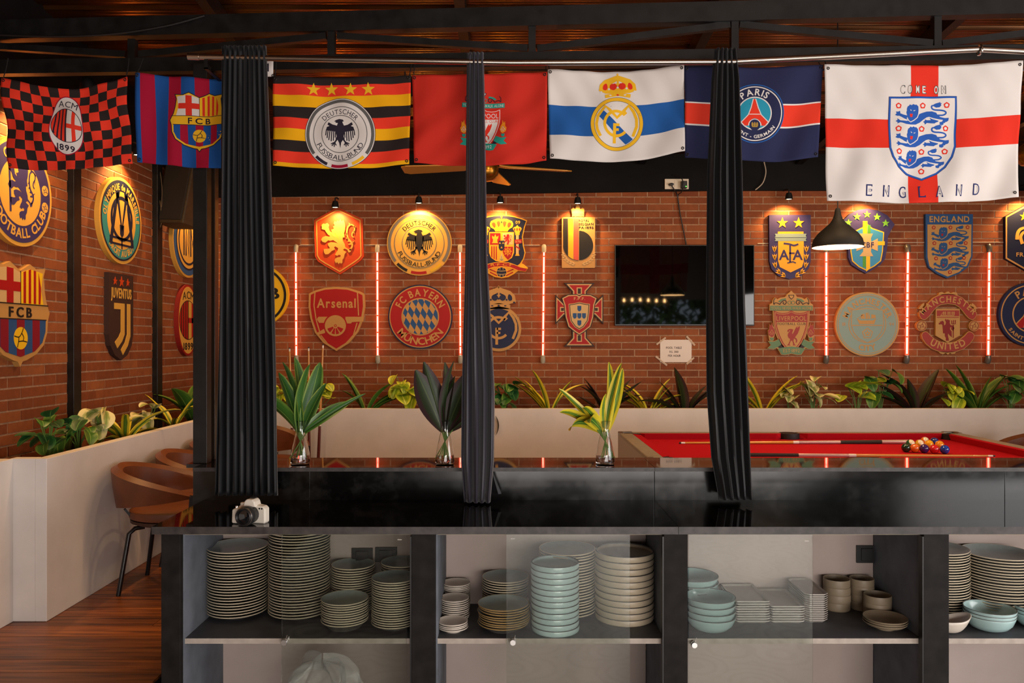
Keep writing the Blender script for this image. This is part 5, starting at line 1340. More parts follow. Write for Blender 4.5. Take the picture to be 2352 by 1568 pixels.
slab = ['small black spotlight shining on the orange lion shield', 'small black spotlight shining on the golden eagle disc', 'small black spotlight shining on the navy crowned shield', 'small black spotlight over the tall barred plaque', 'small black spotlight over the two-star slab', 'small black spotlight over the five-star purple crest', 'small black spotlight over the navy six-sided crest']
for (px, py), lb in zip(((770, 477), (962, 467), (1149, 466), (1327, 468), (1812, 458), (1992, 455), (2362, 448)), slab):
    ys = BW - .145; spot(lb, P(px, py, ys), (0, 1, 0), SPOTW)
for yy, lb in ((4.56, 'small black spotlight above the purple-blue lion disc'), (5.74, 'small black spotlight above the teal monogram disc'), (6.92, 'small black spotlight above the blue and gold disc')):
    spot(lb, (LW + .155, yy, 2.76), (-1, 0, 0), SPOTW*1.35)
# neon tubes
core = EM('neon_core', '#ffa488', 5.5)
def neon_glass():
    m = bpy.data.materials.new('neon_glass'); m.use_nodes = True; nt = m.node_tree
    for n in list(nt.nodes):
        if n.type != 'OUTPUT_MATERIAL': nt.nodes.remove(n)
    out = [n for n in nt.nodes if n.type == 'OUTPUT_MATERIAL'][0]
    tr_ = nd(nt, 'ShaderNodeBsdfTransparent'); em = nd(nt, 'ShaderNodeEmission'); em.inputs[0].default_value = (1, .035, .012, 1); em.inputs[1].default_value = 3.2
    mx = nd(nt, 'ShaderNodeMixShader'); mx.inputs[0].default_value = .45
    nt.links.new(tr_.outputs[0], mx.inputs[1]); nt.links.new(em.outputs[0], mx.inputs[2]); nt.links.new(mx.outputs[0], out.inputs[0]); return m
NG = neon_glass()
mat('neon_cap', '#a59a86', .5); mat('neon_cap_grey', '#6f655c', .3, metal=.4)
nlab = ['red neon tube lamp between the yellow disc and the cannon shield', 'red neon tube lamp between the cannon shield and the lozenge disc', 'red neon tube lamp beside the narrow charcoal curtain', 'red neon tube lamp between the navy monogram disc and cross-shaped crest', 'red neon tube lamp below the pendant lamp', 'red neon tube lamp between the ship disc and the banner crest', 'red neon tube lamp between the banner crest and the navy tower disc']
for i, px in enumerate((680, 867, 1057, 1247, 1898, 2083, 2270)):
    ys = BW - .05; y0, y1 = (564, 824)
    root = empty('neon_tube_lamp', P(px, y1, ys), 0, nlab[i], 'neon lamp')
    dx = (0.5 if i < 3 else -2.5) if i != 4 else 0
    a, b = P(px - dx, y0 + 10, ys), P(px + (dx if i < 3 else -dx*0), y1 - 4, ys)
    rr = .0065 if i < 4 else .008
    # core broken into short glowing lengths as the tube shows dark joints
    rg = random.Random(40 + i); t = 0.0; m = MB()
    while t < 1:
        L = rg.uniform(.06, .2); e = min(1, t + L); m.tube([a.lerp(b, t), a.lerp(b, max(t + .01, e - .012))], rr, 8); t = e
    ch(m, 'glowing_core', core, root, smooth=True)
    ch(MB().tube([a, b], .0125 if i < 4 else .016, 12), 'glass_tube', NG, root, smooth=True)
    cm = MT['neon_cap'] if i < 4 else MT['neon_cap_grey']; kr = .022 if i < 4 else .026
    ch(MB().tube([a + Vector((0, .03, .035)), a + Vector((0, .012, .035)), a + Vector((0, 0, .018)), a + Vector((0, 0, -.022))], [kr*.8, kr, kr, kr*.9], 12), 'end_cap', cm, root, smooth=True)
    ch(MB().tube([b + Vector((0, .03, -.04)), b + Vector((0, .012, -.04)), b + Vector((0, 0, -.02)), b + Vector((0, 0, .018))], [kr*.8, kr*1.05, kr, kr*.85], 12), 'end_cap', cm, root, smooth=True)
cable('neon_wire', 'pale wire strung between the neon tubes across the bricks', [P(690, 562, BW - .006), P(860, 562, BW - .006), P(1050, 562, BW - .006), P(1240, 563, BW - .006)], .0035, MT['cable_white'])
cable('neon_wire', 'pale wire strung between the neon tubes beside the pendant lamp', [P(1740, 559, BW - .006), P(1895, 558, BW - .006), P(2080, 557, BW - .006), P(2265, 556, BW - .006), P(2420, 557, BW - .006)], .0035, MT['cable_white'])
# pendant lamp over the pool table
pp = P(1924, 568, 4.85)
root = empty('pendant_lamp', pp, 0, 'matt black bell-shaped pendant lamp glowing above the pool table', 'pendant lamp')
prof = [(.149, .0), (.1485, .018), (.140, .05), (.115, .085), (.078, .118), (.045, .148), (.028, .175), (.020, .20), (.016, .225), (.011, .238), (0, .24)]
m = MB(); m.lathe(prof, 40, pp, caps=False); ch(m, 'shade', MT['lamp_black'], root, smooth=True)
inn = [(r*.985, z - .001 if z else .001) for r, z in prof[:7]] + [(0, .17)]
m = MB(); m.lathe(inn, 40, pp, caps=False); ch(m, 'shade_lining', mat('lamp_lining', '#f0dcc0', .6), root, smooth=True)
ch(MB().lathe([(0, .05), (.026, .056), (.036, .085), (.028, .12), (.014, .145), (0, .15)], 20, pp), 'bulb', EM('bulb_pendant', '#ffd8a0', 30.0), root, smooth=True)
ch(MB().tube([pp + Vector((0, 0, .235)), (pp.x, pp.y, CZ(pp.y))], .0035, 6), 'cord', MT['cable_black'], root)
l = light('pendant_glow', 'POINT', pp + Vector((0, 0, .045)), (1.0, .74, .45), 13, shadow_soft_size=.035); l.parent = root; l.matrix_parent_inverse = root.matrix_basis.inverted()
# added warm fill lamps, unseen behind the flags, tilted to brighten the brick wall
fl_lab = ['chequered flag', 'striped flag', 'badge flag', 'plain red flag', 'white blue-banded flag', 'navy flag', 'large white flag middle', 'large white flag edge']
for k in range(8):
    q = Vector((-2.35 + .88*k, 4.42, 2.84)); root = empty('fill_lamp', q, 0, 'small added black-shaded fill lamp hidden behind the ' + fl_lab[k], 'lamp', 'added fill lamps behind the flags'); root.rotation_euler = (R(32), 0, 0)
    MB().lathe([(.055, -.05), (.05, -.01), (.035, .03), (.016, .05), (0, .055)], 20, caps=False).build('shade', MT['lamp_black'], root, True)
    MB().lathe([(0, -.03), (.018, -.025), (.026, -.005), (.018, .02), (0, .025)], 14).build('bulb', EM('bulb_fill', '#ffd2a0', 10.0), root, True)
    MB().tube([(0, 0, .05), (0, .0, .09)], .004, 6).build('hanger', MT['cable_black'], root)
    l = light('fill_glow', 'SPOT', (0, 0, -.045), (1.0, .62, .31), FILLW, shadow_soft_size=.04, spot_size=R(152), spot_blend=.35); l.parent = root
cable('fill_lamp_cable', 'black cable carrying the added fill lamps behind the flags', [(-2.8, 4.37, 2.93), (-2.3, 4.37, 2.91), (1.0, 4.37, 2.91), (4.2, 4.37, 2.91), (5.5, 4.37, 2.93)], .005, MT['cable_black'])
# ceiling fans
mat('fan_gold', '#8a5a16', .25, metal=.85); mat('fan_blade', '#a8742a', .35)
def fan(label, px, py, yy, angs):
    h = P(px, py, yy); root = empty('ceiling_fan', h, 0, label, 'ceiling fan')
    ch(MB().lathe([(0, -.09), (.05, -.085), (.082, -.055), (.09, -.01), (.085, .03), (.06, .055), (.03, .075), (0, .08)], 28, h), 'motor_housing', MT['fan_gold'], root, smooth=True)
    ch(MB().tube([h + Vector((0, 0, .07)), (h.x, h.y, CZ(h.y))], .012, 10), 'down_rod', MT['fan_gold'], root)
    ch(MB().lathe([(.06, 0), (.05, -.05), (.02, -.07), (0, -.07)], 20, (h.x, h.y, CZ(h.y))), 'canopy', MT['fan_gold'], root, smooth=True)
    for a in angs:
        d = Vector((math.cos(R(a)), math.sin(R(a)), 0)); n = Vector((-d.y, d.x, 0)); z = Vector((0, 0, .02))
        pts = [h + d*.09 + n*.03 + z, h + d*.18 + n*.055 + z, h + d*.6 + n*.075 + z, h + d*.64 + n*.05 + z, h + d*.64 - n*.05 + z + Vector((0,0,-.022)), h + d*.6 - n*.075 + z + Vector((0,0,-.025)), h + d*.18 - n*.055 + z + Vector((0,0,-.018)), h + d*.09 - n*.03 + z]
        mm = MB(); up = Vector((0, 0, .008)); k = len(pts)
        mm.add(pts + [p + up for p in pts], [tuple(range(k))[::-1], tuple(range(k, 2*k))] + [(i, (i+1) % k, k+(i+1) % k, k+i) for i in range(k)])
        ch(mm, 'blade', MT['fan_blade'], root)
fan('gilded ceiling fan partly hidden by the plain red flag', 1118, 388, 5.9, (172, 12, 80, 265))
fan('gilded ceiling fan hidden behind the large white flag edge', 2362, 352, 5.9, (150, 30, 90, 270))

# ================================================================== TELEVISION, OUTLET, NOTICE, SPEAKER
tvY = BW - .075
a, b = P(1412, 748, tvY), P(1733, 562, tvY)
root = empty('television', ((a.x + b.x)/2, tvY, a.z), 0, 'large black flat television mounted on the brick wall', 'television')
ch(MB().box((a.x, tvY, a.z), (b.x, tvY + .035, b.z)), 'frame', mat('tv_frame', '#0c0b0b', .35), root, bevel=.004)
ch(MB().box((a.x + .008, tvY - .0015, a.z + .014), (b.x - .008, tvY, b.z - .008)), 'screen', mat('tv_screen', '#040404', .03, spec=.6), root)
ch(MB().box((a.x + .35, tvY + .03, a.z + .15), (b.x - .35, BW, b.z - .2)), 'wall_mount', MT['black_paint'], root)
oy = BW - .05
a, b = P(1527, 434, oy), P(1582, 410.5, oy)
root = empty('power_outlet', ((a.x + b.x)/2, oy, a.z), 0, 'white power outlet with two black plugs on black boarding', 'power outlet')
ch(MB().box((a.x, oy, a.z), (b.x, oy + .016, b.z)), 'plate', mat('outlet_white', '#d8cdb8', .45), root, bevel=.003)
q = P(1541, 424, oy); mm = MB(); mm.lathe([(0, 0), (.026, 0), (.022, .03), (0, .032)], 14); ch(MB().add([(q.x + p[0], oy - p[2], q.z + p[1]*.5) for p in mm.v], mm.f), 'plug', MT['cable_black'], root)
q = P(1569, 425, oy); ch(MB().box((q.x - .025, oy - .05, q.z - .035), (q.x + .028, oy + .001, q.z + .03)), 'plug', MT['cable_black'], root, bevel=.004)
ch(MB().box((q.x + .012, oy - .052, q.z - .026), (q.x + .022, oy - .05, q.z - .018)), 'indicator', EM('led_green', '#60ff50', 2.0), root)
q = P(1553, 422, oy); ch(MB().box((q.x - .016, oy - .004, q.z - .03), (q.x + .016, oy + .001, q.z + .03)), 'switch', MT['outlet_white'], root, bevel=.001)
CORD1 = cable('cord', None, [P(1541, 424, oy - .03), P(1549, 436, oy - .015), P(1556, 450, BW - .02), P(1562, 490, BW - .02), P(1570, 530, BW - .02), P(1576, 563, BW - .035)], .0055, MT['cable_black'], None)
CORD2 = cable('cord', None, [P(1545, 402, oy), P(1556, 403, oy - .02), P(1567, 412, oy - .05), P(1569, 425, oy - .055), P(1566, 440, oy - .02), P(1557, 450, BW - .022), P(1560, 480, BW - .022)], .0045, MT['cable_black'], None)
for o in (CORD1, CORD2): o.parent = root; o.matrix_parent_inverse = root.matrix_basis.inverted()
ny = BW - .004
a, b = P(1516, 831.5, ny), P(1588.5, 780, ny)
root = empty('paper_notice', ((a.x + b.x)/2, ny, a.z), 0, 'white paper notice taped to the bricks below the television', 'notice')
m = MB().grid(lambda u, v: (a.x + (b.x-a.x)*u, ny - .003 - .004*math.sin(3*u+1)*math.sin(4*v), a.z + (b.z-a.z)*v), 8, 6); ch(m, 'sheet', mat('paper_white', '#dccbbd', .8), root)
mat('tape', '#c9ad90', .6)
for (x0, y0, x1, y1) in ((1508, 791, 1529, 775), (1577, 772, 1596, 793), (1506, 818, 1532, 839), (1577, 836, 1594, 821)):
    p, q = P(x0, y0, ny - .008), P(x1, y1, ny - .008); ch(MB().bar(p, q, .0012, .014, up=(0, 1, 0)).bar(p, q, .016, .0012, up=(0, 1, 0)), 'tape', MT['tape'], root)
A = Art(); A.part = 'lettering'
A.text('POOL TABLE', 1548, 800.6, 4.6, 'brown', 1, width=36); A.text('RS. 300', 1548, 810, 4.6, 'brown', 1, width=20); A.text('PER HOUR', 1549, 819, 4.6, 'brown', 1, width=29)
me = art_mesh(A.items, 'lettering', paint, lambda p, h: tuple(P(p[0], p[1], ny - .0085)), False)
o = bpy.data.objects.new('lettering', me); link(o, root); o.matrix_parent_inverse = root.matrix_basis.inverted()
# loudspeaker with coiled cable
sp = P(424, 452, 6.5)
root = empty('loudspeaker', sp, R(-14), 'dark wedge loudspeaker tilted down from the side wall', 'loudspeaker')
m = MB(); w, d, h = .13, .13, .27
m.prism([(-d, -h), (d*.8, -h*.9), (d, h), (-d, h)], 'x', -w, w); o = m.build('cabinet', mat('speaker_olive', '#3a2c16', .6, noise=.2), root, bevel=.008); o.rotation_euler = (R(-12), R(3), 0)
o2 = MB().box((-w*.86, -d - .012, -h*.9), (w*.86, -d + .004, h*.9)).build('grille', mat('speaker_grille', '#241b10', .8, bump=.6, nscale=300), o, bevel=.004)
o = MB().bar((-.05, .08, .1), (-.17, .1, .14), .04, .02).build('bracket', MT['black_steel'], root)
pts = []
for k in range(34):
    a_ = R(k*36); rr_ = .05 + .008*math.sin(k*1.7); pts.append(P(362, 485 if k < 22 else 500, 6.36) + Vector((rr_*.6*math.cos(a_) + .002*k*.2, .01*math.sin(k), rr_*1.7*math.sin(a_))))
cable('coiled_cable', 'coil of brown cable hanging beside the loudspeaker', [P(366, 385, 6.36), P(372, 430, 6.36)] + pts, .0035, mat('cable_brown', '#5a4326', .6))
# string of bulbs and hedge behind the viewer, seen only as reflections
for k in range(6):
    bx = 2.35 + .17*k; root = empty('string_bulb', (bx, -2.0, 2.28 + .012*math.sin(k)), 0, 'small warm bulb on the light string behind the bar', 'bulb', 'bulbs on the light string')
    o = MB().lathe([(0, -.03), (.02, -.02), (.024, 0), (.014, .025), (.01, .04), (0, .04)], 12).build('globe', EM('bulb_string', '#ffc27a', 40.0), root, True)
o = cable('bulb_string_wire', 'dark wire carrying the warm string bulbs', [(2.0, -2.0, 2.36), (2.7, -2.0, 2.325), (3.4, -2.0, 2.36)], .004, MT['cable_black'])
m = MB(); rg = random.Random(5)
for k in range(3200):
    c_ = Vector((rg.uniform(1.6, 6.2), -3.9 + rg.uniform(-.35, .35), rg.uniform(-.1, 2.6))); d = Vector((rg.uniform(-1, 1), rg.uniform(-1, 1), rg.uniform(-1, 1))).normalized()*.14; e = d.cross(Vector((rg.uniform(-1, 1), rg.uniform(-1, 1), 1))).normalized()*.06
    m.add([c_ - d, c_ + e, c_ + d, c_ - e], [(0, 1, 2, 3)])
o = m.build('hedge', mat('hedge_green', '#4f7a2a', .6, noise=.5, nscale=3), weld=False); tag(o, 'green garden hedge outside the rear window', 'hedge', kind='stuff')
# ================================================================== POOL TABLE
mat('felt_red', '#ab151f', .9, spec=.05); mat('rail_grey', '#8d8270', .45, noise=.12, nscale=20); mat('apron_grey', '#a39a92', .5); mat('pocket_black', '#15100f', .6); mat('cap_metal', '#8c8378', .3, metal=.8)
TX0, TX1, TY0, TY1, TZ = .727, 3.04, 4.17, 5.47, .80
root = empty('pool_table', ((TX0+TX1)/2, (TY0+TY1)/2, 0), 0, 'red-felt pool table with grey rails under the pendant lamp', 'pool table')
BED = .76; RW = .115
ch(MB().box((TX0 + .10, TY0 + .10, .70), (TX1 - .10, TY1 - .10, BED)), 'bed_cloth', MT['felt_red'], root)
ch(MB().box((TX0, TY0, .56), (TX1, TY0 + .03, .785)), 'apron', MT['apron_grey'], root, bevel=.006); ch(MB().box((TX0, TY1 - .03, .56), (TX1, TY1, .785)), 'apron', MT['apron_grey'], root, bevel=.006)
ch(MB().box((TX0, TY0 + .03, .56), (TX0 + .03, TY1 - .03, .785)), 'apron', MT['apron_grey'], root, bevel=.006); ch(MB().box((TX1 - .03, TY0 + .03, .56), (TX1, TY1 - .03, .785)), 'apron', MT['apron_grey'], root, bevel=.006)
xm = (TX0 + TX1)/2
for (a, b) in (((TX0 + .09, TY0), (xm - .06, TY0 + .075)), ((xm + .06, TY0), (TX1 - .09, TY0 + .075)), ((TX0 + .09, TY1 - .075), (xm - .06, TY1)), ((xm + .06, TY1 - .075), (TX1 - .09, TY1)), ((TX0, TY0 + .09), (TX0 + .085, TY1 - .09)), ((TX1 - .085, TY0 + .09), (TX1, TY1 - .09))):
    ch(MB().box((a[0], a[1], .775), (b[0], b[1], TZ)), 'rail', MT['rail_grey'], root, bevel=.005)
def cushion(p, q, n):
    """triangular rubber cushion from p to q (outer edge), n = inward unit"""
    n = Vector(n); p = Vector(p); q = Vector(q); d = (q - p).normalized()
    vs_ = [p, q, q - d*.045 + n*.045, p + d*.045 + n*.045]
    lo = [v + Vector((0, 0, BED)) for v in vs_]; hi = [v + Vector((0, 0, TZ - .001)) for v in vs_]
    lo[2] = lo[2] - n*.014; lo[3] = lo[3] - n*.014
    ch(MB().add(lo + hi, [(0, 3, 2, 1), (4, 5, 6, 7), (0, 1, 5, 4), (1, 2, 6, 5), (2, 3, 7, 6), (3, 0, 4, 7)]), 'cushion', MT['felt_red'], root)
cushion((TX0 + .12, TY1 - .075, 0), (xm - .06, TY1 - .075, 0), (0, -1, 0)); cushion((xm + .06, TY1 - .075, 0), (TX1 - .12, TY1 - .075, 0), (0, -1, 0))
cushion((TX0 + .12, TY0 + .075, 0), (xm - .06, TY0 + .075, 0), (0, 1, 0)); cushion((xm + .06, TY0 + .075, 0), (TX1 - .12, TY0 + .075, 0), (0, 1, 0))
cushion((TX0 + .085, TY0 + .12, 0), (TX0 + .085, TY1 - .12, 0), (1, 0, 0)); cushion((TX1 - .085, TY0 + .12, 0), (TX1 - .085, TY1 - .12, 0), (-1, 0, 0))
for (x, y_) in ((TX0 + .075, TY0 + .075), (TX1 - .075, TY0 + .075), (TX0 + .075, TY1 - .075), (TX1 - .075, TY1 - .075), (xm, TY0 + .05), (xm, TY1 - .05)):
    m = MB(); m.lathe([(.062, .035), (.070, .035), (.070, -.06), (.05, -.09), (0, -.09), (0, -.08), (.045, -.08), (.060, -.055)], 20, (x, y_, TZ - .037)); ch(m, 'pocket', MT['pocket_black'], root, smooth=True)
for (sx, x) in ((1, TX0), (-1, TX1)):
    for (sy, y_) in ((1, TY0), (-1, TY1)):
        ch(MB().box((min(x, x + sx*.095), min(y_, y_ + sy*.03), .77), (max(x, x + sx*.095), max(y_, y_ + sy*.03), TZ + .004)).box((min(x, x + sx*.03), min(y_ + sy*.03, y_ + sy*.095), .77), (max(x, x + sx*.03), max(y_ + sy*.03, y_ + sy*.095), TZ + .004)), 'corner_cap', MT['cap_metal'], root, bevel=.004)
        ch(MB().bar((x + sx*.16, y_ + sy*.16, .58), (x + sx*.1, y_ + sy*.1, 0), .11, .11, up=(0, 1, 0)), 'leg', MT['apron_grey'], root, bevel=.006)
# balls
def ball(px, py, col, label, stripe=False, rot=0):
    r = .0262; zc = BED + r
    Yb = (CH - zc)*F/(py - 784)
    root = empty('pool_ball', (X(px, Yb), Yb, BED), 0, label, 'pool ball')
    m = MB(); pr_ = [(r*math.sin(math.pi*k/14), zc - BED - r*math.cos(math.pi*k/14)) for k in range(15)]; pr_[0] = (0, pr_[0][1]); pr_[-1] = (0, pr_[-1][1])
    if stripe:
        for i in range(14): m.lathe([pr_[i], pr_[i+1]], 20, (0, 0, 0), mi=0 if 4 <= i < 10 else 1)
        m.f = [f for f in m.f if len(f) == 4 or True]
    else: m.lathe(pr_, 20)
    if stripe:
        m2 = MB()
        for f, mi in zip(m.f, m.m):
            if len(f) == 4: m2.add([m.v[i] for i in f], [(0, 1, 2, 3)], mi)
        m = m2
    o = m.build('sphere', [mat('ball_' + col, col, .08, coat=.6), mat('ball_ivory', '#e0d2b0', .08, coat=.6)], root, True)
    if stripe: o.rotation_euler = (R(50), R(rot), 0); o.location = (0, 0, 0); 
    if stripe:
        for v in o.data.vertices: v.co.z -= r
        o.location = (0, 0, r)
for a_ in ((2081, 1028, '#12301f', 'dark green pool ball in front row of the rack', 0), (2101, 1029, '#e0641c', 'orange pool ball in front row of the rack', 0), (2123, 1030, '#3c2360', 'purple pool ball in front row of the rack', 0), (2146, 1031, '#c81f24', 'red pool ball in front row of the rack', 0), (2170, 1032, '#1c3f9c', 'blue pool ball in front row of the rack', 0),
           (2091, 1018.5, '#1f5a34', 'green-striped pool ball behind the dark green ball', 1), (2112, 1019, '#d8a020', 'yellow-striped pool ball behind the orange ball', 1), (2134, 1020, '#e6a018', 'yellow pool ball behind the red ball', 0), (2158, 1021.5, '#dd8a1c', 'amber pool ball behind the blue ball', 0),
           (2124, 1012.5, '#e07018', 'orange-striped pool ball at the back of the rack', 1), (2146, 1014, '#26306c', 'navy pool ball at the back of the rack', 0)):
    ball(a_[0], a_[1], a_[2], a_[3], bool(a_[4]), 20)
# cues
mat('cue_wood', '#c8862e', .3, coat=.5); mat('cue_dark', '#2a1a14', .35); mat('cue_grip', '#2c2622', .9); mat('cue_silver', '#c8a8a0', .25, metal=.4); mat('cue_joint', '#e0d8cc', .3); mat('cue_mahogany', '#5a2014', .3, coat=.5)
def cue(label, a, b, butt='cue_silver', r0=.006, r1=.0135, upright=False):
    """a = tip, b = butt end"""
    a, b = Vector(a), Vector(b); root = empty('pool_cue', b if upright else (a + b)/2, 0, label, 'pool cue')
    seg = [('tip', 0, .008, 'cue_dark'), ('ferrule', .008, .025, 'cue_joint'), ('shaft', .025, .495, 'cue_wood'), ('joint', .495, .52, 'cue_joint'), ('forearm', .52, .70, butt), ('grip', .70, .88, 'cue_grip' if butt == 'cue_silver' else butt), ('butt', .88, 1.0, butt)]
    for n, t0, t1, mm in seg:
        ch(MB().tube([a.lerp(b, t0), a.lerp(b, t1)], [r0 + (r1-r0)*t0, r0 + (r1-r0)*t1], 10), n, MT[mm], root, smooth=True)
cy = 5.13; yb_ = BED + .012
cue('pool cue with dark grip lying across the red felt', (X(1560, cy), cy, yb_ - .005), (X(2088, cy), cy, yb_ + .003))
cy = 4.535; cue('pool cue lying along the front of the red felt', (X(2285, cy), cy, BED + .008), (X(1640, cy), cy, BED + .014))
# wall rack with three upright cues
hy = 7.02
a, b = P(655, 949, hy), P(755, 940, hy)
root = empty('cue_rack', ((a.x + b.x)/2, hy, a.z), 0, 'dark wooden cue rack fixed to the white planter', 'cue rack')
ch(MB().tube([(a.x + .02, hy, (a.z + b.z)/2), (b.x - .02, hy, (a.z + b.z)/2)], .02, 12), 'rail', MT['cue_mahogany'], root, smooth=True)
ch(MB().box((a.x + .03, hy, a.z - .0), (a.x + .06, 7.05, b.z)).box((b.x - .06, hy, a.z), (b.x - .03, 7.05, b.z)), 'bracket', MT['black_paint'], root)
for (x0, y0, x1, lb) in ((665, 798, 673, 'upright pool cue in the rack nearest the wide curtain'), (709, 797, 710, 'upright pool cue in the middle of the rack'), (742, 790, 731, 'upright pool cue beside the end of the rack')):
    p = P(x0, y0, hy - .035); q = P(x1, 1060, hy - .06); z0 = .02; t = (p.z - z0)/(p.z - q.z)
    e = p.lerp(q, t); cue(lb, p, e, 'cue_mahogany', .007, .017, True)

# ================================================================== CHAIRS
mat('leather_brown', '#6e3a1c', .42, noise=.18, nscale=12, bump=.08); mat('leather_dark', '#3c2010', .5); mat('leg_black', '#0e0c10', .35)
def chair():
    root = empty('tub_chair', (0, 0, 0))
    # the chair faces +x ; shell swept from the right arm round the back to the left arm
    m = MB(); NU, NV = 36, 6
    def shell(u, off):
        a = R(-128 + 256*u) + math.pi       # angle round the seat, pi = back
        rx, ry = .312 + off, .270 + off
        x, y_ = rx*math.cos(a)*1.05, ry*math.sin(a)
        k = abs(2*u - 1)                      # 1 at arm tips
        top = .715 - .15*(k**1.6); botm = .455 + .085*k
        return x, y_, top, botm
    def pt(u, v):
        # v runs over the section: outer bottom -> outer top -> inner top -> inner bottom
        xo, yo, t, b = shell(u, .0 + .035*0); xi, yi, _, _ = shell(u, -.055)
        k = [(xo*.93, yo*.93, b), (xo*.99, yo*.99, b + (t-b)*.5), (xo*1.02, yo*1.02, t - .02), ((xo+xi)/2, (yo+yi)/2, t), (xi, yi, t - .025), (xi*.98, yi*.98, b + (t-b)*.4), (xi*.96, yi*.96, b)]
        s = v*6; i = min(int(s), 5); f = s - i
        return tuple(k[i][c]*(1-f) + k[i+1][c]*f for c in range(3))
    m.grid(pt, NU, 18)
    for u in (0.0, 1.0):
        ring = [pt(u, j/18) for j in range(19)]; m.add(ring, [tuple(range(19)) if u else tuple(range(19))[::-1]])
    vb = [pt(i/NU, 0) for i in range(NU+1)]; vi = [pt(i/NU, 1) for i in range(NU+1)]
    m.add(vb + vi, [(i, i+1, NU+1+i+1, NU+1+i) for i in range(NU)])
    bk = m.build('backrest', MT['leather_brown'], root, True)
    m = MB(); m.lathe([(0, .40), (.20, .40), (.225, .41), (.23, .43), (.225, .452), (.19, .462), (0, .465)], 28, (.02, 0, 0), sx=1.12, sy=1.0); m.build('seat', MT['leather_brown'], root, True)
    m = MB(); m.lathe([(0, .375), (.20, .375), (.222, .385), (.222, .402), (0, .402)], 28, (.02, 0, 0), sx=1.12, sy=1.0); m.build('seat_base', MT['leather_dark'], root, True)
    for sx, sy in ((-1, -1), (-1, 1), (1, -1), (1, 1)):
        pts = [(.02 + sx*.13, sy*.13, .368), (.02 + sx*.17, sy*.16, .366), (.02 + sx*.195, sy*.178, .34), (.02 + sx*.245, sy*.20, 0)]
        MB().tube(pts, .0125, 10).build('leg', MT['leg_black'], root, True)
    for sy in (-1, 1):
        MB().bar((.190, sy*.222, .56), (.175, sy*.215, .40), .012, .03, up=(1, 0, 0)).build('arm_bracket', MT['leg_black'], root)
    for a in (150, 210): MB().bar((.255*math.cos(R(a)), .255*math.sin(R(a)), .47), (.2*math.cos(R(a)), .2*math.sin(R(a)), .39), .02, .012).build('back_bracket', MT['leg_black'], root)
    return root
proto = chair()
spots = [(-1.985, 4.66, 3, 'brown leather tub chair with open view of legs beside the low white wall'), (-1.985, 5.22, -2, 'brown leather tub chair second along the white planter from the low wall'),
         (-1.99, 5.78, 2, 'brown leather tub chair third along the white planter from the low wall'), (-1.97, 6.58, -50, 'brown leather tub chair in the corner beside the cue rack'), (4.12, 6.35, 182, 'brown leather tub chair beyond the pool table end')]
for i, (x, y_, a, lb) in enumerate(spots):
    o = proto if i == 0 else copy_tree(proto)
    o.location = (x, y_, 0); o.rotation_euler = (0, 0, R(a)); tag(o, lb, 'chair', 'brown tub chairs')

# ================================================================== WHITE CAMERA ON THE WORKTOP
mat('cam_white', '#d9d0c2', .4); mat('cam_black', '#131112', .4); mat('lens_glass', '#0c1014', .05, spec=.9)
cp = P(582, 1192, 3.262); cp.z = ZW
root = empty('photo_camera', cp, R(-14), 'small white photo camera with black zoom lens on the worktop', 'camera')
root.scale = (1.1, 1.1, 1.1); bw, bh, bd = .058, .068, .030
m = MB().prism([(-bw, .004), (-bw + .006, 0), (bw - .006, 0), (bw, .004), (bw, bh - .012), (bw - .01, bh - .004), (.024, bh), (-.026, bh), (-bw + .012, bh - .003), (-bw, bh - .014)], 'y', -bd*.55, bd*.55)
m.build('body', MT['cam_white'], root, bevel=.005)
MB().prism([(-bw - .006, .002), (-bw + .022, .002), (-bw + .022, bh - .008), (-bw - .004, bh - .014)], 'y', -bd - .014, -bd*.4).build('grip', MT['cam_white'], root, bevel=.006)
m = MB().prism([(-.026, bh - .006), (.026, bh - .006), (.020, bh + .014), (.012, bh + .022), (-.012, bh + .022), (-.020, bh + .014)], 'y', -bd*.95, bd*.5); m.build('prism_housing', MT['cam_white'], root, bevel=.004)
MB().box((-.009, -.008, bh + .022), (.009, .012, bh + .026)).build('flash_shoe', MT['cam_black'], root)
for nm, x, r, z in (('mode_dial', -.040, .010, bh - .004), ('shutter_button', -.050, .005, bh - .012)):
    mm = MB(); mm.lathe([(r, 0), (r, .007), (r*.8, .009), (0, .009)], 16, (x, -.004 if nm == 'mode_dial' else -bd, z)); mm.build(nm, MT['cam_white'] if nm == 'mode_dial' else MT['chrome'], root, True)
for x in (.036, .046): 
    mm = MB(); mm.lathe([(.003, 0), (.003, .002), (0, .002)], 10); MB().add([(x + p[0], -bd*.56 - p[2], bh - .012 + p[1]) for p in mm.v], mm.f).build('button', MT['cam_black'], root)
def ylathe(prof, n=28, z=.034, x=.002): 
    mm = MB(); mm.lathe(prof, n); return MB().add([(x + p[0], -p[2], z + p[1]) for p in mm.v], mm.f)
ln = ylathe([(.031, .014), (.032, .02), (.032, .042), (.0335, .044), (.0335, .060), (.032, .062), (.0325, .072), (.030, .075), (.028, .075), (.024, .067), (0, .065)]).build('lens', MT['cam_black'], root, True)
ylathe([(.0325, .0445), (.0345, .046), (.0345, .058), (.0325, .0595)]).build('zoom_ring', mat('cam_rubber', '#0c0b0b', .8), ln, True)
ylathe([(.0235, .0675), (.018, .070), (.009, .0715), (0, .072)]).build('front_glass', MT['lens_glass'], ln, True)
ylathe([(.0328, .063), (.0335, .064), (.0335, .0655), (.0328, .0665)]).build('lens_ring', mat('lens_silver', '#8c8278', .3, metal=.8), ln, True)
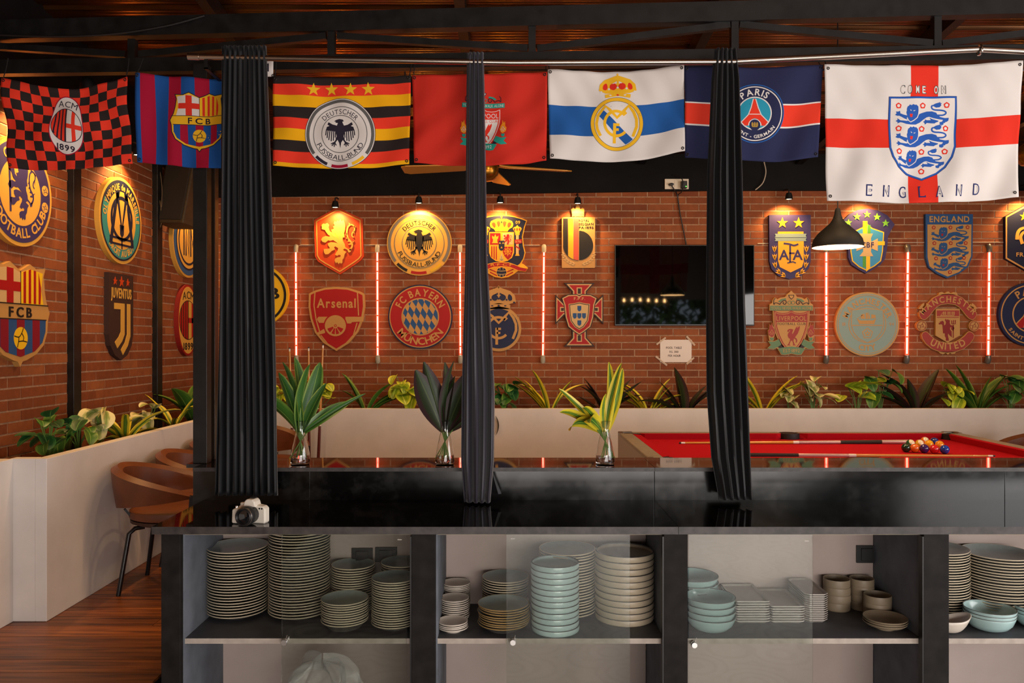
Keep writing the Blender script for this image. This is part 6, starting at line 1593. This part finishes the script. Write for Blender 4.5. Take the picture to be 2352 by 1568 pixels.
# ================================================================== CROCKERY
mat('plate_blue', '#9aa6a4', .3, coat=.2, noise=.06, nscale=40); mat('plate_rim', '#d6c6aa', .35); mat('plate_under', '#4d4a45', .45)  # undersides darkened: shade of the gaps between stacked plates put into the colour
mat('dish_aqua', '#b2c8c6', .3, coat=.25, noise=.05, nscale=60); mat('dish_line', '#4c4a46', .5); mat('bowl_aqua', '#a0bcba', .25, coat=.4); mat('saucer_white', '#c4b8aa', .35); mat('ramekin', '#8a7a64', .5); mat('platter_grey', '#a9a198', .4); mat('dish_cream', '#b5a58d', .4)  # ramekin brown has the dark cabinet shadow put into its colour
def lathe_mesh(name, prof, mats, idx, n=36):
    m = MB()
    for i in range(len(prof) - 1):
        vs_ = []; 
        for r, z in (prof[i], prof[i+1]):
            for k in range(n): vs_.append((r*math.cos(2*math.pi*k/n), r*math.sin(2*math.pi*k/n), z))
        m.add(vs_, [(k, (k+1) % n, n+(k+1) % n, n+k) for k in range(n)], idx[i])
    return m.mesh(name, mats, True)
def plate_mesh(R_, h, cols, foot=.55):
    p = [(0.0005, .004), (R_*foot, .004), (R_*foot, 0), (R_*(foot+.04), 0), (R_*(foot+.05), .004), (R_*.86, h*.55), (R_*.98, h - .0052), (R_, h - .0012), (R_*.992, h), (R_*.975, h - .0006), (R_*.84, h*.62), (R_*.6, .0095), (R_*.3, .008), (0.0005, .008)]
    return lathe_mesh('plate', p, cols, [2, 2, 2, 2, 2, 2, 1, 1, 1, 0, 0, 0, 0])
def bowl_mesh(R_, h, cols, foot=.5, straight=.0):
    if straight:
        p = [(0.0005, .003), (R_*.90, .003), (R_*.95, 0), (R_*.985, .0025), (R_, .007), (R_, h - .002), (R_*.99, h), (R_*.965, h), (R_*.955, h - .004), (R_*.95, .012), (R_*.9, .008), (0.0005, .007)]
        return lathe_mesh('dish', p, cols, [2, 2, 0, 0, 0, 1, 1, 1, 0, 0, 0])
    p = [(0.0005, .004), (R_*foot, .004), (R_*foot, 0), (R_*(foot+.06), 0), (R_*.72, h*.18), (R_*.88, h*.45), (R_*.97, h*.8), (R_, h - .002), (R_*.99, h), (R_*.965, h - .002), (R_*.93, h*.78), (R_*.84, h*.45), (R_*.66, h*.2), (R_*.3, .012), (0.0005, .011)]
    return lathe_mesh('bowl', p, cols, [0, 0, 0, 0, 0, 0, 0, 1, 1, 0, 0, 0, 0, 0])
ORD = 'first second third fourth fifth sixth seventh eighth ninth tenth eleventh twelfth thirteenth fourteenth fifteenth sixteenth seventeenth eighteenth nineteenth twentieth'.split() + ['twenty-' + w for w in 'first second third fourth fifth sixth seventh eighth ninth'.split()] + ['thirtieth'] + ['thirty-' + w for w in 'first second third fourth'.split()]
def stack(name, me, label, cat, group, px, yc, base, n, step, tilt=0.0, wob=.0015, bottom=False):
    for k in range(n):
        o = bpy.data.objects.new(name, me); COL.objects.link(o)
        o.location = (X(px, yc) + rnd.uniform(-wob, wob), yc + rnd.uniform(-wob, wob), base + k*step)
        o.rotation_euler = (0, rnd.uniform(-.006, .006) if k else 0, rnd.uniform(0, 6.28))
        i = (k + 1) if bottom else n - k
        tag(o, label % (ORD[i - 1] + (' from the bottom' if bottom else ' from the top')), cat, group)
PLc = [MT['plate_blue'], MT['plate_rim'], MT['plate_under']]
AQ = [MT['dish_aqua'], MT['dish_line'], MT['dish_line']]; BA = [MT['bowl_aqua'], MT['dish_line'], MT['bowl_aqua']]; SW = [MT['saucer_white'], MT['saucer_white'], MT['saucer_white']]; RK = [MT['ramekin']]*3; CRM = [MT['dish_cream'], MT['dish_line'], MT['dish_line']]
S0 = SH
big = plate_mesh(.131, .0255, PLc)
stack('dinner_plate', big, 'large dinner plate, %s of the stack against the grey cabinet side', 'plate', 'dinner plates against the grey cabinet side', 546, 3.535, S0, 24, .0121)
big2 = plate_mesh(.134, .0255, PLc)
stack('dinner_plate', big2, 'large dinner plate, %s of the tallest stack under the worktop', 'plate', 'dinner plates in the tallest stack', 688, 3.53, S0, 31, .0121, bottom=True)
mid = plate_mesh(.0965, .024, PLc)
stack('side_plate', mid, 'medium plate, %s of the rear stack below the dark sockets', 'plate', 'medium plates below the dark sockets', 811, 3.567, S0, 19, .0105)
stack('side_plate', mid, 'medium plate, %s of the rear stack against the partition', 'plate', 'medium plates at the rear partition', 925, 3.567, S0, 20, .0105)
sb_ = plate_mesh(.0995, .034, PLc, .66)
stack('soup_plate', sb_, 'pale blue bowl, %s of the low stack before the medium plates', 'bowl', 'shallow bowls before the medium plates', 792.5, 3.378, S0, 10, .0098)
mid2 = plate_mesh(.0965, .026, PLc)
stack('side_plate', mid2, 'medium plate, %s of the front stack touching the stile', 'plate', 'medium plates touching the dark stile', 906, 3.376, S0, 20, .0098)
# second cabinet
sc = plate_mesh(.063, .02, SW, .5)
stack('saucer', sc, 'small white saucer, %s of the rear corner stack', 'saucer', 'saucers of the rear stack', 1048, 3.585, S0, 15, .0075)
stack('saucer', sc, 'small white saucer, %s of the middle saucer stack', 'saucer', 'saucers of the middle stack', 1045, 3.455, S0, 10, .0088)
stack('saucer', sc, 'small white saucer, %s of the short stack of four', 'saucer', 'saucers of the short front stack', 1040.5, 3.328, S0, 4, .0075)
stack('side_plate', plate_mesh(.104, .024, PLc), 'dim blue plate, %s of the stack behind gold-rimmed plates', 'plate', 'plates behind the gold-rimmed stack', 1161, 3.559, S0, 14, .0105)
GR = [MT['plate_blue'], mat('gold_rim', '#a88a58', .35), MT['plate_under']]
stack('gold_rimmed_plate', plate_mesh(.1085, .032, GR), 'pale blue plate with gold rim, %s of its stack', 'plate', 'gold-rimmed plates', 1157, 3.352, S0, 9, .0098, wob=.003)
stack('round_dish', bowl_mesh(.1005, .0245, AQ, straight=1), 'straight-sided pale aqua dish, %s of the tall front stack', 'dish', 'straight aqua dishes', 1275, 3.34, S0, 12, .0238, wob=.0008)
stack('dinner_plate', plate_mesh(.125, .0255, PLc), 'large plate, %s of the stack behind the aqua dishes', 'plate', 'plates behind the aqua dishes', 1303, 3.538, S0, 23, .0121)
stack('round_dish', bowl_mesh(.1275, .0275, CRM, straight=1), 'wide cream dish, %s of the stack beside the stile', 'dish', 'wide cream dishes', 1434, 3.485, S0, 11, .0268, wob=.001)
# third cabinet
bl = bowl_mesh(.115, .062, BA, .5)
stack('serving_bowl', bl, 'aqua bowl, %s of the rear pile beside rectangular platters', 'bowl', 'aqua bowls of the rear pile', 1590, 3.545, S0, 5, .027)
stack('serving_bowl', bowl_mesh(.105, .062, BA, .45), 'aqua bowl, %s of the front pile behind the lock knob', 'bowl', 'aqua bowls of the front pile', 1632, 3.345, S0, 4, .026)
def platter(w, l, h, cut):
    m = MB(); w2, l2 = w/2, l/2
    o1 = [(-w2+cut, -l2), (w2-cut, -l2), (w2, -l2+cut), (w2, l2-cut), (w2-cut, l2), (-w2+cut, l2), (-w2, l2-cut), (-w2, -l2+cut)]
    sc_ = lambda k, z: [(x*k, y_*(1 - (1-k)*w/l), z) for x, y_ in o1]
    R1 = sc_(.80, 0); R2 = sc_(1, h - .003); R3 = sc_(.995, h); R4 = sc_(.95, h - .001); R5 = sc_(.86, h*.45)
    vs_ = R1 + R2 + R3 + R4 + R5; f = [tuple(range(8))[::-1]]
    for b in range(4): f += [(b*8+i, b*8+(i+1) % 8, b*8+8+(i+1) % 8, b*8+8+i) for i in range(8)]
    f.append(tuple(range(32, 40))); m.add(vs_, f); return m.mesh('platter', MT['platter_grey'])
def pstack(label, group, xa, xb, yf, l, n, step, cut, h=.014):
    w = X(xb, yf) - X(xa, yf); me = platter(w, l, h, cut)
    for k in range(n):
        o = bpy.data.objects.new('platter', me); COL.objects.link(o); o.location = ((X(xa, yf)+X(xb, yf))/2 + rnd.uniform(-.001, .001), yf + l/2, S0 + k*step); tag(o, label % (ORD[n - k - 1] + ' from the top'), 'platter', group)
pstack('grey platter, %s of the stack beside the aqua bowls', 'platters beside the aqua bowls', 1690, 1769, 3.40, .245, 9, .0105, .006)
pstack('grey platter, %s of the low middle stack', 'platters of the low middle stack', 1771, 1849, 3.40, .245, 7, .0105, .006)
pstack('narrow cut-corner platter, %s of the stack at the pane edge', 'narrow platters at the pane edge', 1850, 1905, 3.415, .235, 13, .0092, .018, .013)
rk = bowl_mesh(.058, .036, RK, straight=1); rk2 = bowl_mesh(.0525, .036, RK, straight=1)
stack('ramekin', rk, 'shade-browned ramekin, %s of the stack next to narrow platters', 'ramekin', 'ramekins next to the narrow platters', 1922, 3.60, S0, 4, .034)
stack('ramekin', rk2, 'shade-browned ramekin, %s of the stack below the single socket', 'ramekin', 'ramekins below the single socket', 1980, 3.605, S0, 4, .034)
stack('ramekin', rk, 'shade-browned ramekin, %s of the stack behind brown plates', 'ramekin', 'ramekins behind the oval plates', 2015, 3.503, S0, 3, .030)
stack('small_plate', plate_mesh(.088, .03, [MT['ramekin'], MT['ramekin'], MT['ramekin']], .4), 'brown plate, %s of the low pile of three', 'plate', 'brown plates in the low pile', 2033, 3.358, S0, 3, .0085)
# fourth cabinet
stack('dinner_plate', big, 'dark-topped plate, %s of the stack half behind the stile', 'plate', 'plates half behind the stile', 2152, 3.54, S0, 25, .0112)
stack('oval_plate', plate_mesh(.144, .036, PLc), 'wide plate, %s of the largest stack in the end cabinet', 'plate', 'wide plates of the end cabinet', 2291, 3.518, S0, 21, .0122)
stack('serving_bowl', bowl_mesh(.1, .065, BA, .4), 'glossy aqua bowl, %s of the pile beside the boat dish', 'bowl', 'aqua bowls beside the boat dish', 2272, 3.345, S0, 3, .014)
stack('serving_bowl', bowl_mesh(.1, .065, BA, .4), 'glossy aqua bowl, %s of the pile at the shelf end', 'bowl', 'aqua bowls at the shelf end', 2385, 3.37, S0, 3, .014)
m = MB()
def boat(u, v):
    a = 2*math.pi*u; k = v; L_, W_ = .085*k**.6, .05*k**.6
    x = L_*math.cos(a); y_ = W_*math.sin(a); return (x, y_, .055*v*v + .018*v*max(0, math.cos(a))**2)
m.grid(boat, 32, 8); o = m.build('boat_dish', MT['saucer_white'], None, True); o.modifiers.new('thick', 'SOLIDIFY').thickness = .004
o.location = (X(2186, 3.30), 3.30, S0 + .003); o.rotation_euler = (0, 0, R(12)); tag(o, 'white boat-shaped dish with pointed end beside the stile', 'dish')
# crumpled plastic bag in the lower part
m = MB(); rg = random.Random(9)
def bag(u, v):
    a = 2*math.pi*u; t = v*math.pi/2; r = .15*math.cos(t)**.5*(1 + .22*math.sin(5*a + 3*v) + .12*math.sin(11*a - 7*v)) + .004
    z = .225*math.sin(t)*(1 + .10*math.sin(3*a + 1) + .06*math.sin(9*a))
    return (r*math.cos(a)*1.0, r*math.sin(a)*.75, z)
m.grid(bag, 60, 22)
bagm = bpy.data.materials.new('plastic_film'); bagm.use_nodes = True; nt = bagm.node_tree; b_ = nt.nodes['Principled BSDF']; b_.inputs['Base Color'].default_value = (.85, .83, .8, 1); b_.inputs['Roughness'].default_value = .18; b_.inputs['Alpha'].default_value = .22
o = m.build('plastic_bag', bagm, None, False); o.location = (X(740, 3.44), 3.44, -.185); tag(o, 'crumpled clear plastic bag below the cabinet shelf', 'bag')
# thickness stickers on the panes
for d, q in STICK:
    A = Art(); A.text('6mm', 0, 0, 1, 'white', 1, width=3.2, bold=1)
    me = art_mesh(A.items, 'sticker', paint, lambda p, h: (q.x + p[0]*.005, q.y, q.z - p[1]*.005), False); link(bpy.data.objects.new('sticker_print', me), d)

# ================================================================== VASES AND PLANTS
leaf_material('leaf_green', '#3f6a24', '#6c8a34', '#7f9a44', .62); leaf_material('leaf_margin', '#2f5a1e', '#8fa040', '#6c8a3a', .66); leaf_material('leaf_variegated', '#3a6a22', '#d8c22c', '#8fae3c', .42, 1.2)
leaf_material('leaf_purple', '#2c3a20', '#3a2426', '#4a5a30', .50); leaf_material('leaf_pale', '#8f9a50', '#d2c890', '#6f8a40', .40, .6); leaf_material('leaf_lime', '#8aa020', '#c0c830', '#d8d860', .5, .7); leaf_material('leaf_dark', '#1d4a22', '#2f6a2c', '#5a8a44', .6)
mat('stem_green', '#5a7a30', .6)
def leaf_mesh(name, L, W, bend, fold, shape, mt, twist=0.0, nl=12, nw=4):
    """leaf grows along +x from the origin, bends down (-z)"""
    vs_ = []; uv = []; fs_ = []
    x = z = 0; ang = 0
    for i in range(nl + 1):
        t = i/nl
        if shape == 'strap': w = W*(math.sin(math.pi*(t*.86 + .10))**.7)*(1 if t < .97 else .4)
        elif shape == 'heart': w = W*(math.sin(math.pi*min(1, t*.93 + .06))**.55)*(1.0 if t > .12 else .9) * (1 - .25*t)*1.1
        else: w = W*math.sin(math.pi*(t*.93 + .05))**.9
        for j in range(nw + 1):
            s = j/nw - .5; yy = s*2*w/2; zz = abs(s)*2*fold*w
            ca, sa = math.cos(twist*t), math.sin(twist*t)
            vs_.append((x - zz*math.sin(ang), yy*ca - zz*sa*.3, z + zz*math.cos(ang) + yy*sa)); uv.append((j/nw, t))
        ang -= bend/nl; x += L/nl*math.cos(ang); z += L/nl*math.sin(ang)
    for i in range(nl):
        for j in range(nw):
            a = i*(nw+1) + j; fs_.append((a, a+1, a+nw+2, a+nw+1))
    me = bpy.data.meshes.new(name); me.from_pydata(vs_, [], fs_); me.materials.append(MT[mt])
    ul = me.uv_layers.new(name='UVMap')
    for lp in me.loops: ul.data[lp.index].uv = uv[lp.vertex_index]
    me.polygons.foreach_set('use_smooth', [True]*len(fs_)); me.update(); return me
LM = {}
def LMesh(kind):
    if kind in LM: return LM[kind]
    sp_ = {'strap_v': [(1, .15, .5, .25, 'strap', 'leaf_variegated'), (1, .13, 1.2, .3, 'strap', 'leaf_variegated'), (1, .16, 1.9, .2, 'strap', 'leaf_variegated')],
           'strap_g': [(1, .2, .3, .25, 'strap', 'leaf_margin'), (1, .22, .9, .25, 'strap', 'leaf_green'), (1, .2, 1.6, .2, 'strap', 'leaf_green')],
           'broad_p': [(1, .30, .3, .2, 'oval', 'leaf_purple'), (1, .28, .9, .2, 'oval', 'leaf_purple'), (1, .3, 1.5, .15, 'oval', 'leaf_purple')],
           'broad_g': [(1, .3, .3, .2, 'oval', 'leaf_margin'), (1, .28, .9, .2, 'oval', 'leaf_green'), (1, .3, 1.4, .15, 'oval', 'leaf_dark')],
           'heart_pale': [(1, .75, .5, .12, 'heart', 'leaf_pale'), (1, .7, 1.1, .15, 'heart', 'leaf_pale')],
           'heart_lime': [(1, .75, .4, .12, 'heart', 'leaf_lime'), (1, .7, 1.0, .15, 'heart', 'leaf_lime')],
           'heart_dark': [(1, .75, .5, .12, 'heart', 'leaf_dark'), (1, .7, 1.1, .15, 'heart', 'leaf_green')]}[kind]
    LM[kind] = [leaf_mesh('leaf', *q) for q in sp_]; return LM[kind]
def put_leaf(root, me, base, az, el, L, roll=0.0, ws=1.0):
    o = bpy.data.objects.new('leaf', me); link(o, root); o.location = base
    o.rotation_mode = 'ZYX' if False else 'XYZ'
    M = Matrix.Rotation(az, 4, 'Z') @ Matrix.Rotation(-el, 4, 'Y') @ Matrix.Rotation(roll, 4, 'X')
    o.rotation_euler = M.to_euler(); o.scale = (L, L*ws, L); return o
def plant(label, loc, kind, n, L, seed, spread=.9, stem=0.0, flat=(1, .18), name='trough_plant', group=None, cat='plant'):
    rg = random.Random(seed); root = empty(name, loc, 0, label, cat, group); ms = LMesh(kind)
    hearts = kind.startswith('heart')
    for k in range(n):
        a0 = R(360*(k + rg.uniform(-.3, .3))/n); vx, vy = flat[0]*math.cos(a0), flat[1]*math.sin(a0); az = math.atan2(vy, vx); lean = rg.uniform(.3, 1)*spread*math.hypot(vx, vy)
        ll = L*rg.uniform(.75, 1.15)
        if hearts:
            hgt = stem*rg.uniform(.5, 1.0); rad = L*.9*lean
            tip = Vector((rad*math.cos(az), rad*math.sin(az), hgt))
            MB().tube([(0, 0, 0), (tip.x*.35, tip.y*.35, hgt*.6), tip], .003, 5).build('stem', MT['stem_green'], root, True)
            # the blade faces mostly towards the room
            put_leaf(root, rg.choice(ms), tip, R(-90) + rg.uniform(-.9, .9), R(rg.uniform(-35, 40)), ll, rg.uniform(-.5, .5))
        else:
            el = R(88) - lean*R(62)
            put_leaf(root, rg.choice(ms[:2] if lean < .5 else ms), (0.01*math.cos(az), .01*math.sin(az), 0), az, el, ll, rg.uniform(-.3, .3))
    return root
SOILZ = .72
def bp_(px, py_top, label, kind, n, seed, L=None, spread=.9, stem=None, yy=7.195, **kw):
    """plant in the back trough whose top reaches py_top"""
    H = Z(py_top, yy) - SOILZ
    if kind.startswith('heart'): plant(label, (X(px, yy), yy, SOILZ), kind, n + 3, (L or .10)*1.15, seed, spread, stem or H*.98, **kw)
    else: plant(label, (X(px, yy), yy, SOILZ), kind, n + 2, L or H*1.12, seed, spread*.9, flat=(1, .06), **kw)
bp_(648, 880, 'bright green heart-leaved plant behind the left glass vase', 'heart_lime', 6, 1, .12)
bp_(730, 872, 'lime-veined heart-leaved plant behind the upright cues', 'heart_lime', 8, 2, .13)
bp_(842, 866, 'green strap-leaved plant with one leaf over the trough edge', 'strap_g', 8, 3)
bp_(935, 855, 'yellow-veined heart-leaved plant left of the purple vase leaves', 'heart_lime', 9, 4, .15)
bp_(1160, 880, 'dark green bushy plant right of the narrow curtain', 'heart_dark', 12, 5, .12)
bp_(1262, 858, 'yellow-striped strap-leaved plant below the cross-shaped crest', 'strap_v', 9, 6, spread=1.1)
bp_(1392, 868, 'dull purple strap-leaved plant behind the right glass vase', 'broad_p', 8, 7)
bp_(1490, 862, 'yellow-edged strap-leaved plant below the paper notice', 'strap_v', 9, 8, spread=.8)
bp_(1572, 865, 'grey-purple broad-leaved plant right of the paper notice', 'broad_p', 9, 9)
bp_(1752, 856, 'yellow-edged plant right of the television-side curtain', 'strap_v', 9, 10)
bp_(1812, 888, 'small cream-leaved plant below the carved bird crest', 'heart_pale', 5, 11, .10)
bp_(1868, 864, 'cream heart-leaved plant below the neon tube under the pendant', 'heart_pale', 10, 12, .13)
bp_(1968, 868, 'yellow-green drooping-leaved plant below the ship crest', 'heart_lime', 7, 13, .14, spread=1.2)
bp_(2022, 846, 'tall green leafy plant between ship crest and banner crest', 'heart_dark', 7, 14, .15)
bp_(2102, 856, 'dark purple broad-leaved plant below the banner crest', 'broad_p', 8, 15)
bp_(2185, 872, 'light green split-leaved plant below the banner crest edge', 'heart_lime', 6, 16, .13)
bp_(2245, 855, 'glossy dark plant with yellow leaf edges beside the last neon tube', 'strap_g', 10, 17, spread=.6)
bp_(2322, 858, 'dark green plant at the far end of the trough', 'heart_dark', 8, 18, .14)
bp_(552, 870, 'yellow green plant in the trough behind the wide curtain', 'strap_v', 8, 19)
def lp_(yy, h, label, kind, n, seed, L=None, spread=.9, x=-2.57, **kw):
    if kind.startswith('heart'): plant(label, (x, yy, SOILZ), kind, n, L or .11, seed, spread, h*1.15, flat=(.45, 1), **kw)
    else: plant(label, (x, yy, SOILZ), kind, n, (L or h)*1.25, seed, spread*.9, flat=(.35, 1), **kw)
lp_(4.42, .26, 'dark green bushy plant at the near end of the side trough', 'heart_dark', 14, 31, .13, 1.1)
lp_(4.72, .22, 'mid green leafy plant beside the near black upright', 'heart_dark', 9, 37, .13, .9)
lp_(4.98, .25, 'pale cream-leaved plant in the side trough', 'heart_pale', 11, 32, .14, .9)
lp_(5.28, .34, 'golden striped plant in front of the tall dark crest', 'strap_v', 11, 33, .34, 1.1)
lp_(5.62, .22, 'cream round-leaved plant beside the golden striped plant', 'heart_pale', 10, 34, .12, 1.0)
lp_(6.05, .33, 'yellow drooping plant at the far black upright', 'strap_v', 7, 38, .30, 1.2)
lp_(6.45, .34, 'tall green plant below the oval red crest', 'broad_g', 9, 35, .36, 1.0)
lp_(6.95, .40, 'green and yellow plant in the trough corner', 'strap_g', 8, 36, .36, .8)
# fallen dark leaf hanging over the trough
o = bpy.data.objects.new('hanging_leaf', LMesh('broad_p')[1]); COL.objects.link(o); o.location = P(1138, 955, 7.03); o.rotation_euler = (0, R(62), R(-5)); o.scale = (.18, .12, .18); tag(o, 'single dark leaf drooping over the white trough', 'leaf')
# glass vases on the ledge
def vase(px, py, label, plabel, kind, leaves, water=False):
    yv = (CH - ZL)*F/(py - 784); loc = Vector((X(px, yv), yv, ZL))
    root = empty('glass_vase', loc, 0, label, 'vase')
    po = [(.040, 0), (.0445, .004), (.0455, .02), (.043, .05), (.036, .09), (.027, .13), (.0215, .155), (.0205, .175), (.0235, .195), (.0255, .208)]
    pi_ = [(.0235, .207), (.0215, .195), (.0185, .175), (.0195, .155), (.025, .13), (.034, .09), (.041, .05), (.0435, .022), (.039, .012), (0, .011)]
    MB().lathe([(0, 0)] + po + pi_, 32).build('bottle', MT['vase_glass'], root, True)
    pr_ = empty('leaf_spray', loc + Vector((0, 0, .03)), 0, plabel, 'leaves'); ms = LMesh(kind)
    for (dx, dz, L, w, mi, roll) in leaves:
        # dx,dz: direction of the leaf in the picture plane ; stems meet in the neck
        az = math.atan2(rnd.uniform(-.25, .25), dx if abs(dx) > .02 else .02); el = math.atan2(dz, abs(dx))
        b0 = Vector((dx*.02, 0, .125)); 
        put_leaf(pr_, ms[mi], b0, az, el, L, roll, w)
        MB().tube([(-dx*.05, rnd.uniform(-.01, .01), .0), (0, 0, .08), b0 + Vector((dx*.02, 0, .01))], .0026, 6).build('stem', MT['stem_green'], pr_, True)
vase(690, 1066, 'clear glass bottle vase holding upright green leaves', 'spray of long green leaves with pale edges in glass vase', 'strap_g',
     [(-.16, 1, .345, 1.25, 0, 1.4), (.06, 1, .36, 1.25, 0, 1.7), (.30, 1, .35, 1.2, 0, 1.5), (-.02, 1, .33, 1.3, 0, 1.2), (-.62, 1, .31, 1.35, 1, 1.1), (.95, .85, .27, 1.0, 1, 1.3), (-.3, 1, .30, 1.2, 0, 1.6), (1.0, .72, .34, .4, 0, 1.2), (.45, 1, .26, 1.1, 0, 1.5)])
vase(1022, 1066, 'clear glass bottle vase holding dark purple-green leaves', 'spray of dark purple-green leaves in glass vase', 'broad_p',
     [(-.42, 1, .33, 1.25, 0, 1.5), (-.25, 1, .355, .85, 0, 1.4), (-.05, 1, .345, .85, 0, 1.6), (.14, 1, .34, .95, 0, 1.5), (.36, 1, .34, 1.05, 0, 1.4), (.6, 1, .28, 1.05, 1, 1.3), (.05, 1, .27, 1.1, 0, 1.2), (.9, .8, .24, 1.0, 1, 1.4)])
vase(1390, 1066, 'clear glass bottle vase holding yellow striped leaves', 'spray of yellow striped leaves in glass vase', 'strap_v',
     [(.20, 1, .355, .9, 0, 1.5), (.40, 1, .345, .8, 0, 1.4), (.13, 1, .345, .8, 0, 1.7), (-.5, .9, .23, 1.6, 1, 1.2), (-.95, .85, .27, 1.3, 1, 1.3), (-.7, .6, .24, 2.0, 2, 1.2), (-.6, .8, .21, 2.0, 2, 1.4), (-.85, 1, .31, .7, 0, 1.3), (-.2, 1, .20, 1.2, 0, 1.5)])
